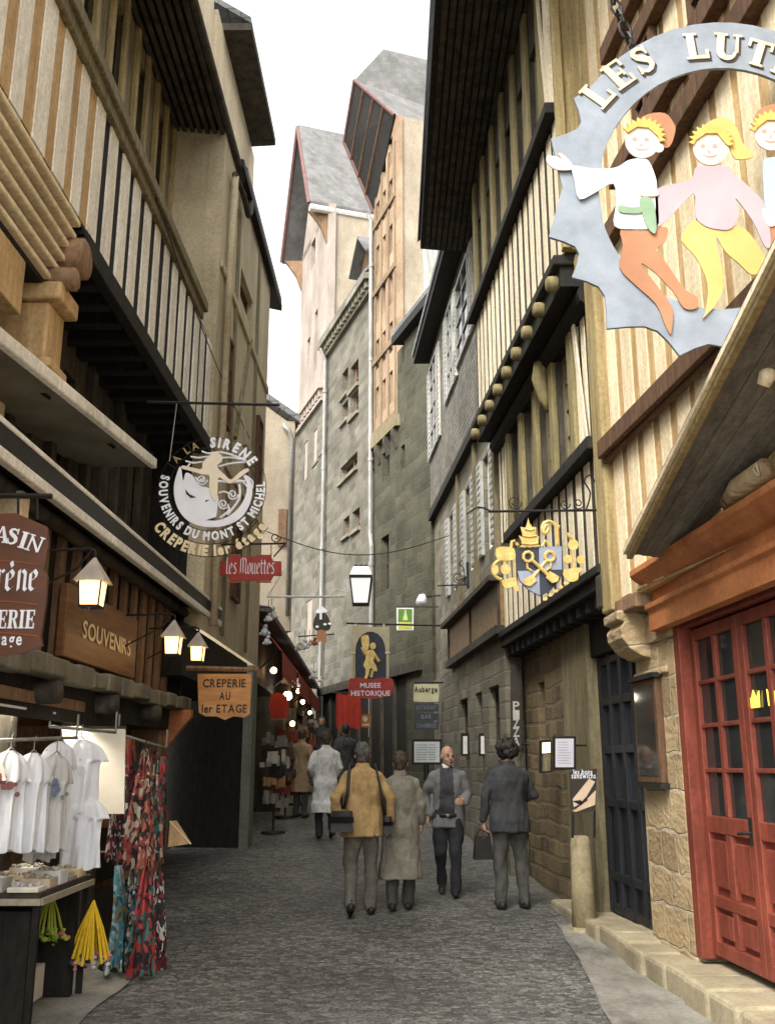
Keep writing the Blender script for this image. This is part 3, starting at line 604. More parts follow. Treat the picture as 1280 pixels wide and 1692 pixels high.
# middle jetty with log ends
mb = MB(); mb.fb(U2, 8.86, 13.9, 6.52, 6.64, -.5, .10); mb.build('jetty_beam', m_dark, r2, bevel=.02)
mb = MB(); mb.fb(U2, 8.9, 13.8, 6.3, 6.52, -.6, .03); mb.tube([U1.p(8.9, 6.22, -.02), U1.p(13.75, 6.22, -.02)], .13, 10); mb.build('jetty_moulding', m_dark, r2)
for i in range(9):
    y = 9.05 + i*.58; mb = MB(); mb.tube([U2.p(y, 6.4, -.3), U2.p(y, 6.4, .04), U2.p(y, 6.4, .12), U2.p(y, 6.4, .14)], [.085,.085,.08,.055], 12); mb.build('beam_end', m_post, r2, smooth=True)
mb = MB(); mb.tube([U1.p(8.86, 6.55, -.03), U1.p(8.95, 6.55, -.03)], .17, 14); mb.build('round_boss', m_ochre, r2, smooth=True)
mb = MB(); mb.tube([U1.p(10.6, 6.2, .08), U1.p(10.62, 6.0, .09), U1.p(10.62, 5.75, .05), U1.p(10.6, 5.6, .02)], [.08,.10,.07,.035], 10); mb.build('carved_bracket', m_post, r2, smooth=True)
# second floor
mb = MB(); mb.box(1.77, 2.2, 8.8, 8.87, 6.66, 10.6); mb.box(1.77, 1.86, 8.76, 8.8, 6.66, 10.6); mb.build('corner_post', m_ochre, r2, bevel=.01)
mb = MB(); w2 = [(9.5 + i*.72, 10.0 + i*.72, 8.75, 9.9) for i in range(6)]
wall(mb, U2, 8.9, 14.0, 6.64, 10.7, w2, .2, -.03); mb.add([U2.p(8.9,6.6,-.23),U2.p(8.9,6.6,-1.5),U2.p(8.9,10.7,-1.5),U2.p(8.9,10.7,-.23)], [(0,1,2,3)]); mb.build('second_floor_wall', m_darkl, r2)
for q in w2: window(U2, q, r2, -.12, 1, 4, m_olive)
mb = MB(); slats(mb, U2, 8.92, 13.95, 6.68, 8.3, .30, .56, -.03, -.016); mb.build('slat_cladding', m_buff, r2, bevel=.005)
mb = MB()
for i in range(7): y = 9.38 + i*.72; mb.fb(U2, y-.1, y+.1, 8.45, 10.6, -.03, .025)
mb.build('window_post', m_post, r2, bevel=.012)
mb = MB(); mb.fb(U2, 8.9, 9.06, 8.45, 10.6, -.03, .04); mb.ext([U2.p(9.06,8.5,.013), U2.p(9.14,8.5,.013), U2.p(9.4,10.6,.013), U2.p(9.3,10.6,.013)], (-.02,0,0)); mb.build('slat_panel', m_buff, r2)
mb = MB(); mb.fb(U2, 8.88, 14.0, 8.32, 8.46, -.05, .11); mb.build('sill_beam', m_dark, r2, bevel=.015)
# roof with very deep eaves
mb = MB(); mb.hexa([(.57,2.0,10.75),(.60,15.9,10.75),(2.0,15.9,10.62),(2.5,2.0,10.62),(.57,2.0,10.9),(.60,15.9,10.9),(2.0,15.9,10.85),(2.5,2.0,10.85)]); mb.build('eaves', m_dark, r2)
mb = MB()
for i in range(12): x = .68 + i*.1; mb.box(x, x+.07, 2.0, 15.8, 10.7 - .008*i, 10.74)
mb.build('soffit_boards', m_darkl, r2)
mb = MB(); mb.hexa([(.52,2.0,10.91),(.55,15.95,10.91),(4.2,15.95,14.5),(4.2,2.0,14.5),(.52,2.0,11.0),(.55,15.95,11.0),(4.2,15.95,14.62),(4.2,2.0,14.62)]); mb.build('roof', m_slate, r2)
mb = MB(); mb.box(2.6, 4.2, 1, 14, 3.0, 11); mb.box(4.2, 4.4, 1, 14, 0, 3.2); mb.build('core_wall', m_plaster, r2)
# ground floor: glazed shopfront, post, rubble wall
F = Gd; FS = Plane(2.27, 8.9, -.07, -1)
mb = MB(); mb.fb(F, 10.42, 11.5, .1, 3.1, -.4, .02); mb.build('olive_post', m_olive, r2, bevel=.02)
mb = MB(); wall(mb, F, 11.5, 13.78, .05, 3.1, [(12.5, 12.9, 1.75, 2.65)], .2, .0); mb.build('rubble_wall', m_stoned, r2)
window(F, (12.5, 12.9, 1.75, 2.65), r2, -.12, 1, 2, m_dark)
mb = MB(); mb.fb(F, 8.9, 10.42, 2.72, 3.1, -.3, -.03); mb.build('shopfront_lintel', m_dark, r2)
mb = MB(); a_, b_ = 8.9, 10.42; o0, o1 = -.16, -.09
for y in (a_, a_+.36, a_+.72, a_+1.08, b_-.09): mb.fb(F, y, y+.09, .2, 2.72, o0, o1)
for z in (.2, .5, 1.2, 1.72, 2.2, 2.62): mb.fb(F, a_+.09, b_-.09, z, z+.08, o0, o1-.004)
mb.fb(F, a_+.09, b_-.09, .25, 1.2, o0, o0+.03); mb.build('shopfront', m_navy, r2, bevel=.006)
mb = MB(); mb.fb(F, a_+.05, b_-.05, 1.24, 2.66, o0+.01, o0+.02); mb.build('shopfront_glass', pane_glass('shopfront_glass', (.03,.034,.04), .06), r2)
mb = MB(); mb.fb(F, 8.9, 11.5, -.1, .17, -.3, .26); mb.build('stone_step', MATS['worn_step_stone'], r2, bevel=.03)
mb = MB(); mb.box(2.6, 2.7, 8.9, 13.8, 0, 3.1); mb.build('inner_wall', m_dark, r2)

# ================================================================== right: slate hung house
r3 = thing('slate_hung_house', (1.5, 17, .3), 'slate hung house with white shutters between the jettied house and the stone corner', 'house')
F = Plane(2.0, 9.2, -.082, -1)
sh = [hole_px(F, 713, 724, 590, 745), hole_px(F, 741, 751, 500, 650), hole_px(F, 756, 778, 440, 585)]
mb = MB(); wall(mb, F, 13.75, 21.5, 7.2, 11.2, [], .2, 0); mb.build('slate_hanging', m_shingle, r3)
for q in sh:
    window(F, q, r3, .03, 2, 4, m_zinc, .07)
for q in sh:
    wd = .42
    for a_ in (q[0]-wd-.02, q[1]+.02):
        mb = MB(); mb.fb(F, a_, a_+wd, q[2], q[3], .01, .05)
        for k in range(18): z = q[2] + (q[3]-q[2])*(k+.5)/18; mb.fb(F, a_+.05, a_+wd-.05, z-.02, z+.02, .05, .065)
        mb.build('shutter', M('chalky_white_paint', (.62,.61,.57), (.46,.45,.42), 5, rough=.7, bump=.1), r3)
mb = MB(); mb.fb(F, 13.8, 21.5, 7.02, 7.2, -.5, .06); mb.build('jetty_beam', m_dark, r3)
mb = MB(); mb.fb(F, 13.78, 21.6, 10.95, 11.1, -.5, .36); mb.build('eaves', m_dark, r3)
mb = MB(); p = F.p; mb.hexa([p(13.7,11.1,.4), p(21.6,11.1,.4), p(21.6,14,-2.6), p(13.7,14,-2.6), p(13.7,11.22,.4), p(21.6,11.22,.4), p(21.6,14.12,-2.6), p(13.7,14.12,-2.6)]); mb.build('roof', m_slate, r3)
mb = MB(); hl = [(14.6, 15.3, 4.9, 6.5), (16.4, 17.1, 4.9, 6.5), (18.4, 19.1, 4.9, 6.5)]
wall(mb, F, 13.75, 21.5, 3.3, 7.02, hl, .2, -.08); mb.build('first_floor_wall', m_stonel, r3)
for q in hl:
    window(F, q, r3, -.18, 2, 4, m_wallwhite)
    for a_ in (q[0]-.4, q[1]+.02):
        mb = MB(); mb.fb(F, a_, a_+.38, q[2], q[3], -.08, -.03)
        for k in range(14): z = q[2] + (q[3]-q[2])*(k+.5)/14; mb.fb(F, a_+.05, a_+.33, z-.025, z+.025, -.03, -.018)
        mb.build('shutter', M('pale_grey_paint', (.5,.5,.46), (.36,.36,.33), 5, rough=.7), r3)
mb = MB()
for y in (14.1, 15.85, 17.7): mb.fb(F, y, y+.2, 4.2, 7.0, -.08, -.02)
mb.build('timber_post', m_olive, r3)
mb = MB(); mb.fb(F, 13.6, 18.7, 4.16, 4.24, -.1, .2); mb.build('fascia_hood', m_darkl, r3)
mb = MB(); mb.fb(F, 13.6, 18.7, 3.52, 4.16, -.1, .04); mb.build('fascia_panel', M('brown_fascia', (.24,.15,.06), (.12,.08,.035), 6, (1,2,2), .6), r3)
mb = MB(); mb.fb(F, 13.6, 18.7, 3.4, 3.52, -.1, .12)
for y in (13.65, 16.1, 18.6): mb.fb(F, y, y+.06, 3.52, 4.16, .04, .07)
mb.build('fascia_frame', m_darkl, r3)
mb = MB(); hl = [(14.2, 15.0, 1.9, 2.75), (15.6, 16.2, 1.5, 2.75), (17.0, 17.9, 1.7, 2.75)]
wall(mb, F, 13.75, 21.5, 0, 3.4, hl, .25, -.02); mb.build('ground_floor_wall', m_stonel, r3)
for q in hl: window(F, q, r3, -.15, 2, 2, m_darkl)
mb = MB(); wall(mb, Plane(1.08,21.5,0,-1), 21.5, 23.2, 0, 11, [], .2); mb.add([F.p(21.5,0,0),F.p(21.5,0,-3),F.p(21.5,11,-3),F.p(21.5,11,0)], [(0,1,2,3)]); mb.build('end_wall', m_stonek, r3)
mb = MB(); mb.box(2.2,2.4,13.8,24,0,11.2); mb.build('core_wall', m_plaster, r3)

# ================================================================== the tall houses where the lane bends left
DV = Vector((1, .337, 0)).normalized()          # away from the lane, square to that front
F = CC; p = F.p
def Pz(Y, px, py, o=0):                          # height on that front from a photograph row
    d = ray(px, py); return EYE + d.z * (Y / d.y)
# stone corner house
c4 = thing('stone_corner_house', (1.1, 24, 1), 'tall grey green stone corner standing behind the slate hung house', 'house')
mb = MB(); hs4 = [hole_px(F, 662, 670, 735, 775)]
wall(mb, F, 23.0, 26.6, 0, 13.4, hs4, .3); mb.add([p(23,0,-.3), p(23,0,-4), p(23,13.4,-4), p(23,13.4,-.3)], [(0,1,2,3)]); mb.build('wall', m_stonek, c4)
for q in hs4: window(F, q, c4, -.2, 1, 2, m_darkl)
mb = MB(); mb.fb(F, 23.0, 25.4, .8, 13.3, .0, .16); mb.build('buttress', m_stonek, c4, bevel=.03)
mb = MB(); mb.fb(F, 22.8, 25.7, 13.3, 13.55, -3, .42); mb.build('eaves', m_dark, c4)
mb = MB(); q0 = [p(22.8,13.55,.42), p(25.7,13.55,.42), p(25.7,16.5,-3), p(22.8,16.5,-3)]; mb.hexa(q0 + [a + Vector((0,0,.12)) for a in q0]); mb.build('roof', m_slate, c4)
mb = MB(); c0 = Vector((.98, 24.0, 0)); mb.box(.98, 1.4, 24.0, 24.5, 13.4, 17.2); mb.box(.93, 1.45, 23.95, 24.55, 17.2, 17.4); mb.build('chimney', m_zinc, c4, bevel=.02)
# tall timbered gable with flying hood
c3 = thing('timbered_gable_house', (0, 27.5, 1), 'tallest tan timbered house with a hooded half-hipped gable against the sky', 'house')
zN = 21.5; N_ = p(26.4, zN, .08); A_ = p(27.4, Pz(27.4, 583, 132), 1.05); T_ = p(27.5, 24.9, .05); Fo = p(28.5, Pz(28.5, 568, 235), 1.05); Fp = p(28.6, 19.4, .02)
k = DV * 5
mb = MB(); pts = [N_, A_, T_, T_+k, N_+k, Fo, Fp, Fp+k]
mb.add(pts, [(0,1,2,3,4), (1,5,6,7,3,2)], 0); mb.add(pts, [(0,6,5,1), (0,4,7,6), (4,3,7)], 1)
mb.build('roof', [m_slatel, m_dark], c3)
mb = MB()
for a, b in ((N_, A_), (A_, Fo), (Fo, Fp)): mb.tube([a, b], .06, 6)
mb.build('barge_board', m_rust, c3)
mb = MB()
for t in (.25, .5, .75): a = N_.lerp(A_, t) + Vector((0,0,-.05)); b = Fp.lerp(Fo, t) + Vector((0,0,-.02)); mb.tube([a, b], .06, 5)
mb.build('soffit_rib', m_brown, c3)
mb = MB(); hc = [(26.75 + .62*i, 27.05 + .62*i, z, z+1.0) for z in (12.0, 13.6, 15.2, 16.9, 18.5, 20.0) for i in range(3)]
wall(mb, F, 26.4, 28.6, 11.3, 21.5, hc, .2, .02); mb.build('wall', M('orange_tan_render', (.38,.275,.18), (.26,.18,.115), 2, (1,1,.4), .9, .2), c3)
for q in hc: window(F, q, c3, -.1, 1, 2, m_brown)
mb = MB(); slats(mb, F, 26.42, 28.6, 11.4, 20.6, .62, .2, .02, .05)
for z in (11.4, 13.8, 16.2, 18.6): mb.fb(F, 26.4, 28.6, z, z+.18, .02, .09)
mb.build('timber_frame', M('bleached_timber', (.25,.18,.11), (.15,.105,.06), 6, (4,4,.5), .8, .3), c3)
mb = MB(); a = p(26.4, 11.3, .02); b = a + DV*2.6
mb.add([a, b, b + Vector((0,0,10.2)), a + Vector((0,0,10.2))], [(0,1,2,3)]); mb.build('side_wall', m_creamf, c3)
mb = MB(); mb.fb(F, 26.2, 28.6, 11.05, 11.4, -.2, .14); mb.build('jetty_beam', m_olive, c3)
for y in (26.4, 27.1, 27.9, 28.5):
    mb = MB(); q = [p(y, 11.05, .14), p(y, 10.85, .14), p(y, 10.45, .02), p(y, 10.45, -.05), p(y, 11.05, -.05)]; mb.ext(q, p(y+.2,0,0) - p(y,0,0)); mb.build('bracket', m_darkl, c3)
mb = MB(); hl = [hole_px(F, 630, 642, 745, 790), (27.2, 27.9, 6.5, 8.1)]
wall(mb, F, 26.6, 28.6, 0, 11.1, hl, .25, -.02); mb.build('lower_wall', m_stonek, c3)
for q in hl: window(F, q, c3, -.2, 1, 2, m_darkl)
# stone house with the cornice
c2 = thing('corniced_stone_house', (-1, 31.5, 1.4), 'sombre grey stone house with toothed cornice and two white downpipes', 'house')
hl = [hole_px(F, 563, 573, 612, 652), hole_px(F, 577, 590, 600, 640), hole_px(F, 563, 573, 665, 695), hole_px(F, 577, 590, 648, 685), hole_px(F, 565, 575, 855, 885), hole_px(F, 580, 592, 842, 875), hole_px(F, 518, 527, 730, 762), hole_px(F, 529, 537, 712, 745), hole_px(F, 560, 588, 760, 785)]
mb = MB(); wall(mb, F, 28.6, 34.2, 0, 17.0, hl, .3, -.04); mb.build('wall', m_stoneg, c2)
for q in hl: window(F, q, c2, -.24, 2, 2, m_midbrown)
for q in hl:
    mb = MB(); mb.fb(F, q[0]-.1, q[1]+.1, q[2]-.12, q[2], -.04, .06); mb.build('window_sill', m_stonel, c2)
mb = MB(); mb.fb(F, 28.6, 34.3, 17.0, 17.22, -.3, .32); mb.fb(F, 28.6, 34.3, 16.62, 16.75, -.1, .1)
for i in range(16): y = 28.75 + i*.345; mb.fb(F, y, y+.17, 16.75, 17.0, -.04, .22)
mb.build('cornice', m_stonel, c2)
mb = MB(); q0 = [p(28.6,17.22,.3), p(34.3,17.22,.3), p(34.3,20.4,-3.2), p(28.6,20.4,-3.2)]; mb.hexa(q0 + [a + Vector((0,0,.12)) for a in q0]); mb.build('roof', m_slate, c2)
d0 = MB(); y0, y1 = 30.6, 32.2
d0.fb(F, y0, y1, 17.4, 19.1, -2.2, -.7); dm = d0.build('dormer', m_ochre, c2)
d1 = MB(); a = [p(y0-.2,19.0,-.3), p((y0+y1)/2,20.1,-.3), p(y1+.2,19.0,-.3)]; b = [q + DV*2.6 for q in a]; up = Vector((0,0,.1))
d1.hexa([a[0],a[1],b[1],b[0]] + [q+up for q in (a[0],a[1],b[1],b[0])]); d1.hexa([a[1],a[2],b[2],b[1]] + [q+up for q in (a[1],a[2],b[2],b[1])]); d1.build('dormer_roof', m_slatel, dm)
d2 = MB(); d2.ext([p(y0-.15,19.0,-.69), p((y0+y1)/2,20.0,-.69), p(y1+.15,19.0,-.69)], DV*.1); d2.fb(F, y0+.35, y1-.35, 17.7, 18.8, -.7, -.66); d2.build('dormer_front', m_brown, dm)
for y, zt, zb in ((33.9, 16.6, 1.6), (28.5, 19.0, 2.4)):
    mb = MB(); mb.tube([p(y, zt+.3, .25), p(y, zt, .12), p(y, zb+6, .1), p(y-.12, zb+5.6, .1), p(y-.12, zb, .1)] if y < 30 else [p(y, zt+.3, .3), p(y, zt-.2, .1), p(y, zb, .1)], .07, 8)
    for k_ in range(5): z = zb + (zt-zb)*(k_+.5)/5; mb.tube([p(y-(.12 if y < 30 and z < zb+5.7 else 0), z, .1), p(y-(.12 if y < 30 and z < zb+5.7 else 0), z+.12, .1)], .09, 8)
    mb.build('downpipe', m_zinc, c2, smooth=False)
mb = MB(); mb.fb(F, 24.4, 33.5, 1.0, 3.9, -.2, .10); mb.build('shadow_black_shopfront', m_dark, c2)  # black boarding puts the shadow low on these fronts into the colour
mb = MB(); mb.fb(F, 24.2, 33.6, 3.9, 4.15, -.2, .28); mb.build('shopfront_cornice', m_darkl, c2)
mb = MB()
for i in range(8): y = 25.2 + i*1.03; mb.fb(F, y, y+.16, 1.1, 3.85, .10, .16)
mb.build('shopfront_pilaster', m_darkl, c2)
# pink gable house
c1 = thing('pink_gable_house', (-3, 36, 1.6), 'slim pinkish gabled house with pale slate roof at the far end of the lane', 'house')
Y0, Y1, ze = 34.2, 38.4, 23.3
hl = [hole_px(F, 519, 524, 515, 610), hole_px(F, 507, 512, 560, 600), hole_px(F, 514, 521, 360, 440)]
mb = MB(); wall(mb, F, Y0, Y1, 0, ze, hl, .3); mb.build('wall', m_pink, c1)
for q in hl: window(F, q, c1, -.2, 1, 3, m_brown)
mb = MB(); ym = (Y0+Y1)/2; zr = 28.2
mb.ext([p(Y0,ze-.3,0), p(ym,zr-.45,0), p(Y1,ze-.3,0)], DV*.3); mb.build('gable_wall', m_pink, c1)
mb = MB(); a = p(Y0, 12, 0); b = a + DV*5; mb.add([a, b, b+Vector((0,0,11.0)), a+Vector((0,0,11.0))], [(0,1,2,3)]); mb.build('side_wall', m_creamf, c1)
mb = MB(); ov = .82; a0, a1, a2 = p(Y0-.25,ze-.2,ov), p(ym,zr+.1,ov), p(Y1+.25,ze-.2,ov); kk = DV*6.5; up = Vector((0,0,.18))
mb.hexa([a0,a1,a1+kk,a0+kk] + [q+up for q in (a0,a1,a1+kk,a0+kk)]); mb.hexa([a1,a2,a2+kk,a1+kk] + [q+up for q in (a1,a2,a2+kk,a1+kk)]); mb.build('roof', m_slatel, c1)
mb = MB()
for a, b in ((a0,a1),(a1,a2)): mb.tube([a+Vector((0,0,.05)) - DV*.03, b+Vector((0,0,.05)) - DV*.03], .08, 6)
mb.build('barge_board', m_rust, c1)
mb = MB(); mb.tube([a0 + Vector((0,.05,-.1)), a0+kk+Vector((0,.05,-.1))], .14, 8); mb.build('gutter', m_wallwhite, c1)
for Yb, a in ((Y0+.1, a0), (Y1-.1, a2)):
    mb = MB(); mb.ext([p(Yb, ze-.25, 0), p(Yb, ze-.25, ov-.05), p(Yb, ze-.5, ov*.7), p(Yb, ze-1.0, .25), p(Yb, ze-1.7, 0)], p(Yb+.14,0,0)-p(Yb,0,0)); mb.build('bracket', m_midbrown, c1)
mb = MB(); mb.fb(F, 34.35, 38.3, 15.5, 15.75, 0, .25); mb.fb(F, 34.35, 38.3, 15.0, 15.12, 0, .15)
for i in range(9): mb.fb(F, 34.5+i*.42, 34.7+i*.42, 15.2, 15.5, 0, .18)
mb.build('cornice', m_pink, c1)
mb = MB(); hl = [(35.2, 35.7, 12.6, 14.2), (36.6, 37.1, 12.6, 14.2), (35.4, 36.2, 6, 7.6)]
wall(mb, F, 34.2, 40.5, 0, 15.0, hl, .25, .03); mb.build('lower_wall', m_stoneg, c1)
for q in hl: window(F, q, c1, -.15, 1, 3, m_darkl)

c0 = thing('far_stone_house', p(41, 0), 'lowest farthest stone house with a dark drooping eave left of the pink gable house', 'house')
mb = MB(); hl = [(39.6, 40.2, 8.5, 10.2), (41.5, 42.1, 8.5, 10.2), (40.4, 41.2, 12.3, 13.6)]
wall(mb, F, 38.6, 48, 0, 15.0, hl, .3, .06); mb.build('wall', m_stonel, c0)
for q in hl: window(F, q, c0, -.2, 1, 3, m_darkl)
mb = MB(); mb.fb(F, 38.45, 48, 15.0, 15.3, -.3, .55); mb.build('eaves', m_dark, c0)
mb = MB(); q0 = [p(38.45,15.3,.55), p(48,15.3,.55), p(48,18,-3), p(38.45,18,-3)]; mb.hexa(q0 + [a + Vector((0,0,.12)) for a in q0]); mb.build('roof', m_slate, c0)
# ================================================================== left, beyond the rendered house
l3 = thing('cream_house', (-2.3, 21, .7), 'narrow cream house face with a bent rain pipe beyond the beige house', 'house')
F3 = Plane(-1.98, 20, -.02, 1); F3U = Plane(-2.0, 20, -.3, 1)
mb = MB(); mb.box(-6, -2.02, 20, 20.2, 4.3, 8.9); mb.build('end_wall', m_creamf, l3)
mb = MB(); wall(mb, F3U, 20.21, 30, 4.3, 8.9); mb.build('wall', m_plaster, l3)
mb = MB(); mb.hexa([(-6,19.9,11.8),(-1.9,19.9,8.85),(-4.9,30,8.85),(-8,30,11.8),(-6,19.9,11.95),(-1.9,19.9,9.0),(-4.9,30,9.0),(-8,30,11.95)]); mb.build('roof', m_slate, l3)
mb = MB(); mb.add([(-6,20.01,8.8),(-2.05,20.01,8.8),(-6,20.01,11.75)], [(0,1,2)]); mb.build('gable_wall', m_creamf, l3)
mb = MB(); mb.tube([(-2.28,19.93,8.8),(-2.14,19.93,8.65),(-2.07,19.93,8.45),(-2.07,19.93,4.6)], .045, 8); mb.build('rain_pipe', m_zinc, l3, smooth=True)
mb = MB(); mb.box(-2.32, -2.14, 19.95, 19.99, 6.1, 6.9); mb.build('shutter', m_midbrown, l3)
l4 = thing('low_shop_row', (-2.5, 25, 1.2), 'row of low dark shops under red awnings along the far left side', 'shop')
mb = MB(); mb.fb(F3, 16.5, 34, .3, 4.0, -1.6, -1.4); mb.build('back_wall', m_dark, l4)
mb = MB(); mb.fb(F3, 16.5, 34, 3.0, 4.15, -1.39, -.35); mb.build('fascia', m_dark, l4)
mb = MB(); mb.hexa([F3.p(16.5,4.5,-2.5),F3.p(34,4.5,-2.5),F3.p(34,4.15,-.1),F3.p(16.5,4.15,-.1),F3.p(16.5,4.6,-2.5),F3.p(34,4.6,-2.5),F3.p(34,4.25,-.1),F3.p(16.5,4.25,-.1)]); mb.build('roof', m_slate, l4)
for y in (20.5, 24.6, 28.7, 32.8):
    mb = MB(); mb.fb(F3, y, y+.3, .3, 3.0, -1.39, -.2); mb.build('shop_pier', m_darkl, l4)
# dark end of the lane
e_ = thing('end_house', (-2, 35.5, 1.9), 'dark shop house closing the end of the lane behind the crowd', 'house')
mb = MB(); mb.box(-6, 1, 35.2, 35.6, 1, 5); mb.build('wall', m_stoneg, e_)
mb = MB(); mb.box(-2.6, -1.6, 35.14, 35.2, 1.8, 4.0); mb.build('door', m_dark, e_)

# three red shop awnings
m_aw = M('red_awning_canvas', (.42,.075,.045), (.28,.05,.03), 4, rough=.85)
for i, (y0, y1) in enumerate(((16.7, 20.2), (20.7, 24.8), (25.3, 29.6))):
    a = thing('shop_awning', F3.p(y0, 3.6, -.3), ['nearest red canvas awning over the far left shops, beside the grey pier', 'middle of the three red canvas awnings over the far left shops', 'farthest red canvas awning over the left shops, lowest towards the crowd'][i], 'awning', 'red awnings over the far left shops')
    z = 3.5; mb = MB()
    mb.hexa([F3.p(y0,z+.55,-.35), F3.p(y1,z+.55,-.35), F3.p(y1,z,.10), F3.p(y0,z,.10), F3.p(y0,z+.57,-.35), F3.p(y1,z+.57,-.35), F3.p(y1,z+.02,.11), F3.p(y0,z+.02,.11)]); mb.build('canvas', m_aw, a)
    mb = MB(); n = 16
    for k_ in range(n):
        ya, yb = y0 + (y1-y0)*k_/n, y0 + (y1-y0)*(k_+1)/n; mb.ext([F3.p(ya,z+.01,.105), F3.p(yb,z+.01,.105), F3.p(yb,z-.36,.12), F3.p((ya+yb)/2,z-.44,.12), F3.p(ya,z-.36,.12)], (.006,0,0))
    mb.build('valance', m_aw, a)
    mb = MB()
    for y in (y0+.1, y1-.1): mb.tube([F3.p(y,z+.02,.09), F3.p(y,z-.35,-.38)], .02, 6)
    mb.build('arm', m_black, a)

# ================================================================== sign writing
def arcpts(cx, cy, rx, ry, a0, a1, n=8): return [(cx + rx*math.cos(R(a0 + (a1-a0)*i/n)), cy + ry*math.sin(R(a0 + (a1-a0)*i/n))) for i in range(n+1)]
def rc(x0, x1, y0, y1): return [(x0,y0),(x1,y0),(x1,y1),(x0,y1)]
def band(pts, ws):
    L_, R_ = [], []
    for i, (x, y) in enumerate(pts):
        a = pts[max(i-1,0)]; b = pts[min(i+1,len(pts)-1)]; dx, dy = b[0]-a[0], b[1]-a[1]; l = math.hypot(dx, dy) or 1
        w_ = ws[i] if isinstance(ws, (list,tuple)) else ws
        L_.append((x - dy/l*w_, y + dx/l*w_)); R_.append((x + dy/l*w_, y - dx/l*w_))
    return [[L_[i], L_[i+1], R_[i+1], R_[i]] for i in range(len(pts)-1)]
S_ = lambda x0, x1, y: rc(x0, x1, y, y+.08)
SER = {
 'L': (.76, [rc(.09,.33,.08,.92), S_(0,.42,.92), rc(0,.74,0,.08), rc(.33,.74,.08,.12), rc(.65,.74,.12,.34)]),
 'E': (.76, [rc(.09,.33,.08,.92), rc(0,.74,.92,1), rc(0,.74,0,.08), rc(.33,.52,.46,.55), rc(.52,.59,.36,.65), rc(.65,.74,.70,.92), rc(.65,.74,.08,.30)]),
 'I': (.42, [rc(.09,.33,.08,.92), S_(0,.42,.92), S_(0,.42,0)]),
 'T': (.82, [rc(.29,.53,.08,.90), rc(0,.82,.90,1), rc(0,.09,.68,.90), rc(.73,.82,.68,.90), S_(.2,.62,0)]),
 'N': (.92, [rc(.10,.20,.08,.92), rc(.72,.82,.08,.92), [(.20,.90),(.20,.70),(.72,.02),(.72,.25)], S_(0,.30,.92), S_(0,.30,0), S_(.62,.92,.92)]),
 'U': (.90, [rc(.09,.33,.30,.92), rc(.71,.80,.30,.92), S_(0,.42,.92), S_(.62,.90,.92)] + band(arcpts(.455,.30,.245,.24,180,360), [.12,.12,.115,.10,.085,.07,.055,.045,.045])),
 'S': (.66, band([(.56,.76),(.50,.88),(.34,.94),(.18,.89),(.12,.77),(.20,.64),(.38,.52),(.52,.40),(.54,.24),(.44,.10),(.28,.05),(.14,.10),(.07,.24)], [.04,.05,.06,.07,.09,.11,.12,.11,.09,.07,.06,.05,.04]) + [rc(.53,.60,.66,.99), rc(.03,.10,.01,.34)]),
 'R': (.84, [rc(.09,.33,.08,.92), S_(0,.33,.92), S_(0,.42,0), rc(.33,.5,.92,1), rc(.33,.5,.47,.55)] + band(arcpts(.47,.735,.2,.215,90,-90,6), [.05,.07,.10,.11,.10,.07,.05]) + [[(.40,.47),(.58,.50),(.86,.0),(.62,.0)]]),
 'A': (.92, [[(.10,.08),(.19,.08),(.46,.95),(.40,1)], [(.40,1),(.52,1),(.84,.08),(.60,.08)], rc(.26,.58,.30,.37), S_(0,.30,0), S_(.52,.94,0)]),
 'M': (1.08, [rc(.10,.20,.08,.92), rc(.72,.96,.08,.92), [(.10,1),(.30,1),(.56,.25),(.48,.12)], [(.48,.12),(.56,.25),(.72,.90),(.72,1)], S_(0,.30,0), S_(.64,1.06,0), S_(.72,1.06,.92)]),
 'G': (.82, band(arcpts(.42,.5,.31,.44,50,330,14), [.03,.05,.05,.06,.09,.11,.12,.12,.12,.11,.09,.06,.05,.05,.06]) + [rc(.60,.76,.08,.42), S_(.50,.84,.42), rc(.66,.73,.70,1)]),
 'C': (.78, band(arcpts(.42,.5,.31,.44,48,318,14), [.03,.05,.05,.06,.09,.11,.12,.12,.12,.11,.09,.06,.05,.05,.03]) + [rc(.64,.71,.68,1)]),
 'P': (.76, [rc(.09,.33,.08,.92), S_(0,.33,.92), S_(0,.42,0), rc(.33,.48,.92,1), rc(.33,.48,.42,.5)] + band(arcpts(.46,.71,.2,.24,90,-90,6), [.05,.07,.10,.11,.10,.07,.05])),
 ' ': (.4, [])}
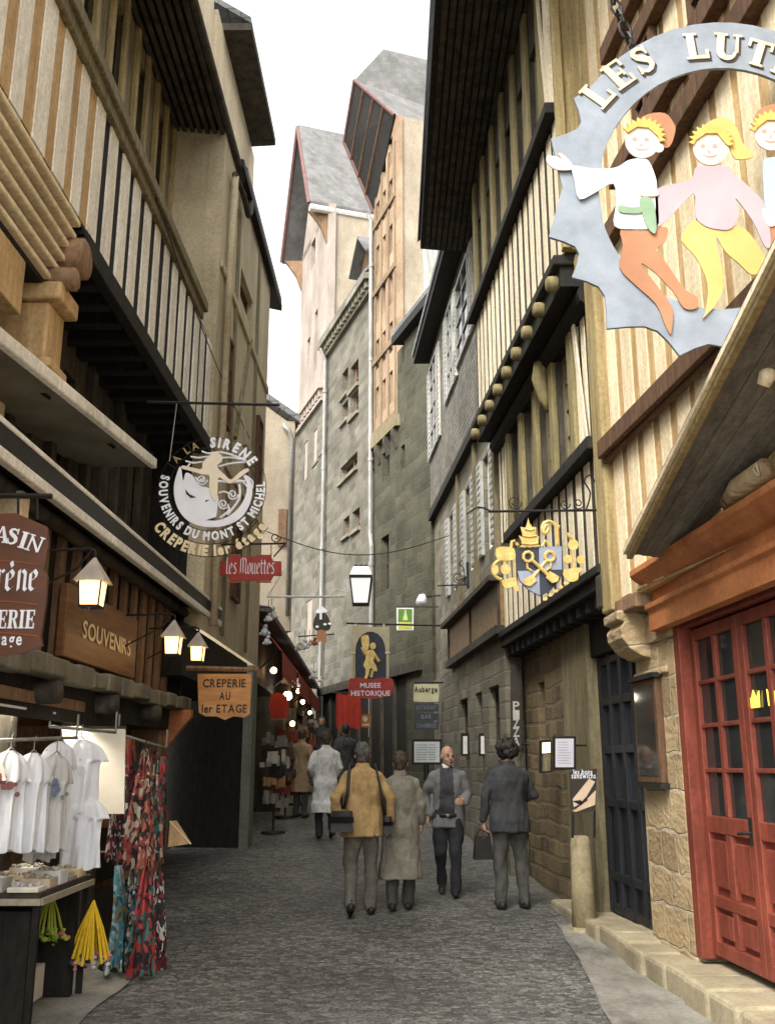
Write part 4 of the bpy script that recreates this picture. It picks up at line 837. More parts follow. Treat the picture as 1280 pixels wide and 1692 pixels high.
NIB = {   # black letter, drawn with a slanted broad nib
 'l': (.32, [[(.08,1.55),(.08,.12),(.22,0)]]), 'e': (.52, [[(.08,.85),(.08,.15),(.24,0),(.42,.14)], [(.08,.85),(.26,1),(.42,.82),(.38,.62),(.1,.46)]]),
 's': (.52, [[(.42,.92),(.22,1),(.08,.78),(.42,.34),(.36,.04),(.06,.08)]]), 'o': (.54, [[(.1,.85),(.08,.15),(.24,0)], [(.1,.85),(.28,1),(.44,.85),(.42,.15),(.24,0)]]),
 'u': (.60, [[(.08,1),(.08,.12),(.22,0),(.44,.2)], [(.44,1),(.44,.1),(.54,0)]]), 't': (.38, [[(.12,1.3),(.12,.12),(.26,0)], [(0,.98),(.32,.98)]]),
 'r': (.42, [[(.08,1),(.08,.02)], [(.1,.84),(.26,1),(.36,.9)]]), 'n': (.60, [[(.08,1),(.08,.02)], [(.08,.84),(.28,1),(.44,.84),(.44,.1),(.54,0)]]),
 'i': (.26, [[(.08,1),(.08,.1),(.2,0)], [(.08,1.3),(.12,1.26)]]), 'a': (.56, [[(.08,.9),(.26,1),(.42,.85),(.42,.1),(.52,0)], [(.42,.55),(.14,.45),(.08,.15),(.24,0),(.42,.15)]]),
 'M': (1.0, [[(.12,1.4),(.1,.2),(.02,.05)], [(.12,1.3),(.34,1.5),(.46,1.3),(.46,.1)], [(.46,1.3),(.66,1.5),(.84,1.25),(.82,.15),(.95,0)]]),
 'S': (.72, [[(.6,1.35),(.3,1.5),(.1,1.2),(.56,.6),(.5,.08),(.06,.12)], [(.34,1.45),(.34,.1)]]),
 "'": (.14, [[(.04,1.4),(.06,1.2)]]), '`': (.0, [[(-.36,1.42),(-.26,1.18)]]), ' ': (.3, [])}
def pieces(ch, nib=None):
    if nib is None: return SER[ch]
    wd, st = NIB[ch]; out = []; nx, ny = nib*.77, nib*.64
    for s in st:
        for (a, b), (c, d) in zip(s, s[1:]): out.append([(a-nx,b-ny),(a+nx,b+ny),(c+nx,d+ny),(c-nx,d-ny)])
    return wd, out
def write(mb, s, size, frame, th=.006, gap=.12, width=None, nib=None, mi=0, off=(0,0)):
    ws = [pieces(c, nib)[0] for c in s]; tot = sum(ws) + gap*(len(s)-1); sx = (width/size/tot) if width else 1
    x = -tot/2; f, n = frame; k = 0
    for c, wd in zip(s, ws):
        for q in pieces(c, nib)[1]:
            k += 1; P = [f((x+u)*size*sx + off[0], v*size + off[1]) for u, v in q]; mb.ext(P, n*(th + .0003*(k % 7)), mi)
        x += wd + gap
def write_at(mb, ch, size, c, ang, Y, th, mi=0, off=(0,0)):
    wd, ps = SER[ch]; rd = R(ang - 90)
    for k, q in enumerate(ps):
        P = []
        for u, v in q:
            u = (u - wd/2)*size; v = (v-.5)*size
            P.append((c[0] + u*math.cos(rd) - v*math.sin(rd) + off[0], Y, c[1] + u*math.sin(rd) + v*math.cos(rd) + off[1]))
        mb.ext(P, (0, -th - .0003*(k % 7), 0), mi)
NY = Vector((0,-1,0))
class Sheet:
    """a flat sign standing across the lane; outlines are measured on the photograph and keep real thickness"""
    def __init__(s, Y): s.Y = Y
    def q(s, px, py, d=0): v = atY(px, py, s.Y); return Vector((v.x, s.Y - d, v.z))
    def poly(s, mb, pts, d, th, mi=0): mb.ext([s.q(x, y, d) for x, y in pts], (0, -th, 0), mi)
    def line(s, mb, pts, d, r, mi=0, n=6): mb.tube([s.q(x, y, d) for x, y in pts], r, n, mi)
def spline(pts, k=4, closed=True):
    n = len(pts); out = []
    for i in range(n if closed else n-1):
        p0, p1, p2, p3 = [pts[(i+j-1) % n] if closed else pts[min(max(i+j-1,0),n-1)] for j in range(4)]
        for t in range(k):
            t /= k
            out.append(tuple(.5*((2*b) + (c-a)*t + (2*a-5*b+4*c-d)*t*t + (3*b-a-3*c+d)*t**3) for a, b, c, d in zip(p0, p1, p2, p3)))
    if not closed: out.append(pts[-1])
    return out
def ell(cx, cy, rx, ry, n=20, a0=0, a1=360): return [(cx + rx*math.cos(R(a0+(a1-a0)*i/n)), cy + ry*math.sin(R(a0+(a1-a0)*i/n))) for i in range(n)]

# ------------------------------------------------------------------ painted cut-out sign of dancing elves
S = Sheet(5.0)
sg = thing('hanging_shop_sign', S.q(1190, 310), 'blue grey star-edged round sign with three painted dancing elf children hung high on the right', 'sign')
cu = lambda u, v: (880 + u/3.2, 130 + v/3.2)
inner = [(1190 + 205*math.cos(R(a)), 314 - 200*math.sin(R(a))) for a in range(0, 360, 6)]
outer = []
cusps = [(149,284),(164,292),(180,262),(196,296),(211,288),(231,300),(256,286),(279,300),(303,290),(326,300),(350,290),(12,296),(31,284)]
top = [(a, 272) for a in range(37, 149, 7)]
allp = top + []
def cpt(a, r): return (1190 + r*math.cos(R(a)), 312 - r*math.sin(R(a)))
seq = [q for q in cusps]
outer += [cpt(a, r) for a, r in top]
for (a0, r0), (a1, r1) in zip(seq, seq[1:]):
    if a1 < a0: a1 += 360
    if r1 == 262 or r0 == 262: outer.append(cpt(a0, r0)); continue
    for t in range(5):
        t /= 5; dip = 34*math.sin(math.pi*t); outer.append(cpt(a0 + (a1-a0)*t, r0 + (r1-r0)*t - dip))
outer.append(cpt(*seq[-1]))
# ring built as a strip between the outer edge and the inner circle
oa = sorted([(math.atan2(312-y, x-1190) % (2*math.pi), x, y) for x, y in outer])
mb = MB(); n = len(oa); vs = []
for a, x, y in oa:
    i_ = (1190 + 203*math.cos(a), 314 - 199*math.sin(a))
    for d in (0, .02): vs += [S.q(x, y, d), S.q(*i_, d)]
fs = []
for i in range(n):
    j = (i+1) % n; a, b = 4*i, 4*j
    fs += [(a, a+1, b+1, b), (a+2, b+2, b+3, a+3), (a, b, b+2, a+2), (a+1, a+3, b+3, b+1)]
mb.add(vs, fs); mb.build('ring', m_bluegrey, sg)
m_flesh = M('painted_flesh', (.60,.47,.41), (.53,.40,.34), 4, rough=.6); m_tw = M('painted_white_tunic', (.56,.60,.585), (.44,.49,.48), 2, rough=.6)
m_to = M('painted_orange_tights', (.36,.175,.09), (.29,.13,.065), 2, rough=.6); m_tp = M('painted_pink_tunic', (.43,.315,.34), (.35,.25,.275), 2, rough=.6)
m_ty = M('painted_yellow_tights', (.54,.38,.13), (.45,.30,.09), 2, rough=.6); m_tg = M('painted_green', (.22,.32,.21), (.17,.26,.16), 4, rough=.6)
m_tb = M('painted_blue_tunic', (.35,.43,.53), (.28,.36,.46), 2, rough=.6); m_hair = M('painted_yellow_hair', (.58,.40,.11), (.44,.28,.06), 8, rough=.6)
m_ink = M('painted_ink', (.03,.025,.02), (.05,.04,.03), 8, rough=.6)
def fig(part, mat, pts, d, th=.008, smooth=True):
    mb = MB(); P = [cu(*q) for q in pts]; S.poly(mb, spline(P, 3) if smooth else P, d+.02, th); return mb.build(part, mat, sg)
def hair_spikes(cx, cy, rx, ry, a0, a1, n, out=1.28):
    o = []
    for i in range(n): a = R(a0 + (a1-a0)*i/n); b = R(a0 + (a1-a0)*(i+.5)/n); o += [(cx+rx*math.cos(a), cy-ry*math.sin(a)), (cx+rx*out*math.cos(b), cy-ry*out*math.sin(b))]
    o.append((cx+rx*math.cos(R(a1)), cy-ry*math.sin(R(a1)))); return o
def head(cx, cy, rx, ry, d, flip=1):
    h_ = fig('head', m_flesh, ell(cx, cy, rx, ry, 14) , d)
    mb = MB()
    for dx in (-.38, .30):
        P = [cu(*q) for q in ell(cx+rx*dx*flip-6, cy-ry*.12, 13, 10, 10)]; S.poly(mb, P, d+.028, .002)
    P = [cu(*q) for q in [(cx-40,cy+ry*.42),(cx-15,cy+ry*.55),(cx+15,cy+ry*.53),(cx+38,cy+ry*.38),(cx+15,cy+ry*.47),(cx-12,cy+ry*.48)]]; S.poly(mb, P, d+.028, .002)
    P = [cu(*q) for q in [(cx-8,cy-2),(cx-16,cy+22),(cx+2,cy+24),(cx-8,cy+18)]]; S.poly(mb, P, d+.028, .0015)
    mb.build('features', M('painted_features', (.42,.27,.22), (.34,.2,.17), 8, rough=.6), h_)
# first child
fig('hat', m_to, [(545,250),(600,205),(690,200),(735,250),(745,292),(715,375),(660,365),(640,270)], .006)
fig('tights', m_to, [(458,812),(560,818),(700,800),(688,880),(645,920),(700,990),(745,1060),(800,1130),(860,1170),(858,1225),(790,1225),(735,1140),(640,1040),(600,1010),(570,990),(580,1020),(690,1160),(732,1240),(725,1345),(715,1360),(685,1300),(640,1200),(520,1090),(452,1010),(470,900)], .004)
fig('tunic', m_tw, [(205,480),(215,560),(240,655),(330,615),(420,572),(432,680),(424,795),(530,812),(645,800),(655,720),(648,600),(640,540),(605,455),(560,440),(495,450),(430,488),(310,495)], .010)
fig('hand', m_flesh, [(68,430),(72,468),(120,500),(196,500),(204,474),(168,432),(140,412),(128,420),(150,446),(120,430),(96,428)], .012)
head(570, 352, 90, 88, .014); fig('ear', m_flesh, ell(655, 386, 28, 24, 10), .013)
fig('hair', m_hair, hair_spikes(575, 330, 92, 82, 165, -20, 11) + [(650,330),(600,285),(540,280),(495,310)], .0235, smooth=False)
fig('belt', m_tg, [(450,690),(510,702),(562,700),(562,730),(505,734),(448,724)], .0185); fig('pouch', m_tg, [(556,655),(618,658),(640,760),(636,838),(600,815),(572,745)], .0195)
# second child
fig('hat', m_ty, [(890,300),(920,245),(1000,225),(1060,262),(1100,360),(1160,425),(1060,440),(1010,350)], .006)
fig('tights', m_ty, [(842,765),(775,850),(800,900),(858,965),(915,1100),(905,1240),(888,1280),(960,1200),(1000,1085),(970,930),(960,850),(1010,930),(1080,990),(1150,1050),(1230,1010),(1200,930),(1100,800),(960,800)], .004)
fig('tunic', m_tp, [(650,600),(640,700),(642,800),(720,745),(840,625),(848,740),(890,790),(960,812),(1040,808),(1080,720),(1060,650),(1150,770),(1215,905),(1245,880),(1215,690),(1130,590),(1040,510),(1010,480),(860,480),(835,540),(760,570)], .010)
head(928, 388, 92, 90, .014)
fig('hair', m_hair, hair_spikes(930, 360, 95, 80, 190, -15, 12) + [(1005,370),(960,315),(900,315),(850,350)], .0235, smooth=False)
fig('hand', m_flesh, [(558,608),(600,590),(645,610),(650,640),(600,645),(560,640)], .0195)
# third child
fig('hat', m_to, [(1165,230),(1200,170),(1300,150),(1400,190),(1400,260),(1280,200)], .006)
fig('tights', m_to, [(1220,770),(1240,950),(1300,1080),(1360,1060),(1380,800)], .004)
fig('tunic', m_tb, [(1205,470),(1215,700),(1230,780),(1390,780),(1420,560),(1380,440),(1240,435)], .010)
head(1250, 310, 92, 90, .014)
fig('hair', m_hair, hair_spikes(1252, 290, 95, 80, 190, -15, 12) + [(1325,300),(1280,245),(1220,245),(1170,285)], .0235, smooth=False)
fig('hand', m_flesh, [(1200,705),(1240,720),(1290,770),(1250,800),(1215,780)], .012)
# lettering round the top: cream letters with a black drop edge
cen = S.q(1190, 312); rl = (S.q(1190, 80) - cen).z
mbl = MB(); mbk = MB()
for ch, an in (('L',139.5),('E',128),('S',116.5),('L',94.5),('U',82.5),('T',70.5),('I',61.5),('N',52),('S',41)):
    an2 = an; c = (cen.x + .935*rl*math.cos(R(an2)), cen.z + rl*math.sin(R(an2)))
    write_at(mbl, ch, .185, c, an2, 4.976, .006); write_at(mbk, ch, .19, c, an2, 4.9795, .003, off=(.014,-.012))
mbl.build('lettering', m_cream, sg); mbk.build('letter_shade', m_ink, sg)
ch_ = MB(); a = S.q(1052, 96); b = Vector((a.x-.42, 5.0, a.z + 1.5)); k = 18
for i in range(k):
    c = a.lerp(b, (i+.5)/k); u = (b-a).normalized(); s_ = (NY if i % 2 else u.cross(NY)); r_ = (b-a).length/k
    ch_.tube([c + u*(r_*.75*math.cos(t*math.pi/4)) + s_*(r_*.38*math.sin(t*math.pi/4)) for t in range(9)], .009, 5)
ch_.build('chain', m_black, sg)
br = thing('sign_bracket', (2.1, 5.0, b.z), 'brown timber arm high on the slatted wall carrying the chain of the round elf sign', 'bracket')
mb = MB(); mb.box(b.x-.2, 2.44, 4.95, 5.05, b.z, b.z+.12); mb.build('arm', m_brown, br, bevel=.01)
mb = MB(); mb.tube([(2.44,5.0,b.z-.5),(b.x+.6,5.0,b.z)], .03, 6); mb.build('strut', m_brown, br)

# ------------------------------------------------------------------ round mermaid sign
S = Sheet(8.7); c8 = lambda u, v: (250 + u/4.13, 650 + v/4.13)
m_sw = M('white_enamel', (.86,.86,.88), (.74,.74,.78), 3, rough=.5); m_sy = M('cream_gilt_letters', (.80,.68,.42), (.70,.56,.30), 5, rough=.5); m_mer = M('cream_enamel', (.84,.74,.58), (.78,.66,.48), 3, rough=.5)
sg = thing('mermaid_sign', S.q(352, 666), 'round openwork sign of a white mermaid on a crescent moon, ringed with letters', 'sign')
def cut(part, mat, pts, d, th=.01, k=3, pr_=None):
    mb = MB(); P = [c8(*q) for q in pts]; S.poly(mb, spline(P, k) if k else P, d, th); return mb.build(part, mat, pr_ or sg)
moon = cut('moon', m_sw, [(200,500),(172,560),(155,640),(162,730),(195,810),(250,870),(330,905),(420,915),(500,905),(575,875),(635,825),(676,745),(690,660),(672,590),(625,560),(652,620),(640,710),(595,785),(530,840),(455,868),(395,868),(440,845),(452,770),(455,700),(400,650),(330,630),(280,560),(235,545),(218,600)], 0)
mb = MB()
for q in ([(232,655),(262,690),(308,712),(270,716),(240,690)], [(370,732),(400,728),(372,744)], [(370,868),(445,845),(425,868)]): S.poly(mb, [c8(*a) for a in q], .0105, .003)
mb.build('face_mark', m_ink, moon)
cut('mermaid', m_mer, [(400,425),(440,408),(480,425),(482,465),(455,490),(462,520),(505,560),(545,592),(600,545),(652,515),(668,530),(640,552),(555,612),(520,612),(462,575),(455,640),(452,700),(440,740),(410,700),(396,640),(398,565),(345,556),(280,535),(212,516),(218,496),(290,512),(345,520),(352,480),(375,450)], .011)
mb = MB()
for q in ([(475,400),(560,425),(640,450)], [(480,440),(560,440),(650,460)], [(460,500),(540,480),(640,470)], [(345,395),(390,410),(470,402),(560,420)], [(270,432),(320,440),(385,432)], [(235,462),(290,475),(350,468)], [(265,480),(250,505),(290,540)], [(300,570),(320,600),(350,590),(360,575)], [(460,680),(500,672),(540,690)], [(560,605),(610,595),(655,640),(670,690)], [(640,560),(690,600),(688,650)]):
    S.line(mb, spline([c8(*a) for a in q], 4, False), .004, .009)
for cx_, cy_ in ((555,690),(490,755),(345,590)):
    S.line(mb, [c8(cx_ + (38-i*1.5)*math.cos(i*.5), cy_ + (38-i*1.5)*math.sin(i*.5)) for i in range(22)], .004, .008)
for q in ([(600,620),(600,720),(520,830)], [(520,770),(530,800),(470,850)], [(455,600),(540,605),(640,600)]): S.line(mb, spline([c8(*a) for a in q], 4, False), .004, .012)
mb.build('hair_and_scrolls', m_sw, sg)
mp8 = .00590; C0 = S.q(*c8(415, 650), .004); px8 = lambda u: u/4.13*mp8
mb = MB(); text_arc(mb, 'SIRENE', px8(92), C0, px8(318), 64, NY, sx=.8, bold=.055, span=64, gap=.08)
text_arc(mb, 'SOUVENIRS DU MONT ST MICHEL', px8(78), C0, px8(318), 266, NY, sx=.75, bold=.05, inward=True, span=204, gap=.1); mb.build('lettering', m_sw, sg)
mb = MB(); text_arc(mb, 'A LA', px8(72), C0, px8(318), 127, NY, sx=.85, bold=.02, span=38, gap=.1); mb.build('dull_lettering', m_ochre, sg)
mb = MB(); text_arc(mb, 'CREPERIE 1er étage', px8(96), C0, px8(415), 270, NY, sx=.8, bold=.05, inward=True, span=110, gap=.1); mb.build('lower_lettering', m_sy, sg)
mb = MB()
for r_, a0, a1 in ((285,0,360),(352,-45,225),(372,215,325),(455,215,325)):
    mb.tube([C0 + Vector((px8(r_)*math.cos(R(a0+(a1-a0)*i/48)), .006, px8(r_)*math.sin(R(a0+(a1-a0)*i/48)))) for i in range(49)], .004, 5)
for a in range(0, 360, 30): mb.tube([C0 + Vector((px8(270)*math.cos(R(a)), .006, px8(270)*math.sin(R(a)))), C0 + Vector((px8(355)*math.cos(R(a)), .006, px8(355)*math.sin(R(a))))], .004, 5)
mb.build('wire_ring', m_black, sg)
mb = MB(); S.line(mb, [(243,664),(462,669)], 0, .014); mb.build('bar', m_black, sg)
mb = MB(); S.line(mb, [(292,667),(280,762)], 0, .005); mb.build('hanging_rod', m_zinc, sg); mb = MB(); S.line(mb, [(398,668),(410,735)], 0, .004); mb.build('hanging_rod', m_zinc, sg)

# ------------------------------------------------------------------ red black-letter sign and its bracket
S = Sheet(12.6); sg = thing('red_plaque_sign', S.q(414, 941), 'small red hanging plaque with white black-letter writing under the mermaid sign', 'sign')
mb = MB(); S.poly(mb, [(364,928),(376,928),(380,920),(448,920),(452,928),(465,928),(465,952),(452,952),(448,960),(380,960),(376,952),(364,952)], 0, .03); mb.build('board', M('red_enamel', (.42,.05,.035), (.34,.035,.025), 5, rough=.5), sg)
mb = MB(); o_ = S.q(414, 949, .031); write(mb, 'les Mouettes', .145, xz(o_), .004, .06, width=.64, nib=.075); mb.build('lettering', m_sw, sg)
mb = MB()
for a, b in (((376,918),(398,918)),((424,918),(448,918)),((376,962),(398,962)),((424,962),(448,962))): S.line(mb, [a, b], .01, .012)
mb.build('edge_strip', m_orange, sg)
mb = MB(); S.line(mb, [(360,900),(472,898)], 0, .014); S.line(mb, [(452,920),(472,898)], 0, .01); S.line(mb, [(378,900),(378,920)], 0, .006); S.line(mb, [(448,899),(448,920)], 0, .006)
S.line(mb, [(455 + (9-i*.5)*math.cos(i*.6), 888 + (9-i*.5)*math.sin(i*.6)) for i in range(14)], 0, .008); mb.build('bracket', m_black, sg)

# ------------------------------------------------------------------ gilt coat of arms on a scrolled bracket
S = Sheet(9.0); sg = thing('coat_of_arms_sign', S.q(905, 846), 'gilt coat of arms with crossed keys on a quartered blue shield', 'sign')
c3_ = lambda u, v: (800 + u/6.4, 840 + v/6.4)
def cc(part, mat, pts, d=0, th=.012, k=0, pr_=None):
    mb = MB(); P = [c3_(*q) for q in pts]; S.poly(mb, spline(P, k) if k else P, d, th); return mb.build(part, mat, pr_ or sg)
m_sd = M('black_blue_enamel', (.05,.055,.075), (.035,.04,.055), 5, rough=.5); m_sb = M('grey_blue_enamel', (.34,.38,.47), (.27,.31,.40), 5, rough=.5)
sh_ = cc('shield', m_sd, [(330,420),(820,400),(825,650),(800,760),(700,870),(590,930),(470,870),(370,770),(345,670)], -.012)
cc('quarter', m_sb, [(576,412),(815,402),(819,648),(580,655)], .0005, .004, 0, sh_); cc('quarter', m_sb, [(350,664),(578,658),(588,922),(472,864),(376,764)], .0005, .004, 0, sh_)
mb = MB()
for (bx, by), (ex, ey), bit in (((460,515),(720,760),1), ((690,510),(470,790),-1)):
    S.line(mb, [c3_(bx + 52*math.cos(i*.7), by + 52*math.sin(i*.7)) for i in range(10)], .012, .017); S.line(mb, [c3_(bx+(ex-bx)*.16, by+(ey-by)*.16), c3_(ex, ey)], .014 + .01*bit, .017)
    q = [(ex-40*bit,ey-90),(ex+60*bit,ey-30),(ex+50*bit,ey+20),(ex-10*bit,ey+40),(ex-80*bit,ey-20)]; S.poly(mb, [c3_(*a) for a in q], .012 + .012*(bit+1), .012)
    S.line(mb, [c3_(bx-10*bit, by+70), c3_(bx-5*bit, by+120), c3_(bx+40*bit, by+150)], .012, .012)
mb.build('crossed_keys', m_gold, sh_)
mb = MB(); S.poly(mb, [c3_(*q) for q in [(370,415),(400,380),(360,290),(405,310),(380,200),(430,210),(450,160),(460,105),(475,160),(500,200),(548,205),(530,300),(575,300),(560,380),(590,405)]], .006, .014)
for y_, w_ in ((375,90),(295,75),(225,50)): S.line(mb, [c3_(475-w_, y_), c3_(475, y_+12), c3_(475+w_, y_)], .022, .010)
mb.build('tiara', m_gold, sg)
mb = MB(); S.line(mb, spline([c3_(*q) for q in [(655,260),(680,215),(655,180),(625,235),(650,275),(610,240),(620,170),(680,140),(740,170),(770,240),(770,390)]], 3, False), .006, .017); S.line(mb, [c3_(790,180), c3_(770,230)], .006, .012); S.line(mb, [c3_(610,400), c3_(645,345), c3_(680,395)], .006, .016); mb.build('crozier', m_gold, sg)
mb = MB(); S.poly(mb, spline([c3_(*q) for q in [(120,430),(200,408),(290,420),(318,450),(318,545),(140,550)]], 2), .004, .014)
S.line(mb, [c3_(205 + 118*math.cos(R(a))*1.0, 650 + 105*math.sin(R(a))) for a in range(100, 300, 12)], .004, .016); S.poly(mb, [c3_(*q) for q in ell(220,645,52,58,14)], .004, .014); S.poly(mb, [c3_(*q) for q in ell(115,650,34,50,12)], .004, .012)
S.poly(mb, spline([c3_(*q) for q in [(180,770),(240,750),(330,735),(345,800),(360,870),(320,880),(300,830),(220,850)]], 2), .004, .014); S.line(mb, [c3_(280,430), c3_(290,350), c3_(325,345)], .004, .016); S.line(mb, [c3_(330,365), c3_(355,395)], .004, .016); S.line(mb, [c3_(318,545), c3_(325,720)], .004, .008); mb.build('left_ornament', m_gold, sg)
mb = MB()
for cx_, cy_, r_ in ((935,390,56),(875,540,44),(1015,545,44)): S.poly(mb, [c3_(*q) for q in ell(cx_,cy_,r_,r_*1.05,14)], .004, .014)
S.line(mb, [c3_(870,265), c3_(900,300), c3_(945,330)], .004, .016); S.line(mb, [c3_(925,440), c3_(945,560), c3_(935,650)], .004, .013); S.poly(mb, spline([c3_(*q) for q in [(835,655),(1040,628),(995,690),(985,760),(900,780),(850,745)]], 2), .004, .014)
for i in range(5): S.poly(mb, [c3_(*q) for q in ell(640+i*55, 960-i*42, 26, 18, 8)], .004, .010)
mb.build('right_ornament', m_gold, sg)
mb = MB(); S.line(mb, [(806,845),(988,843)], 0, .013); S.line(mb, [(986,800),(987,843)], 0, .012)
for cx_, r_ in ((850,12),(933,9),(955,10)): S.line(mb, [(cx_ + (r_-i*.45)*math.cos(i*.55), 842 - r_ + (r_-i*.45)*math.sin(i*.55)) for i in range(18)], 0, .006)
S.line(mb, spline([(968,843),(975,815),(965,795),(975,785),(985,800)], 4, False), 0, .008); S.line(mb, [(862,843),(862,868)], 0, .005); S.line(mb, [(925,843),(925,866)], 0, .005); S.line(mb, spline([(770,850),(790,838),(812,845)], 3, False), 0, .009); mb.build('iron_bracket', m_black, sg)

# ------------------------------------------------------------------ brown shop board at the left edge
S = Sheet(5.2); sg = thing('brown_shop_sign', S.q(20, 830), 'brown scalloped wooden hanging sign with white lettering at the left edge above the shop', 'sign')
edge = [(-85,840),(-30,852),(30,850),(66,866),(80,872),(82,905),(75,945),(81,955),(78,1000),(70,1055),(72,1068),(35,1082),(-40,1088),(-85,1086)]
mb = MB(); S.poly(mb, edge, 0, .03); mb.build('board', M('glossy_brown_sign_paint', (.15,.058,.028), (.085,.034,.018), 1.6, (1,1,3), .4, lo=.3, hi=.7), sg)
mb = MB(); mp5 = (S.q(1,900)-S.q(0,900)).x
f0 = lambda px, py: xz(S.q(px, py, .031))
def tilt(px, py, an):
    o = S.q(px, py, .031); ca, sa = math.cos(R(an)), math.sin(R(an)); return (lambda u, v: o + Vector((u*ca - v*sa, 0, u*sa + v*ca)), NY)
for ch, px, py, an in (('M',-62,906,14),('A',-38,900,8),('G',-15,898,2),('A',5,899,-4),('S',22,902,-9),('I',38,908,-14),('N',56,914,-18)): write(mb, ch, 28*mp5, tilt(px, py, an), .004)
write(mb, 'Sire`ne', 33*mp5, f0(15, 977), .004, .08, width=98*mp5, nib=.10); write(mb, "a la", 26*mp5, f0(-60, 972), .004, .08, width=34*mp5, nib=.10)
write(mb, 'CREPERIE', 30*mp5, f0(-6, 1040), .004, .10, width=128*mp5); text(mb, '1er étage', 22*mp5*1.3, f0(-6, 1067), width=82*mp5, bold=.02); mb.build('lettering', m_sw, sg)
mb = MB()
for y in (932, 998, 1050): S.line(mb, spline([(-80,y+2),(0,y-3),(66,y+3)], 4, False), .03, .004)
mb.build('ruled_line', M('brick_red_line', (.32,.09,.04), (.26,.07,.03), 5, rough=.5), sg)
mb = MB(); S.line(mb, [(-120,818),(86,820)], .0, .016)
for x in (-60, 30, 62): S.line(mb, [(x,819),(x,858)], 0, .007)
mb.build('iron_bar', m_black, sg)

# ------------------------------------------------------------------ wooden board on the mezzanine wall
a0 = FL.at(120, 1072, -.1)[0]; a1 = FL.at(236, 1090, -.1)[0]
sg = thing('wall_signboard', FL.p(a0, 2.4, -.2), 'long brown varnished signboard fixed to the wall between the lit lanterns', 'sign')
mb = MB(); mb.fb(FL, a0, a1, 2.42, 3.0, -.24, -.17); mb.build('board', M('varnished_signboard', (.23,.11,.04), (.12,.055,.02), 3, (2,.5,6), .45, c3=(.17,.08,.03)), sg, bevel=.01)
mb = MB(); text(mb, 'SOUVENIRS', .2, onF(FL, a1-.95, 2.62, -.165), width=1.5, bold=.02); mb.build('lettering', m_sy, sg)
# hanging wooden board in front of the entry
S = Sheet(10.9); sg = thing('hanging_wood_sign', S.q(372, 1105), 'orange wooden hanging board with black lettering on a pale bar by the dark entry', 'sign')
mb = MB(); S.poly(mb, [(327,1114),(414,1114),(416,1122),(413,1180),(404,1186),(386,1184),(372,1190),(358,1184),(340,1184),(329,1178)], 0, .03); mb.build('board', M('orange_varnished_board', (.66,.33,.12), (.48,.22,.07), 4, (1,1,5), .5), sg)
mb = MB()
for s, px, py, w_ in (('CREPERIE', 371, 1136, 70), ('AU', 372, 1157, 18), ('1er ETAGE', 371, 1178, 72)): text(mb, s, .125, xz(S.q(px, py, .031)), width=w_*.0066, bold=.02)
mb.build('lettering', m_ink, sg)
mb = MB(); S.line(mb, [(308,1104),(428,1107)], -.0, .03); S.line(mb, [(428,1107),(427,1120)], 0, .02); mb.build('bar', m_midbrown, sg)
mb = MB()
for x in (340, 404): S.line(mb, [(x,1106),(x,1115)], 0, .008)
mb.build('hook', m_black, sg)

# ------------------------------------------------------------------ signs deeper in the lane
S = Sheet(19.0); sg = thing('museum_sign', S.q(612, 1038), 'tall hanging sign of a gilt knight under a stone arch above a red lettered scroll', 'sign')
m_arch = M('painted_arch_stone', (.56,.50,.33), (.45,.40,.25), 6, rough=.7)
mb = MB(); S.poly(mb, [(581,1036),(642,1036),(642,1122),(581,1122)], 0, .02); mb.build('panel', m_sd, sg)
mb = MB(); arch = [(638,1122),(638,1080)] + [(612 + 25*math.cos(R(a)), 1076 - 32*math.sin(R(a))) for a in range(0, 181, 20)] + [(587,1080),(587,1122),(580,1122),(580,1036),(643,1036),(643,1122)]
S.poly(mb, arch, .021, .02); mb.build('arch', m_arch, sg)
mb = MB()
for x in (583.5, 640): S.line(mb, [(x,1122),(x,1080)], .045, .022); S.line(mb, [(x-4,1080),(x+4,1080)], .045, .02)
S.line(mb, [(588,1036),(588,1031)], .02, .02); S.line(mb, [(634,1036),(634,1031)], .02, .02); mb.build('column', m_arch, sg)
kn = MB(); S.poly(kn, spline([(605,1078),(614,1074),(620,1080),(617,1092),(621,1100),(623,1110),(616,1108),(612,1104),(608,1118),(604,1118),(604,1106),(600,1100),(604,1090)], 2), .024, .03); S.poly(kn, spline([(598,1052),(608,1050),(610,1064),(606,1078),(600,1072),(597,1060)], 2), .024, .025)
S.poly(kn, ell(616,1068,5,6,10), .024, .03); S.line(kn, [(604,1082),(598,1070)], .03, .035); S.line(kn, [(618,1082),(626,1094)], .03, .035); S.line(kn, [(606,1116),(604,1122)], .03, .03); S.line(kn, [(616,1108),(613,1120)], .03, .03); kn.build('knight', m_gold, sg)
mb = MB(); S.poly(mb, spline([(578,1122),(594,1120),(612,1124),(630,1120),(648,1122),(650,1136),(646,1148),(630,1153),(612,1155),(594,1153),(579,1148),(575,1136)], 2), .005, .05); mb.build('scroll', MATS['red_enamel'], sg)
mb = MB(); text(mb, 'MUSEE', .13, xz(S.q(612, 1137, .056)), width=.40, bold=.02); text(mb, 'HISTORIQUE', .135, xz(S.q(612, 1150, .056)), width=.74, bold=.02); mb.build('lettering', m_sw, sg)
mb = MB(); S.line(mb, [(572,1030),(728,1034)], 0, .02); mb.build('bracket', m_black, sg)
S = Sheet(21.0); sg = thing('green_sign', S.q(669, 1005), 'small white framed green and yellow sign projecting from the dark corner wall', 'sign')
mb = MB(); S.poly(mb, [(655,1005),(683,1005),(683,1042),(655,1042)], 0, .05); mb.build('frame', m_sw, sg)
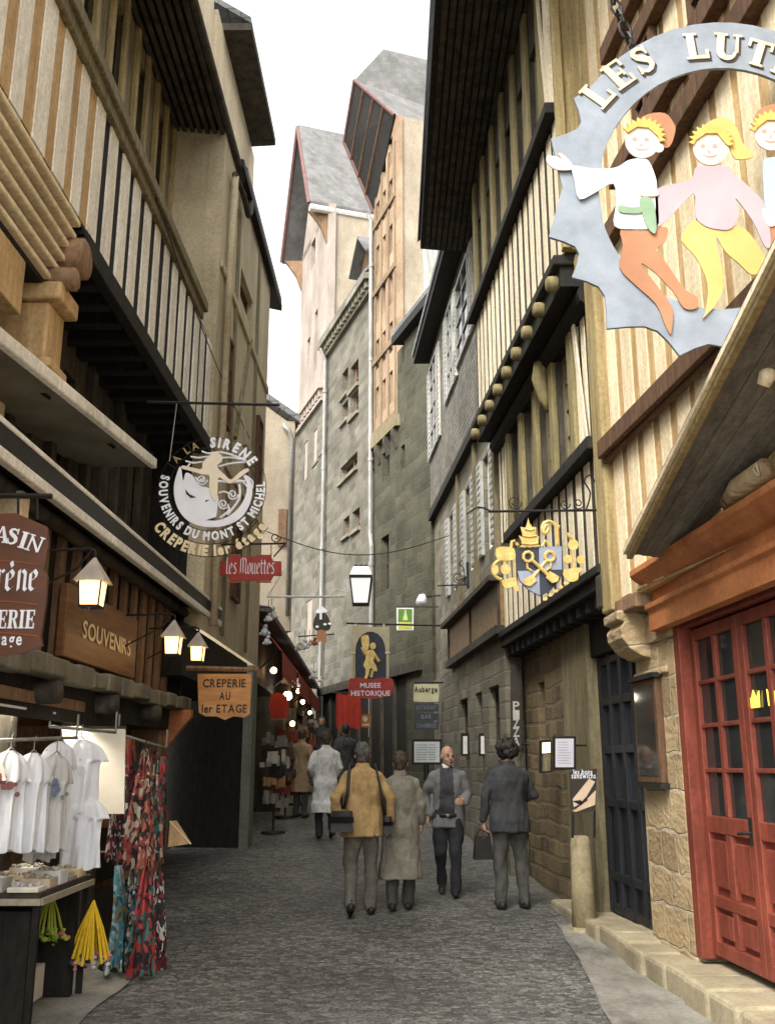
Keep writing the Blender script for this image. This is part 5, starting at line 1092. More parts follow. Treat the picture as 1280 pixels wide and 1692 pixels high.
mb = MB(); S.poly(mb, [(657.5,1007),(680.5,1007),(680.5,1028),(657.5,1028)], .051, .006); mb.build('green_panel', M('leaf_green_enamel', (.16,.30,.05), (.10,.20,.03), 8, rough=.5), sg)
mb = MB(); S.poly(mb, [(657.5,1028.5),(680.5,1028.5),(680.5,1040),(657.5,1040)], .051, .006); mb.build('yellow_panel', M('yellow_enamel', (.62,.58,.10), (.5,.46,.07), 8, rough=.5), sg)
mb = MB(); S.poly(mb, [(665,1026),(668,1012),(671,1012),(674,1026)], .058, .006); S.poly(mb, ell(669.5,1010.5,1.8,1.8,8), .058, .006); S.line(mb, [(662,1031),(677,1031)], .06, .01); mb.build('emblem', M('pale_green_enamel', (.6,.75,.35), (.5,.65,.28), 8, rough=.5), sg)
mb = MB(); S.line(mb, [(655,1003),(735,1003)], .02, .015); mb.build('bracket', m_black, sg)
# lit-looking white flood lamp
S = Sheet(20.6); sg = thing('flood_lamp', S.q(697, 990), 'small white rounded flood lamp on the dark corner wall above the green sign', 'lamp')
mb = MB(); q = S.q(697, 992); mb.tube([q + Vector((.05,.02,.10)), q + Vector((.02,0,.08)), q, q + Vector((-.03,-.05,-.10))], [.05,.09,.115,.12], 12); mb.build('shade', m_sw, sg, smooth=True)
mb = MB(); mb.tube([q + Vector((.03,.0,.08)), S.q(706, 985), S.q(733, 984)], .02, 6); mb.build('arm', m_black, sg)
# plates and notice panel on the dark corner
S = Sheet(20.0)
sg = thing('cream_plate_sign', S.q(702, 1129), 'cream rounded plate with dark lettering, topmost of the boards on the dark corner', 'sign')
mb = MB(); S.poly(mb, spline([(684,1134),(688,1131),(718,1131),(724,1134),(724,1156),(720,1160),(687,1160),(683,1156)], 2), 0, .04); mb.build('plate', M('cream_plate', (.62,.58,.36), (.52,.48,.28), 6, rough=.5), sg)
mb = MB(); text(mb, 'Auberge', .16, xz(S.q(703, 1144, .041)), width=.44, bold=.03); mb.build('lettering', m_ink, sg)
mb = MB(); S.line(mb, [(684,1128),(735,1128)], .02, .02); mb.build('bracket', m_black, sg)
for i, (y0, y1, s, lb) in enumerate(((1164,1176,'RESTAURANT','upper of three narrow dark plates below the cream plate'), (1179,1191,'BAR','middle of three narrow dark plates below the cream plate'), (1194,1206,'CHAMBRES','lowest of three narrow dark plates above the white notice panel'))):
    sg = thing('dark_plate_sign', S.q(704, y0), lb, 'sign', 'dark plates on the corner wall')
    mb = MB(); S.poly(mb, [(684,y0),(724,y0),(724,y1),(684,y1)], 0, .04); mb.build('plate', m_sd, sg)
    mb = MB(); text(mb, s, .12, xz(S.q(704, y1-3, .041)), width=.36 if i != 1 else .2, bold=.015); mb.build('lettering', M('dull_grey_lettering', (.22,.23,.22), (.16,.17,.16), 6), sg)
sg = thing('notice_panel', S.q(704, 1262), 'white printed notice panel in a black frame behind the man facing us', 'sign')
mb = MB(); S.poly(mb, [(680,1222),(729,1222),(729,1264),(680,1264)], 0, .06); mb.build('frame', m_black, sg)
mb = MB(); S.poly(mb, [(684,1226),(726,1226),(726,1260),(684,1260)], .061, .006); mb.build('sheet', M('printed_paper', (.66,.68,.66), (.58,.6,.58), 4, rough=.7), sg)
mb = MB()
for k in range(7): y = 1231 + k*4; S.line(mb, [(687,y),(705+random.uniform(-3,3),y)], .068, .008); S.line(mb, [(708,y),(722+random.uniform(-4,1),y)], .068, .008)
mb.build('printed_lines', M('grey_print', (.36,.38,.40), (.3,.32,.33), 8), sg)
mb = MB(); S.line(mb, [(704,1264),(704,1330)], 0, .05); mb.build('post', m_black, sg)
# red cloth panel and orange poster by the far shops
S = Sheet(22.0); sg = thing('red_banner', S.q(574, 1146), 'plain bright red hanging banner over the crowd beneath the knight sign', 'banner')
mb = MB(); n = 10
for i in range(n):
    x0, x1 = 555 + 41*i/n, 555 + 41*(i+1)/n; d0, d1 = .03*math.sin(i*1.3), .03*math.sin((i+1)*1.3)
    a = [S.q(x0,1146,d0), S.q(x1,1146,d1), S.q(x1,1204 + 1.5*math.sin(i),d1*1.5), S.q(x0,1204 + 1.5*math.sin(i-1),d0*1.5)]; mb.hexa(a + [q + Vector((0,-.012,0)) for q in a])
mb.build('cloth', M('bright_red_cloth', (.58,.07,.045), (.46,.05,.03), 5, rough=.8), sg)
mb = MB(); S.line(mb, [(550,1145),(606,1145)], 0, .02); mb.build('rod', m_black, sg)
sg = thing('orange_poster', S.q(603, 1182), 'small orange poster board beside the lower edge of the red banner', 'poster')
mb = MB(); S.poly(mb, [(596,1180),(612,1180),(612,1202),(596,1202)], -.1, .03); mb.build('board', m_orange, sg)
mb = MB(); S.poly(mb, ell(603,1188,4,5,10), -.069, .004); S.poly(mb, [(598,1196),(610,1196),(610,1199),(598,1199)], -.069, .004); mb.build('print', m_cream, sg)
S = Sheet(18.6); sg = thing('red_shop_sign', S.q(457, 1150), 'red square sign hanging under the nearest red awning beside the grey pier', 'sign')
mb = MB(); S.poly(mb, spline([(448,1148),(470,1148),(476,1160),(475,1184),(448,1184)], 2), 0, .05); mb.build('board', MATS['bright_red_cloth'], sg)
mb = MB(); S.poly(mb, [(448,1187),(474,1187),(474,1190),(448,1190)], 0, .05); mb.build('strip', m_orange, sg)
mb = MB(); S.line(mb, [(462,1148),(462,1135)], 0, .01); mb.build('hook', m_black, sg)
# jolly figure sign
S = Sheet(20.0); sg = thing('figure_sign', S.q(531, 1060), 'little cut-out figure sign with white hat, black coat and orange body', 'sign')
mb = MB(); S.poly(mb, spline([(521,1012),(526,1006),(530,1003),(535,1004),(541,1011),(535,1013),(526,1014)], 2), 0, .04); mb.build('hat', m_sw, sg)
mb = MB(); S.poly(mb, spline([(524,1014),(538,1014),(546,1030),(543,1042),(522,1042),(517,1032)], 2), .0, .03); mb.build('coat', m_ink, sg)
mb = MB(); S.poly(mb, [(528,1014),(532,1014),(532,1024),(528,1024)], .031, .01)
for c in ((524,1036),(537,1032),(545,1031)): S.poly(mb, ell(*c,3,2,8), .031, .01)
mb.build('shirt', m_sw, sg); mb = MB(); S.poly(mb, spline([(524,1043),(538,1043),(539,1060),(534,1066),(530,1058),(525,1063)], 2), 0, .04); mb.build('body', MATS['painted_orange_tights'], sg)
mb = MB(); S.line(mb, [(492,1052),(552,1048)], 0, .015); mb.build('arm', m_black, sg)
# ------------------------------------------------------------------ white street lantern on its long arm
S = Sheet(16.2); sg = thing('street_lantern', S.q(596, 1000), 'white four-sided street lantern on a long white arm across the middle of the lane', 'street lamp')
q0 = S.q(596, 1000); zz = lambda py: S.q(596, py).z; hw = lambda px: px*.01
m_milk = glow('milky_lantern_glass', (.85,.84,.78), .22)  # faint glow added so the white glass and cap stay bright in shade
def frus(mb, zb, zt, rb, rt): mb.hexa([(q0.x-rb,16.2-rb,zb),(q0.x+rb,16.2-rb,zb),(q0.x+rb,16.2+rb,zb),(q0.x-rb,16.2+rb,zb),(q0.x-rt,16.2-rt,zt),(q0.x+rt,16.2-rt,zt),(q0.x+rt,16.2+rt,zt),(q0.x-rt,16.2+rt,zt)])
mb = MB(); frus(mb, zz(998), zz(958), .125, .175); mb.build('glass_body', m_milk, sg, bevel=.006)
mb = MB(); frus(mb, zz(958), zz(953), .195, .195); frus(mb, zz(1000), zz(998), .14, .14)
for sx_, sy_ in ((-1,-1),(1,-1),(1,1),(-1,1)): mb.tube([(q0.x+sx_*.127, 16.2+sy_*.127, zz(998)), (q0.x+sx_*.178, 16.2+sy_*.178, zz(958))], .012, 6)
mb.build('frame', m_black, sg)
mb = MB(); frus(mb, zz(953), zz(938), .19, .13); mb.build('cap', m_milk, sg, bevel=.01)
mb = MB(); frus(mb, zz(938), zz(936), .12, .11)
for dx in (-.09, 0, .09): mb.ball((q0.x+dx, 16.2, zz(934.5)), .022, 8)
mb.build('finial', m_black, sg)
mb = MB(); S.line(mb, [(441,986),(552,986),(568,985),(574,976),(574,960),(580,956)], 0, .022); S.line(mb, [(545,984),(556,975),(566,978),(574,970)], 0, .014); S.line(mb, [(443,984),(466,946)], 0, .016); mb.build('arm', m_wallwhite, sg)
# small scroll bracket on the slate hung house, cables
S = Sheet(15.5); sg = thing('scroll_bracket', S.q(765, 970), 'small empty wrought iron scroll bracket on the pale wall of the slate hung house', 'bracket')
mb = MB(); S.line(mb, [(722,968),(772,966)], 0, .012); S.line(mb, [(757 + (10-i*.4)*math.cos(i*.6), 955 + (10-i*.4)*math.sin(i*.6)) for i in range(18)], 0, .008); S.line(mb, spline([(768,966),(766,940),(758,932),(764,926)], 4, False), 0, .009); mb.build('scroll', m_black, sg)
mb = MB(); a, b = S.q(772, 930), S.q(772, 972); mb.box(a.x-.02, a.x+.02, 15.45, 15.55, b.z, a.z); mb.build('wall_plate', m_black, sg)
def cable(label, pts, r=.009):
    o = MB(); o.tube(pts, r, 5); base = pts[0]; return tag(o.build('cable', m_black, None, loc=base), label, 'cable')
a, b = atY(440, 878, 16.5), atY(742, 885, 16.0)
cable('thin black cable sagging right across the lane behind the lantern', [a.lerp(b, t/14) + Vector((0,0,-.38*math.sin(math.pi*t/14))) for t in range(15)])
a, b = FL.p(8.4, 7.0, .05), FL.p(14.5, 6.6, .06)
cable('thin cable stretched down the left fronts across the beige wall', [a.lerp(b, t/8) + Vector((0,0,-.15*math.sin(math.pi*t/8))) for t in range(9)], .007)

# ================================================================== left shop: lanterns, goods
m_lit = glow('lit_lantern_glass', (1.0, .52, .18), 1.25); m_bulb = glow('lantern_bulb', (1.0, .80, .45), 9.0)
m_pew = M('pale_lantern_roof', (.50,.43,.36), (.36,.30,.24), 6, rough=.6)
for (x, y, z, sc, lb) in ((-2.04, 6.62, 2.67, 1.0, 'largest lit wall lantern with pointed pale roof, beside the brown scalloped sign'), (-2.02, 9.15, 2.62, .95, 'middle lit wall lantern, past the long brown signboard'), (-2.02, 10.35, 2.68, .9, 'smallest lit wall lantern, just above the orange hanging board')):
    lt = thing('wall_lantern', (x, y, z), lb, 'lantern', 'lit wall lanterns on the left shop')
    a, h_ = .075*sc, .16*sc
    mb = MB(); mb.hexa([(x-a*.85,y-a*.85,z),(x+a*.85,y-a*.85,z),(x+a*.85,y+a*.85,z),(x-a*.85,y+a*.85,z),(x-a,y-a,z+h_),(x+a,y-a,z+h_),(x+a,y+a,z+h_),(x-a,y+a,z+h_)]); mb.build('glass', m_lit, lt)
    mb = MB(); mb.ball((x-.0,y-a-.006,z+h_*.55), .022*sc, 10); mb.build('bulb', m_bulb, lt, smooth=True)
    mb = MB(); b = a*1.45; mb.add([(x-b,y-b,z+h_),(x+b,y-b,z+h_),(x+b,y+b,z+h_),(x-b,y+b,z+h_),(x,y,z+h_+.19*sc)], [(0,1,4),(1,2,4),(2,3,4),(3,0,4),(3,2,1,0)]); mb.build('roof', m_pew, lt)
    mb = MB()
    for sx_, sy_ in ((-1,-1),(1,-1),(1,1),(-1,1)): mb.tube([(x+sx_*a*.86,y+sy_*a*.86,z-.01),(x+sx_*a*1.02,y+sy_*a*1.02,z+h_)], .007, 5)
    mb.box(x-a*.9,x+a*.9,y-a*.9,y+a*.9,z-.02,z-.002)
    mb.build('frame', m_black, lt)
    mb = MB(); q = FL.p(y, z+h_+.22*sc, -.26); mb.tube([q, (x-.03,y,z+h_+.24*sc), (x,y,z+h_+.22*sc), (x,y,z+h_+.17*sc)], .010, 6); mb.tube([FL.p(y, z+.02, -.26), (x-.12,y,z+h_+.1), (x-.03,y,z+h_+.23*sc)], .008, 6); mb.build('bracket', m_black, lt)
# fluorescent tubes of the shop
for i, y in enumerate((5.6, 7.3)):
    t_ = thing('tube_lamp', (-2.42, y, 1.9), ['lit fluorescent tube over the pale shirts at the left edge', 'lit fluorescent tube above the big white shirt'][i], 'lamp', 'fluorescent tubes in the left shop')
    mb = MB(); mb.tube([(-2.52,y,1.955),(-2.5,y+1.1,1.955)], .013, 8); mb.build('tube', glow('lit_tube', (1.0,.93,.80), 45), t_)
    mb = MB(); mb.box(-2.56,-2.46,y-.03,y+1.13,1.97,1.985); mb.build('batten', m_wallwhite, t_)

def garment(name, label, c, wd, ht, hd, mat, seed, group=None, hanger=True):
    """a shirt on a hanger: shoulders, short sleeves, a body with hanging folds; front and back"""
    g = thing(name, c, label, 'shirt', group); rnd = random.Random(seed)
    T = [0, .03, .07, .12, .18, .25, .31, .315, .36, .45, .55, .66, .78, .9, 1.0]; HW = [.16, .42, .58, .70, .79, .86, .90, .66, .63, .62, .63, .64, .66, .68, .70]
    ph = rnd.uniform(0, 6); ca, sa = math.cos(hd), math.sin(hd); n = 20
    def pt(i, j, s):
        t, h_ = T[i], HW[i]*wd/2; u = -1 + 2*j/n; x = u*h_
        dep = .045*math.sqrt(max(0, 1-u*u))*(1 if t > .05 else .4)
        y = s*dep + (.024*math.sin(7*u + ph + 2.5*t*math.sin(ph)) + .016*math.sin(15*u + ph*2 + t*5) + .02*noise.noise(Vector((u*3, t*4, ph)))) * (.35 + t)
        z = -t*ht - (.05*(abs(x)/(wd/2))**1.3 * wd if t < .31 else 0) - .012*math.sin(6*u+ph)*t
        return Vector(c) + Vector((x*ca - y*sa, x*sa + y*ca, z))
    mb = MB(); m_ = n+1
    for s in (1, -1):
        mb.add([pt(i, j, s) for i in range(len(T)) for j in range(m_)], [(i*m_+j, i*m_+j+1, (i+1)*m_+j+1, (i+1)*m_+j) for i in range(len(T)-1) for j in range(n)])
    mb.build('cloth', mat, g, smooth=True)
    if hanger:
        mb = MB(); C_ = Vector(c); d = Vector((ca, sa, 0)); mb.tube([C_ - d*wd*.3 + Vector((0,0,-.07)), C_ + Vector((0,0,.02)), C_ + d*wd*.3 + Vector((0,0,-.07))], .006, 5); mb.tube([C_ + Vector((0,0,.02)), C_ + Vector((0,0,.09)), C_ + Vector((0,.02,.11))], .004, 5); mb.build('hanger', m_zinc, g)
    if seed in (11, 13, 1):
        pr = MB(); C_ = Vector(c); rnd = random.Random(seed)
        for k in range(7):
            x = rnd.uniform(-.07, .07); z = -ht*.36 + rnd.uniform(-.06, .06); y = -.083 - .002*k; r_ = rnd.uniform(.012, .03)
            pr.ext([C_ + Vector(((x+r_*math.cos(a))*ca - y*sa, (x+r_*math.cos(a))*sa + y*ca, z + r_*math.sin(a))) for a in (0,1.05,2.1,3.14,4.2,5.25)], (.001*sa, .002, 0))
        pr.build('print', M('shirt_print_%d' % seed, {11:(.35,.08,.07), 13:(.07,.12,.28), 1:(.45,.48,.52)}[seed], {11:(.1,.1,.12), 13:(.3,.3,.28), 1:(.6,.62,.66)}[seed], 40), g)
    return g
m_shirt = M('white_cotton', (.84,.84,.86), (.76,.77,.80), 5, rough=.9); m_shirtg = M('pale_grey_cotton', (.62,.60,.56), (.5,.49,.47), 5, rough=.9); m_shirtc = M('cream_cotton', (.78,.72,.60), (.7,.63,.5), 5, rough=.9)
S = Sheet(7.5)
garment('shirt', 'big white T-shirt hanging frontmost beside the patterned scarves', S.q(134, 1222), .48, .52, R(8), m_shirt, 1, 'shirts hanging at the left shop')
garment('shirt', 'lower white T-shirt hanging straight under the big front one', S.q(140, 1318), .44, .5, R(4), m_shirt, 2, 'shirts hanging at the left shop', False)
S = Sheet(7.15)
garment('shirt', 'white T-shirt turned edge-on just left of the big white one', S.q(100, 1225), .36, .62, R(50), m_shirt, 3, 'shirts hanging at the left shop')
S = Sheet(6.3)
for i, (x, y, m, lb) in enumerate(((-28, 1238, m_shirtc, 'cream T-shirt half cut off by the left edge of the picture'), (2, 1240, m_shirt, 'pale T-shirt leftmost of those wholly in view, with a faint print'), (26, 1243, m_shirt, 'white T-shirt third from the left edge, hung at an angle'), (52, 1245, m_shirtg, 'light grey T-shirt rightmost of the left bunch, before the dark gap'))):
    garment('shirt', lb, S.q(x, y) + Vector((0, i*.16, 0)), .34, .62, R(30 + i*6), m, 10+i, 'shirts hanging at the left shop')
garment('shirt', 'grey shadowed T-shirt hanging behind between the two bunches of shirts', Sheet(6.9).q(76, 1290), .30, .52, R(40), m_shirtg, 20, 'shirts hanging at the left shop')
def rail(label, pts, r=.012):
    g = thing('clothes_rail', pts[0], label, 'clothes rail', 'rails at the left shop'); mb = MB(); mb.tube(pts, r, 8); mb.build('rail', m_zinc, g, smooth=True)
    mb = MB()
    for q in (pts[0], pts[-1]): mb.tube([q, Vector(q) + Vector((0,0,.16))], .008, 6)
    mb.build('hook', m_zinc, g)
S = Sheet(7.5)
rail('bright steel rail carrying the big white T-shirts', [S.q(100, 1203) + Vector((0,-.25,0)), S.q(170, 1208) + Vector((0,.35,0))])
S = Sheet(6.3); rail('steel rail carrying the bunch of pale shirts at the left edge', [S.q(-40, 1228) + Vector((0,-.3,0)), S.q(70, 1214) + Vector((0,.7,0))])
S = Sheet(8.4); rail('short steel rail over the patterned scarves', [S.q(206, 1214) + Vector((0,-.2,0)), S.q(266, 1236) + Vector((0,.2,0))])
sb = thing('backing_panel', Sheet(8.0).q(180, 1330), 'pale yellow lit display panel behind the white shirts and scarves', 'panel')
mb = MB(); S = Sheet(8.0); S.poly(mb, [(104,1204),(208,1204),(206,1345),(104,1345)], 0, .02); mb.build('board', m_shirtc, sb); mb = MB(); S.line(mb, [(104,1203),(209,1203)], .01, .015); mb.build('top_edge', m_darkl, sb)
# printed scarves in two tiers
cloths = [cloth_print('scarf_black_white', [(.02,.02,.02),(.03,.03,.03),(.6,.56,.5),(.02,.02,.02),(.3,.03,.03)], 24),
          cloth_print('scarf_red_black', [(.36,.03,.035),(.02,.02,.02),(.42,.06,.05),(.03,.03,.03),(.05,.16,.14)], 22),
          cloth_print('scarf_coral', [(.36,.09,.06),(.50,.42,.32),(.02,.02,.02),(.30,.05,.04),(.03,.02,.02),(.38,.12,.08)], 20),
          cloth_print('scarf_brown_red', [(.28,.08,.06),(.02,.02,.02),(.24,.05,.04),(.45,.35,.26),(.03,.14,.12),(.02,.02,.02)], 20),
          cloth_print('scarf_teal', [(.08,.24,.28),(.03,.10,.15),(.35,.45,.45),(.10,.30,.33),(.28,.17,.05)], 22),
          cloth_print('scarf_navy', [(.02,.03,.06),(.05,.14,.2),(.55,.5,.42),(.02,.02,.03),(.3,.2,.08)], 26)]
def scarf(label, c, w0, w1, ht, hd, mat, seed):
    rnd = random.Random(seed); ph = rnd.uniform(0,6); g = thing('scarf', c, label, 'scarf', 'printed scarves in two tiers'); nr, n = 16, 12; ca, sa = math.cos(hd), math.sin(hd); mb = MB()
    for s in (0, .018):
        vs = []
        for i in range(nr+1):
            t = i/nr; w_ = w0 + (w1-w0)*min(1, t*1.6)**.7; tw = .5*math.sin(t*2.4+ph)
            for j in range(n+1):
                u = -1+2*j/n; x = u*w_*.42; y = .075*math.sin(4.5*u+ph+t*2.2)*(.4+.6*t) + s + .03*math.sin(t*5+ph)
                a = hd + tw*.6; z = -t*ht - .06*w_*(1-abs(u))*t*3*(1 if seed % 2 else -.4) - .02*math.sin(7*u+ph)*t
                vs.append(Vector(c) + Vector((x*math.cos(a)-y*math.sin(a), x*math.sin(a)+y*math.cos(a), z)))
        mb.add(vs, [(i*(n+1)+j, i*(n+1)+j+1, (i+1)*(n+1)+j+1, (i+1)*(n+1)+j) for i in range(nr) for j in range(n)])
    mb.build('cloth', mat, g, smooth=True)
    mb = MB(); C_ = Vector(c); mb.tube([C_ + Vector((0,.01,-.02)), C_ + Vector((0,.01,.05)), C_ + Vector((0,.03,.07))], .006, 5); mb.build('clip', m_black, g)
for i, (x, y, Y, w0, w1, ht, k, lb) in enumerate((
    (205, 1240, 8.2, .05, .20, .84, 0, 'black and white scarf at the left of the upper tier'), (218, 1232, 8.45, .05, .2, .96, 1, 'black and red scarf second from the left in the upper tier'),
    (240, 1238, 8.2, .05, .24, .92, 2, 'coral red scarf with pale print at the front of the upper tier'), (256, 1240, 8.5, .05, .22, .90, 3, 'brownish red scarf right of the coral one'), (268, 1250, 8.6, .05, .15, .84, 1, 'dark red scarf at the right end of the upper tier'),
    (198, 1430, 8.15, .05, .19, .78, 4, 'teal scarf at the left of the lower tier'), (222, 1424, 8.3, .05, .14, .78, 5, 'navy and white scarf in the middle of the lower tier'),
    (243, 1432, 8.1, .05, .22, .80, 1, 'red and black scarf at the front of the lower tier'), (262, 1440, 8.4, .05, .18, .76, 0, 'black and white scarf at the right of the lower tier'))):
    scarf(lb, Sheet(Y).q(x, y), w0, w1, ht, R(random.uniform(-10, 25)), cloths[k], i+1)
sp_ = thing('scarf_stand', Sheet(8.5).q(232, 1590), 'thin dark metal stand holding two tiers of printed scarves', 'stand'); a = Sheet(8.5).q(232, 1220); a0 = Vector((a.x, 8.55, .02))
mb = MB(); mb.tube([a0, (a.x, 8.55, a.z)], .018, 8); mb.build('pole', m_black, sp_); mb = MB(); mb.rings([(.02,a.x,8.55,.24,.24),(.05,a.x,8.55,.22,.22)], 16); mb.build('foot', m_black, sp_)
mb = MB(); z = Sheet(8.3).q(220,1422).z + .06; mb.tube([(a.x-.26,8.35,z),(a.x+.24,8.35,z)], .01, 6); mb.build('lower_arm', m_zinc, sp_)
# table of souvenirs with hanging toys
tb = thing('display_table', (-2.6, 7.1, 0), 'dark display table heaped with souvenirs at the front of the left shop', 'table')
mb = MB(); mb.box(-3.6, -2.2, 6.55, 7.68, .78, .82); mb.build('top', m_darkl, tb, bevel=.006)
mb = MB(); mb.box(-3.6, -2.19, 6.54, 6.56, .745, .785); mb.box(-2.2, -2.18, 6.56, 7.68, .745, .785); mb.build('skirt', M('table_skirt', (.42,.37,.28), (.30,.26,.19), 20, rough=.9), tb)
mb = MB(); mb.box(-3.6, -2.27, 6.62, 6.66, 0, .7); mb.build('front_panel', m_dark, tb)
for x, y in ((-2.23,6.6),(-2.23,7.64)):
    mb = MB(); mb.box(x-.02,x+.02,y-.02,y+.02,.0,.78); mb.build('leg', m_dark, tb)
mb = MB(); mb.box(-3.6, -2.25, 7.5, 7.56, 0.02, .78); mb.box(-4.5, -3.5, 6.6, 7.5, 0, .7); mb.build('back_panel', m_dark, tb)
cols = [(.78,.74,.62),(.6,.5,.36),(.8,.8,.78),(.36,.30,.24),(.7,.58,.3),(.5,.5,.46)]
nm = ['nearest the front corner','second along the table edge','third along the table edge','fourth along the table edge','farthest along the table edge','behind the nearest tray','in the second row, second','in the second row, third','in the second row, fourth','at the back by the shirts']
for i in range(10):
    r_, c_ = divmod(i, 5); x = -2.31 - r_*.23; y = 6.62 + c_*.21; z = .822
    t_ = thing('souvenir_tray', (x, y, z), 'small tray of trinkets on the display table, ' + nm[i], 'tray', 'trays of trinkets on the display table')
    mb = MB(); mb.box(x-.1, x+.1, y-.085, y+.085, z, z+.03 + .03*(i % 3)); mb.build('box', M('tray_colour_%s' % 'abcdef'[i % 6], cols[i % 6], None, 6), t_, bevel=.004)
    mb = MB(); zt = z+.03+.03*(i % 3)
    for k in range(14): mb.ball((x+random.uniform(-.085,.085), y+random.uniform(-.07,.07), zt+.008), random.uniform(.012,.024), 6, sc=(1,1,.8))
    mb.build('trinkets', M('trinket_colour_%s' % 'abcdef'[(i*5+2) % 6], cols[(i*5+2) % 6], (.2,.16,.12), 30, rough=.5), t_, smooth=True)
def net(name, label, top, hgt, rad, mats, n, items):
    g = thing(name, top, label, 'toy bundle', 'toys hung from the display table'); T_ = Vector(top); mb = MB(); rnd = random.Random(n)
    for k in range(n):
        a = 2*math.pi*k/n; b = T_ + Vector((rad*math.cos(a)*rnd.uniform(.55,1), rad*math.sin(a)*rnd.uniform(.5,1), -hgt*rnd.uniform(.9,1)))
        m_ = T_.lerp(b, .5) + Vector((rad*.06*math.cos(a), rad*.06*math.sin(a), 0)); mb.tube([T_, m_, b], [.006,.008,.011], 5)
    mb.build('cords', mats[0], g)
    for q, mt in enumerate(mats[1:]):
        mb = MB()
        for k in range(items):
            a = rnd.uniform(0, 6.28); r_ = rad*rnd.uniform(.2,1.05); mb.ball(T_ + Vector((r_*math.cos(a), r_*math.sin(a)*.8, -hgt*rnd.uniform(.86,1.08))), rnd.uniform(.016,.03), 7, sc=(1,1,.7))
        mb.build('toys', mt, g, smooth=True)
m_yel = M('yellow_cord', (.78,.52,.03), (.62,.38,.02), 20, rough=.6); m_grn = M('green_plastic', (.20,.42,.05), (.12,.28,.03), 9, rough=.45); m_lime = M('lime_plastic', (.55,.62,.10), (.4,.48,.06), 9, rough=.45)
m_pl = M('mixed_dark_beads', (.06,.08,.10), (.03,.04,.05), 9, rough=.4); m_pk = M('pink_beads', (.6,.2,.2), (.5,.14,.14), 9, rough=.4)
net('toy_net', 'bright yellow cone of cords with beads hanging low beside the table', Sheet(7.55).q(155, 1488), .42, .16, [m_yel, m_pl, m_pk, m_shirt], 26, 9)
net('toy_net', 'olive cone of cords with coloured beads, behind the yellow one', Sheet(7.6).q(113, 1468), .36, .12, [m_olive, m_pk, m_grn], 16, 7)
net('toy_net', 'bundle of green and lime plastic toys hanging from the table front', Sheet(7.5).q(84, 1472), .30, .15, [m_lime, m_lime, m_grn, m_lime, m_pk], 16, 22)
cb = thing('carton', (-2.52, 7.4, .02), 'small pale carton standing on the ground under the display table', 'box')
mb = MB(); mb.box(-2.62,-2.44,7.3,7.5,.02,.24); mb.build('box', m_shirtc, cb, bevel=.005); mb = MB(); mb.box(-2.57,-2.49,7.294,7.3,.06,.16); mb.build('label', m_darkl, cb)
hp = thing('pennant_board', Sheet(8.75).q(297, 1398), 'tan slanted card sticking out beyond the scarves', 'card'); S = Sheet(8.75)
mb = MB(); S.poly(mb, [(281,1357),(292,1356),(316,1394),(278,1400)], 0, .012); mb.build('card', m_tan, hp); mb = MB(); S.line(mb, [(281,1357),(316,1395)], .013, .005); mb.build('edge', m_cream, hp); mb = MB(); S.line(mb, [(262,1360),(284,1362)], -.01, .01); mb.build('holder', m_black, hp)

# ================================================================== right: things along the ground floors
S = Sheet(10.6); sg = thing('menu_sign', S.q(931, 1272), 'white menu sheet in a black frame on the olive post', 'sign')
mb = MB(); S.poly(mb, [(912,1217),(950,1217),(950,1272),(912,1272)], 0, .05); mb.build('frame', m_black, sg, bevel=.005)
mb = MB(); S.poly(mb, [(916,1221),(946,1221),(946,1268),(916,1268)], .051, .004); mb.build('sheet', M('menu_paper', (.74,.70,.76), (.68,.64,.70), 4, rough=.7), sg)
mb = MB()
for k in range(9): S.line(mb, [(920,1227+k*4.3),(941+random.uniform(-6,1),1227+k*4.3)], .056, .003)
mb.build('printed_lines', MATS['grey_print'], sg)
mb = MB(); S.line(mb, [(950,1232),(985,1232)], .02, .012); mb.build('arm', m_black, sg)
S = Sheet(11.7); sg = thing('menu_box', S.q(899, 1278), 'slim dark menu box with a small lit top beside the white menu frame', 'box')
mb = MB(); S.poly(mb, [(890,1224),(909,1222),(909,1276),(890,1278)], 0, .08); mb.build('case', m_dark, sg, bevel=.006)
mb = MB(); S.poly(mb, [(894,1228),(907,1227),(907,1244),(894,1245)], .081, .004); mb.build('light', glow('lit_menu_box', (1,.85,.4), .9), sg)
mb = MB(); S.poly(mb, [(894,1247),(907,1246),(907,1274),(894,1275)], .081, .004); mb.build('sheet', m_olive, sg)
S = Sheet(9.9); sg = thing('snack_poster', S.q(962, 1345), 'black board with a picture of two pale sandwiches, leaning by the stone bollard', 'poster')
mb = MB(); S.poly(mb, [(941,1276),(985,1270),(983,1340),(942,1346)], 0, .02); mb.build('board', m_ink, sg)
mb = MB(); S.poly(mb, [(945,1321),(972,1287),(982,1292),(962,1326),(947,1334)], .021, .006); S.poly(mb, [(944,1340),(960,1330),(983,1306),(982,1330),(950,1342)], .021, .005); mb.build('picture', M('printed_bread', (.70,.53,.38), (.6,.42,.28), 12, rough=.6), sg)
mb = MB(); S.poly(mb, [(944,1324),(957,1330),(962,1327),(958,1322)], .028, .003); S.poly(mb, [(946,1340),(958,1330),(970,1322),(966,1318)], .028, .003); mb.build('filling', m_black, sg)
mb = MB(); text(mb, 'les bons', .075, xz(S.q(962, 1280, .021)), width=.17); text(mb, 'sandwichs', .075, xz(S.q(963, 1286.5, .021)), width=.22); mb.build('lettering', m_sw, sg)
mb = MB(); S.line(mb, [(946,1346),(946,1385)], .0, .012); S.line(mb, [(982,1340),(982,1385)], 0, .012); mb.build('leg', m_black, sg)
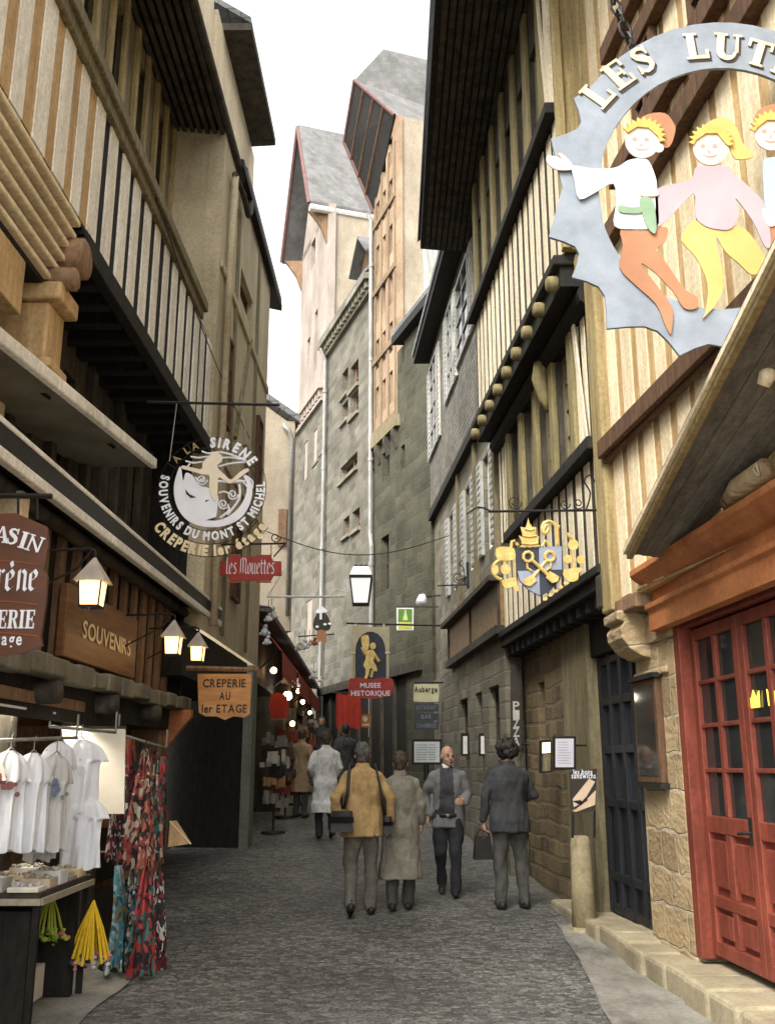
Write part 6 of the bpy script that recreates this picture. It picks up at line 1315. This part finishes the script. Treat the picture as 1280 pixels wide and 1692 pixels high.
q = Sheet(10.05).q(961, 1440); bo = thing('stone_bollard', (q.x, 10.05, .1), 'plain pale stone bollard standing by the dark shopfront step', 'bollard')
mb = MB(); x = q.x; mb.rings([(.08,x,10.05,.125,.125),(.5,x,10.05,.108,.108),(.86,x,10.05,.10,.10),(.92,x,10.05,.088,.088),(.935,x,10.05,.06,.06)], 16); mb.build('shaft', M('bollard_stone', (.42,.36,.22), (.30,.25,.15), 5, rough=.9, bump=.3), bo, smooth=True)
mb = MB(); mb.rings([(.0,x,10.05,.155,.155),(.1,x,10.05,.15,.15)], 12); mb.build('foot', MATS['bollard_stone'], bo)
cab = thing('display_case', R1G.p(8.5, 1.45, 0), 'tall shallow dark brown display case fixed to the stone pier', 'display case')
F = R1G; mb = MB(); mb.fb(F, 8.2, 8.8, 1.46, 2.32, .0, .06); mb.build('case', m_brown, cab, bevel=.008); mb = MB(); mb.fb(F, 8.25, 8.75, 1.52, 2.27, .06, .064); mb.build('glass', pane_glass('case_glass', (.06,.055,.045), .05), cab)
mb = MB(); mb.fb(F, 8.17, 8.83, 2.32, 2.36, -.0, .09); mb.build('top_moulding', m_dark, cab); mb = MB(); mb.fb(F, 8.17, 8.83, 1.42, 1.46, 0, .08); mb.build('bottom_moulding', m_dark, cab)
S = Sheet(13.55); sg = thing('vertical_banner', S.q(852, 1240), 'narrow black upright banner with pale letters at the corner of the pale stone ground floor', 'sign')
mb = MB(); S.poly(mb, [(843,1100),(861,1096),(861,1238),(843,1240)], 0, .04); mb.build('board', m_ink, sg)
mb = MB()
for k, c in enumerate('PIZZA'): text(mb, c, .17, xz(S.q(852, 1174 + k*14.5, .041)), bold=.02, width=.09)
mb.build('lettering', M('pale_banner_letters', (.5,.48,.42), (.4,.38,.33), 6), sg)
mb = MB(); S.line(mb, [(861,1110),(875,1110)], 0, .012); S.line(mb, [(861,1230),(875,1230)], 0, .012); mb.build('arm', m_black, sg)
for px, lb in ((768, 'white strip of paper in the left small black case on the pale stone wall'), (797, 'white strip of paper in the right small black case on the pale stone wall')):
    S = Sheet(17.0 if px < 780 else 15.6); sg = thing('menu_case', S.q(px, 1250), lb, 'sign', 'small menu cases on the pale stone wall')
    mb = MB(); S.poly(mb, [(px-7,1212),(px+7,1212),(px+7,1250),(px-7,1250)], 0, .1); mb.build('case', m_black, sg)
    mb = MB(); S.poly(mb, [(px-4,1217),(px+3,1217),(px+3,1246),(px-4,1246)], .101, .006); mb.build('paper', m_wallwhite, sg)
    mb = MB(); S.line(mb, [(px+5,1230),(px+40,1230)], -.02, .02); mb.build('arm', m_black, sg)

# ================================================================== left, far shops: hanging goods
for i, (px, py, Y, m, lb) in enumerate(((443,1022,16.6,m_sw,'white plush ball hanging highest by the grey pier'), (437,1044,16.7,m_sw,'white plush ball hanging lower by the grey pier'), (448,1016,16.9,m_shirtg,'grey white stuffed toy hanging beside the awning top'), (441,1060,16.5,m_sw,'white square cushion hanging at the awning corner'),
    (494,1070,22,m_shirtc,'cream toy hanging at the left of the toy row over the middle awning'), (503,1067,22.3,m_sw,'white toy hanging second in the row over the middle awning'), (511,1064,22.6,m_shirtc,'cream toy hanging third in the row over the middle awning'), (519,1062,23,m_orange,'orange toy hanging beneath the figure sign'),
    (474,1123,19,m_sw,'white bag hanging at the left under the awning'), (482,1127,19.6,m_sw,'white bag hanging second under the awning'), (489,1131,20.3,m_shirtg,'grey bag hanging third under the awning'), (518,1117,25,m_sw,'white cap on the farther awning edge'), (530,1124,26,m_sw,'white cap at the lowest end of the farther awning'))):
    g = thing('hanging_toy', Sheet(Y).q(px, py), lb, 'toy', 'toys and bags hanging at the far shops'); q = g.location; mb = MB(); r_ = .055 + .015*(i % 3)
    mb.ball(q, r_, 10, sc=(1,.8,1.1)); mb.ball(q + Vector((.02,-.02,r_*1.3)), r_*.6, 8); mb.ball(q + Vector((-r_,0,-r_*.5)), r_*.45, 8); mb.ball(q + Vector((r_,0,-r_*.4)), r_*.45, 8); mb.build('body', m, g, smooth=True)
    mb = MB(); mb.tube([q + Vector((0,0,r_*1.4)), q + Vector((0,0,r_*1.4+.25))], .006, 5); mb.build('cord', m_black, g)
for i, (px, py, Y, lb) in enumerate(((475,1150,20.0,'lit globe lamp under the nearest red awning'), (466,1180,24,'lit globe lamp deeper among the far shop goods'), (452,1108,18.3,'small warm lamp highest under the red awnings'), (500,1160,27,'small warm lamp near the far end of the awnings'), (483,1196,23,'small warm lamp low among the goods racks'), (512,1178,30,'farthest small warm lamp of the left shops'), (493,1142,24.5,'small warm lamp between two awnings'))):
    g = thing('shop_lamp', Sheet(Y).q(px, py), lb, 'lamp', 'lit lamps in the far left shops'); q = g.location
    mb = MB(); mb.ball(q, .09 if i < 2 else .06, 12); mb.build('globe', glow('lit_shop_globe', (1,.9,.7), 9) if i < 2 else glow('warm_shop_globe', (1,.6,.25), 9), g, smooth=True); mb = MB(); mb.tube([q+Vector((0,0,.08)), q+Vector((0,0,.5))], .008, 6); mb.build('cord', m_black, g)
rk = [(.20,.17,.13),(.22,.05,.03),(.30,.16,.06),(.06,.06,.06),(.42,.38,.30),(.10,.065,.04)]
for i in range(6):
    y = 17.6 + i*2.0; x = -1.98 + .0*i; zb = gz(y)
    g = thing('goods_rack', (x, y, zb), ['rack of cards and trinkets nearest the grey pier', 'second goods rack along the far left shops', 'third goods rack along the far left shops', 'fourth goods rack along the far left shops', 'fifth goods rack, half hidden by the crowd', 'farthest goods rack at the end of the left shops'][i], 'rack', 'goods racks outside the far left shops')
    mb = MB(); mb.tube([(x,y,zb),(x,y,zb+1.8)], .02, 6); mb.rings([(zb,x,y,.22,.22),(zb+.04,x,y,.2,.2)], 12); mb.build('stand', m_black, g)
    for k in range(4):
        mb = MB(); rnd = random.Random(i*7+k)
        for j in range(9):
            a = j*.7; u, v = rnd.uniform(.12,.24)*math.cos(a), rnd.uniform(.12,.24)*math.sin(a); q = rnd.uniform(.02,.06); z = zb+.4+k*.34+rnd.uniform(0,.12); mb.box(x+u-q, x+u+q, y+v-.02, y+v+.02, z, z+rnd.uniform(.08,.22))
        mb.build('goods', M('rack_goods_%s' % 'abcdef'[(i+k*2) % 6], rk[(i+k*2) % 6], None, 9), g)

# ================================================================== people
m_skin = M('skin', (.52,.31,.21), (.45,.25,.165), 9, rough=.55); m_greyhair = M('grey_hair', (.17,.16,.14), (.05,.047,.04), 40, (1,1,.4), .7, .4)
m_darkhair = M('black_hair', (.02,.017,.015), (.035,.03,.025), 30, (1,1,.4), .6, .4); m_brownhair = M('brown_grey_hair', (.11,.08,.05), (.035,.025,.016), 40, (1,1,.4), .7, .4)
m_shoe = M('black_shoe_leather', (.02,.018,.016), (.035,.03,.026), 9, rough=.45)
def remesh(mb, vox, smooth=4, wob=0, freq=9, seed=0):
    me = bpy.data.meshes.new('tmp'); me.from_pydata([tuple(q) for q in mb.v], [], mb.f)
    bm = bmesh.new(); bm.from_mesh(me); bmesh.ops.recalc_face_normals(bm, faces=bm.faces); bm.to_mesh(me); bm.free()
    o = bpy.data.objects.new('tmp', me); col.objects.link(o)
    r = o.modifiers.new('r', 'REMESH'); r.mode = 'VOXEL'; r.voxel_size = vox
    if smooth: q = o.modifiers.new('s', 'SMOOTH'); q.iterations = smooth; q.factor = .5
    dg = bpy.context.evaluated_depsgraph_get(); ev = o.evaluated_get(dg); out = bpy.data.meshes.new_from_object(ev)
    bpy.data.objects.remove(o); bpy.data.meshes.remove(me)
    if wob:
        off = Vector((seed*3.1, seed*1.7, 0))
        nr = [v.normal.copy() for v in out.vertices]
        for v, n_ in zip(out.vertices, nr):
            q = Vector((v.co.x*freq, v.co.y*freq, v.co.z*freq*.55)) + off
            v.co += n_ * wob * (noise.noise(q) + .6*noise.noise(q*2.3))
    return out
def limb(mb, pts, rs, n=12, flat=1.0, ref=None):
    """a tapering limb with rounded ends and a filled joint at every bend"""
    mb.tube(pts, rs, n, flat=flat, ref=ref)
    for q, r in zip(pts, rs): mb.ball(q, r*.99, 10)
def put(me, name, mat, parent):
    for m in (mat if isinstance(mat, list) else [mat]): me.materials.append(m)
    me.polygons.foreach_set('use_smooth', [True]*len(me.polygons)); me.name = name
    o = bpy.data.objects.new(name, me); col.objects.link(o); o.parent = parent; return o
V = Vector
def hand(mb, w_, d, palm, curl):
    """palm, four fingers of unequal length with two bends, and a thumb from the side of the palm"""
    d = V(d).normalized(); s = d.cross(V(palm)).normalized(); p_ = s.cross(d).normalized(); w_ = V(w_)
    c = w_ + d*.052
    vs = [w_ + s*x*.024 + p_*y*.014 for x, y in ((-1,-1),(1,-1),(1,1),(-1,1))] + [w_ + d*.098 + s*x*.042 + p_*y*.013 for x, y in ((-1,-1),(1,-1),(1,1),(-1,1))]
    mb.hexa(vs)
    for i, (o, L_) in enumerate(((-.033,.062),(-.011,.075),(.011,.079),(.033,.070))):
        a = w_ + d*.092 + s*o; c1 = curl*(.8 + .1*i); pts = [a]; dr = d.copy()
        for k, f in enumerate((.45,.32,.25)):
            dr = (dr*math.cos(c1*.75) + p_*math.sin(c1*.75)).normalized(); pts.append(pts[-1] + dr*L_*f*1.15)
            n_ = dr.cross(s) ; p2 = p_
        mb.tube(pts, [.0105,.010,.009,.0075], 8); mb.ball(pts[-1], .0075, 6)
    t0 = w_ + d*.03 - s*.026; t1 = t0 + (d*.5 - s*.6 + p_*.35).normalized()*.045; t2 = t1 + (d*.8 - s*.1 + p_*.45).normalized()*.032
    mb.tube([t0, t1, t2], [.0135,.011,.0085], 8); mb.ball(t2, .0085, 6)
def person(name, label, X, Y, hd, H, P, look=0, hair='short', hairmat=None, upper=None, lower=None, coat=None, skirt=None, seed=1, girth=1.0, extra=None):
    """heading 0 walks up the lane (seen from behind); joints in metres for a 1.75 m figure"""
    zb = gz(Y); g = thing('person', (X, Y, zb), label, 'person'); g.rotation_euler = (0, 0, hd); k = H/1.75; g.scale = (k, k, k)
    J = dict(hipL=(-.095,0,.92), hipR=(.095,0,.92), kneeL=(-.105,.05,.50), kneeR=(.105,.02,.50), ankL=(-.11,.0,.09), ankR=(.11,-.04,.09), shL=(-.168,0,1.385), shR=(.168,0,1.385),
             elL=(-.25,-.03,1.15), elR=(.25,-.03,1.15), wrL=(-.25,.06,.90), wrR=(.25,.06,.90), head=(0,.03,1.61), lean=0.0, hdL=(0,.15,-1), hdR=(0,.15,-1), toeL=None, toeR=None, curl=.55)
    J.update(P); q = {n: (V(v) if isinstance(v, tuple) else v) for n, v in J.items()}; ln = q['lean']
    def torso(mb, f, z0=.86, z1=1.47, hem=1.0):
        rg = []
        for z, rx, ry, cy in ((.80,.165,.115,-.01),(.90,.170,.12,-.01),(1.0,.160,.112,0),(1.10,.155,.108,.0),(1.22,.170,.118,.005),(1.32,.182,.120,0),(1.40,.176,.105,-.005),(1.45,.120,.080,-.005),(1.49,.062,.058,.0)):
            if z0-.001 <= z <= z1+.03: rg.append((z, 0, cy + ln*(z-.92), rx*f*girth, ry*f*girth*1.05))
        mb.rings(rg, 22)
    # ---- body: one continuous surface with head, hands and feet
    b = MB(); torso(b, .86, .80)
    limb(b, [(0,ln*.55,1.44),(0,ln*.6+.01,1.53)], [.058,.054])
    hd_ = q['head']; la = look
    def hp(x, y, z): return hd_ + V((x*math.cos(la) - y*math.sin(la), x*math.sin(la) + y*math.cos(la), z))
    b.ball(hd_ + V((0,-.005,.035)), .098, 16, sc=(.80,.98,1.02)); b.ball(hp(0,.022,-.03), .078, 14, sc=(.82,.92,1.05)); b.ball(hp(0,.062,-.085), .03, 10, sc=(1.1,.8,.75))
    b.tube([hp(0,.088,.018), hp(0,.112,-.022), hp(0,.094,-.034)], [.010,.017,.012], 8); b.ball(hp(0,.082,.03), .05, 10, sc=(1.15,.35,.22))
    for sx in (-1, 1): b.ball(hp(sx*.084, -.004, -.004), .028, 10, sc=(.35,.65,1.1)); b.ball(hp(sx*.038,.07,-.03), .026, 8, sc=(1,.6,.8))
    b.ball(hp(0,.088,-.060), .022, 8, sc=(1.15,.5,.32))
    for s in 'LR':
        limb(b, [q['sh'+s], q['el'+s], q['wr'+s]], [.042,.036,.026]); hand(b, q['wr'+s], q['hd'+s], V((1,.2,0)) if s == 'L' else V((-1,.2,0)), q['curl'])
        limb(b, [q['hip'+s], q['knee'+s], q['ank'+s]], [.078,.052,.036])
        f_ = V(q['toe'+s]) if q['toe'+s] else V((0, 1, -.28)); f_.normalize(); a = q['ank'+s]; limb(b, [a + V((0,-.035,-.045)), a + V((0,.03,-.05)), a + f_*.15], [.034,.036,.026], flat=.8)
    body = put(remesh(b, .0085, 3), 'body', m_skin, g)
    e = MB()
    for sx in (-1, 1): e.ball(hp(sx*.034, .083, .004), .0105, 8, sc=(1.2,.6,.7)); e.tube([hp(sx*.018,.094,.026), hp(sx*.036,.094,.031), hp(sx*.053,.083,.025)], .005, 5)
    e.tube([hp(-.024,.097,-.063), hp(0,.101,-.061), hp(.024,.097,-.063)], .0035, 5)
    me = bpy.data.meshes.new('face'); me.from_pydata([tuple(v) for v in e.v], [], e.f); put(me, 'eyes_and_mouth', m_darkhair, g)
    # ---- hair
    h = MB(); C_ = hd_ + V((0,-.005,.035))
    if hair == 'balding':
        h.ball(C_ + V((0,-.012,-.015)), .104, 16, sc=(.84,.98,.86)); cutz, cuty = .06, .02
        for sx in (-1, 1): h.ball(hp(sx*.07,-.03,.0), .04, 10, sc=(.45,1.2,1.2))
    elif hair == 'curly':
        for i in range(60):
            a = random.Random(seed*100+i); th, ph = a.uniform(0, 6.28), a.uniform(.0, 2.0); d = V((math.sin(ph)*math.cos(th), math.sin(ph)*math.sin(th), math.cos(ph)))
            if d.y > .45 and d.z < .5: continue
            h.ball(C_ + V((d.x*.10, d.y*.11, d.z*.115)), .04, 8)
        h.ball(C_, .118, 14)
    else:
        h.ball(C_ + V((0,-.008,.006)), .107, 16, sc=(.83,1.0,1.02)); h.ball(C_ + V((0,-.05,-.065)), .062, 10, sc=(1.0,.8,.9))
    hm = remesh(h, .009, 2, .009, 38, seed); keep = bmesh.new(); keep.from_mesh(hm)
    fwd = V((-math.sin(la), math.cos(la), 0))
    dl = [v for v in keep.verts if (v.co - C_).dot(fwd) > (.045 if hair != 'balding' else -.0) and (v.co.z - C_.z) < (.055 if hair != 'balding' else .3)]
    if hair == 'balding': dl += [v for v in keep.verts if v.co.z - C_.z > .045]
    bmesh.ops.delete(keep, geom=list(set(dl)), context='VERTS'); keep.to_mesh(hm); keep.free(); put(hm, 'hair', hairmat, g)
    # ---- clothes
    if lower:
        t = MB(); t.rings([(.80,0,-.005,.172*girth,.122*girth),(.90,0,-.005,.176*girth,.128*girth),(1.0,0,ln*.08,.168*girth,.122*girth),(1.04,0,ln*.1,.165*girth,.118*girth)], 20)
        for s in 'LR': limb(t, [q['hip'+s] + V((0,0,-.02)), q['hip'+s].lerp(q['knee'+s], .5), q['knee'+s], q['knee'+s].lerp(q['ank'+s], .45), q['ank'+s] + V((0,0,-.02))], [.102*girth,.094,.076,.070,.066])
        put(remesh(t, .013, 3, .018, 9, seed), 'trousers', lower, g)
    if upper or coat:
        t = MB(); f = 1.10 if upper else 1.14
        torso(t, f, .80 if not P.get('waist') else 1.0, 1.45)
        t.rings([(1.34,0,ln*.42,.19*girth,.125),(1.40,0,ln*.48,.178*girth,.115),(1.445,0,ln*.52,.135*girth,.10),(1.485,0,ln*.56,.088,.082),(1.52,0,ln*.58,.07,.068)], 20)
        r0, r1 = (.066,.050) if upper else (.07,.056)
        for s in 'LR': limb(t, [q['sh'+s] + V((0,0,-.005)), q['sh'+s].lerp(q['el'+s], .55), q['el'+s], q['el'+s].lerp(q['wr'+s], .5), q['wr'+s] + (q['wr'+s]-q['el'+s]).normalized()*(-.01)], [r0, r0*.93, r0*.83, r0*.74, r1])
        if coat:
            z1 = coat[1]; t.rings([(z1,0,-.03,.235*girth,.20),(z1+.15,0,-.02,.225*girth,.19),(.62,0,-.01,.205*girth,.165),(.80,0,-.005,.195*girth,.145),(1.0,0,.0,.178*girth,.13)], 24)
        else: t.rings([(.78 if not P.get('waist') else 1.0,0,-.005,.195*girth,.145*girth),(.9 if not P.get('waist') else 1.05,0,-.005,.19*girth,.14*girth),(1.08,0,0,.176*girth,.126*girth)], 22)
        jm = remesh(t, .0125, 3, .022 if coat else .020, 8, seed+5)
        if P.get('front'):                                # an open jacket: the sweater shows between its front edges
            fm_ = jm.copy()
            for me_, keepin in ((jm, False), (fm_, True)):
                bm = bmesh.new(); bm.from_mesh(me_)
                ins = lambda c: c.y > .03 and abs(c.x - .01) < .085 + .02*(1.3 - c.z) and c.z > .9
                bmesh.ops.delete(bm, geom=[f for f in bm.faces if ins(f.calc_center_median()) != keepin], context='FACES')
                if keepin:
                    for v in bm.verts: v.co.y -= .012
                bm.to_mesh(me_); bm.free()
            put(fm_, 'sweater', P['front'], g)
        put(jm, 'coat' if coat else 'jacket', upper or coat[0], g)
        cl = MB(); cl.rings([(1.475,0,ln*.55,.085,.078),(1.50,0,ln*.57,.082,.076),(1.53,0,ln*.58,.075,.070)], 18); put(remesh(cl, .01, 2), 'collar', P.get('collar') or upper or coat[0], g)
    for s in 'LR':
        t = MB(); a = q['ank'+s]; f_ = V(q['toe'+s]) if q['toe'+s] else V((0, 1, -.28)); f_.normalize()
        limb(t, [a + V((0,-.045,-.045)), a + V((0,.04,-.048)), a + f_*.14, a + f_*.185], [.046,.048,.044,.030], flat=.8); t.tube([a + V((0,-.01,-.05)), a + V((0,-.005,.03))], [.048,.046], 10)
        put(remesh(t, .011, 2), 'shoe', P.get('shoe') or m_shoe, g)
    if extra:
        for n_, mt, fn in extra:
            t = MB(); fn(t, q, hp); me = bpy.data.meshes.new(n_); me.from_pydata([tuple(v) for v in t.v], [], t.f); bm = bmesh.new(); bm.from_mesh(me); bmesh.ops.recalc_face_normals(bm, faces=bm.faces); bm.to_mesh(me); bm.free(); put(me, n_, mt, g)
    return g
def held(name, label, cat, g, mb_fn, mats):
    """a carried thing stays a thing of its own, placed in the carrier's frame"""
    Mx = Matrix.Translation(g.location) @ g.rotation_euler.to_matrix().to_4x4() @ Matrix.Scale(g.scale[0], 4)
    t = None
    for n_, mt, fn in mb_fn:
        mb = MB(); fn(mb); mb.v = [Mx @ v for v in mb.v]
        if t is None:
            c = sum(mb.v, Vector())/len(mb.v); t = thing(name, c, label, cat)
        mb.build(n_, mt, t, smooth=n_ != 'bag')
    return t
m_tanj = M('tan_jacket_cloth', (.50,.345,.155), (.40,.26,.11), 6, rough=.85, bump=.25); m_greyt = M('grey_trousers', (.17,.16,.13), (.11,.10,.085), 5, rough=.9, bump=.2)
m_coat = M('grey_green_coat', (.27,.25,.20), (.18,.167,.13), 5, rough=.9, bump=.25); m_gj = M('pale_grey_jacket', (.22,.22,.215), (.15,.15,.15), 6, rough=.85, bump=.25)
m_sw_ = M('dark_grey_sweater', (.075,.075,.08), (.05,.05,.054), 30, rough=.95, bump=.3); m_blackt = M('black_trousers', (.022,.022,.023), (.032,.032,.034), 5, rough=.85)
m_dj = M('dark_grey_jacket', (.065,.066,.07), (.04,.041,.044), 6, rough=.85, bump=.25); m_dt = M('dark_grey_trousers', (.09,.085,.075), (.055,.052,.047), 6, rough=.9)
m_wj = M('white_work_jacket', (.80,.79,.76), (.68,.67,.64), 5, rough=.85, bump=.2); m_wt = M('cream_trousers', (.64,.60,.50), (.5,.46,.38), 5, rough=.9, bump=.2); m_dg = M('dark_green_jacket', (.05,.055,.04), (.032,.036,.026), 6, rough=.9)
m_tanc = M('tan_overcoat', (.36,.25,.14), (.27,.18,.10), 6, rough=.9); m_bag = M('black_bag_leather', (.018,.017,.016), (.03,.028,.026), 8, rough=.45)
def at_ground(px, py):      # foot point on the sloping lane
    Y = 12
    for _ in range(30):
        d = ray(px, py); t = (gz(Y) - EYE)/d.z; Y = .5*Y + .5*d.y*t
    return d.x*(gz(Y)-EYE)/d.z, Y
def strap_(a, b, c):
    def f(t, q, hp): t.tube([V(a), V(b), V(c)], .016, 6, flat=.35)
    return f
x, y = at_ground(597, 1512)
p_ = person('man', 'man seen from behind in a tan jacket with two black bags on shoulder straps', x, y, R(4), 1.78,
   dict(kneeL=(-.115,.0,.50), ankL=(-.12,-.20,.15), kneeR=(.10,.06,.50), ankR=(.10,.04,.09), toeL=(0,.75,-.75), elL=(-.29,-.05,1.17), wrL=(-.27,.02,.95), elR=(.30,-.03,1.17), wrR=(.31,.05,.94)), look=R(8), hairmat=m_greyhair, upper=m_tanj, lower=m_greyt, seed=2, girth=1.14,
   extra=[('shoulder_strap', m_bag, lambda t, q, hp: t.tube([V((-.12,.08,1.50)), V((-.135,-.03,1.525)), V((-.15,-.13,1.42)), V((-.16,-.165,1.25)), V((-.20,-.17,1.06))], .017, 6, flat=.4)), ('shoulder_strap', m_bag, lambda t, q, hp: t.tube([V((.12,.08,1.50)), V((.135,-.03,1.525)), V((.155,-.13,1.42)), V((.20,-.155,1.2)), V((.24,-.13,1.0))], .013, 6, flat=.4))])
def bagbox(x0, x1, y0, y1, z0, z1):
    def f(mb):
        mb.hexa([(x0,y0,z0),(x1,y0,z0),(x1,y1,z0),(x0,y1,z0),(x0+.02,y0+.02,z1),(x1-.02,y0+.02,z1),(x1-.02,y1-.02,z1),(x0+.02,y1-.02,z1)])
    return f
held('shoulder_bag', 'black bag at the left hip of the man in the tan jacket', 'bag', p_, [('bag', m_bag, bagbox(-.34,-.10,-.29,-.16,.84,1.04)), ('flap', m_bag, bagbox(-.345,-.095,-.305,-.285,.93,1.05))], None)
held('shoulder_bag', 'smaller black bag at the right side of the man in the tan jacket', 'bag', p_, [('bag', m_bag, bagbox(.21,.31,-.24,-.12,.82,.98)), ('flap', m_bag, bagbox(.205,.315,-.25,-.235,.90,.99))], None)
x, y = at_ground(662, 1505)
person('woman', 'person seen from behind in a long grey green coat walking beside the tan jacket', x, y, R(-3), 1.68, dict(kneeL=(-.09,.02,.5), ankL=(-.09,-.08,.10), ankR=(.08,.08,.09), elL=(-.25,.0,1.16), elR=(.25,-.0,1.16), wrL=(-.22,.12,.98), wrR=(.24,.10,.95)), look=R(-10), hairmat=m_brownhair, coat=(m_coat, .34), lower=m_dt, seed=3, girth=1.08)
x, y = at_ground(742, 1480)
p_ = person('man', 'balding man in a pale grey jacket and dark sweater walking towards us', x, y, R(176), 1.74, dict(kneeL=(-.09,.10,.50), ankL=(-.08,.10,.09), kneeR=(.10,.03,.50), ankR=(.09,-.17,.14), toeR=(0,.8,-.6), elL=(-.25,-.01,1.17), wrL=(-.20,.20,1.08), hdL=(.4,1,.1), elR=(.27,-.05,1.16), wrR=(.24,.03,.93), collar=m_wallwhite, front=m_sw_), look=R(28), hair='balding', hairmat=m_greyhair, upper=m_gj, lower=m_blackt, seed=4, girth=1.06,
   extra=[('belt', m_bag, lambda t, q, hp: t.rings([(.90,0,.0,.165,.150),(.945,0,.0,.165,.150)], 20)), ('buckle', m_zinc, lambda t, q, hp: t.box(-.02,.02,.15,.158,.905,.94))])
x, y = at_ground(846, 1502)
p_ = person('man', 'dark haired person from behind in a dark grey jacket on the right, carrying a bag', x, y, R(10), 1.80, dict(kneeL=(-.11,.03,.50), ankL=(-.12,-.02,.09), ankR=(.14,-.03,.09), kneeR=(.12,.03,.5), elL=(-.27,-.02,1.15), wrL=(-.29,.03,.90), hdL=(0,.05,-1), elR=(.29,.0,1.17), wrR=(.20,.16,1.10), hdR=(-.4,1,.2), curl=1.2), look=R(-15), hair='curly', hairmat=m_darkhair, upper=m_dj, lower=m_dt, seed=5, girth=1.14)
held('handbag', 'black handbag hanging from the left hand of the dark haired person', 'bag', p_, [('bag', m_bag, bagbox(-.40,-.20,-.02,.09,.50,.74)), ('handle', m_bag, lambda mb: mb.tube([(-.37,.035,.73),(-.34,.035,.80),(-.29,.035,.825),(-.25,.035,.80),(-.22,.035,.73)], .009, 6)), ('clasp', m_zinc, bagbox(-.315,-.285,-.03,-.018,.71,.74))], None)
x, y = at_ground(536, 1386)
person('woman', 'person in a long white overall, seen from behind farther up the lane', x, y, R(14), 1.74, dict(kneeL=(-.10,.06,.50), ankL=(-.10,-.02,.10), kneeR=(.10,.03,.5), ankR=(.10,-.16,.14), toeR=(0,.8,-.6), elL=(-.27,-.04,1.16), wrL=(-.20,.14,1.05), elR=(.25,-.02,1.16), wrR=(.2,.14,1.02), shoe=m_shoe), look=R(-40), hairmat=m_brownhair, coat=(m_wj, .42), lower=m_blackt, seed=6, girth=1.05)
person('man', 'dark green clad person half hidden behind the dark haired one on the right', .116*14.2, 14.2, R(-8), 1.70, dict(elL=(-.25,-.01,1.16), wrL=(-.2,.15,1.02)), hairmat=m_brownhair, upper=m_dg, lower=m_dt, seed=7, girth=1.05)
person('man', 'person in a dark coat beyond the white jacket, beneath the red banner', -.042*20.5, 20.5, R(20), 1.74, dict(kneeL=(-.1,.08,.5), ankL=(-.1,.06,.09)), hairmat=m_darkhair, coat=(m_dj, .45), lower=m_blackt, seed=8)
person('woman', 'person in a tan overcoat farther up the lane beside the goods racks', -.086*19.6, 19.6, R(-25), 1.68, dict(elL=(-.25,.02,1.16), wrL=(-.22,.16,1.02)), look=R(30), hairmat=m_brownhair, coat=(m_tanc, .5), lower=m_dt, seed=9)
person('man', 'person in a dark jacket at the far end of the lane by the red awnings', -.066*25.5, 25.5, R(170), 1.72, dict(), hairmat=m_greyhair, upper=m_dj, lower=m_blackt, seed=10)
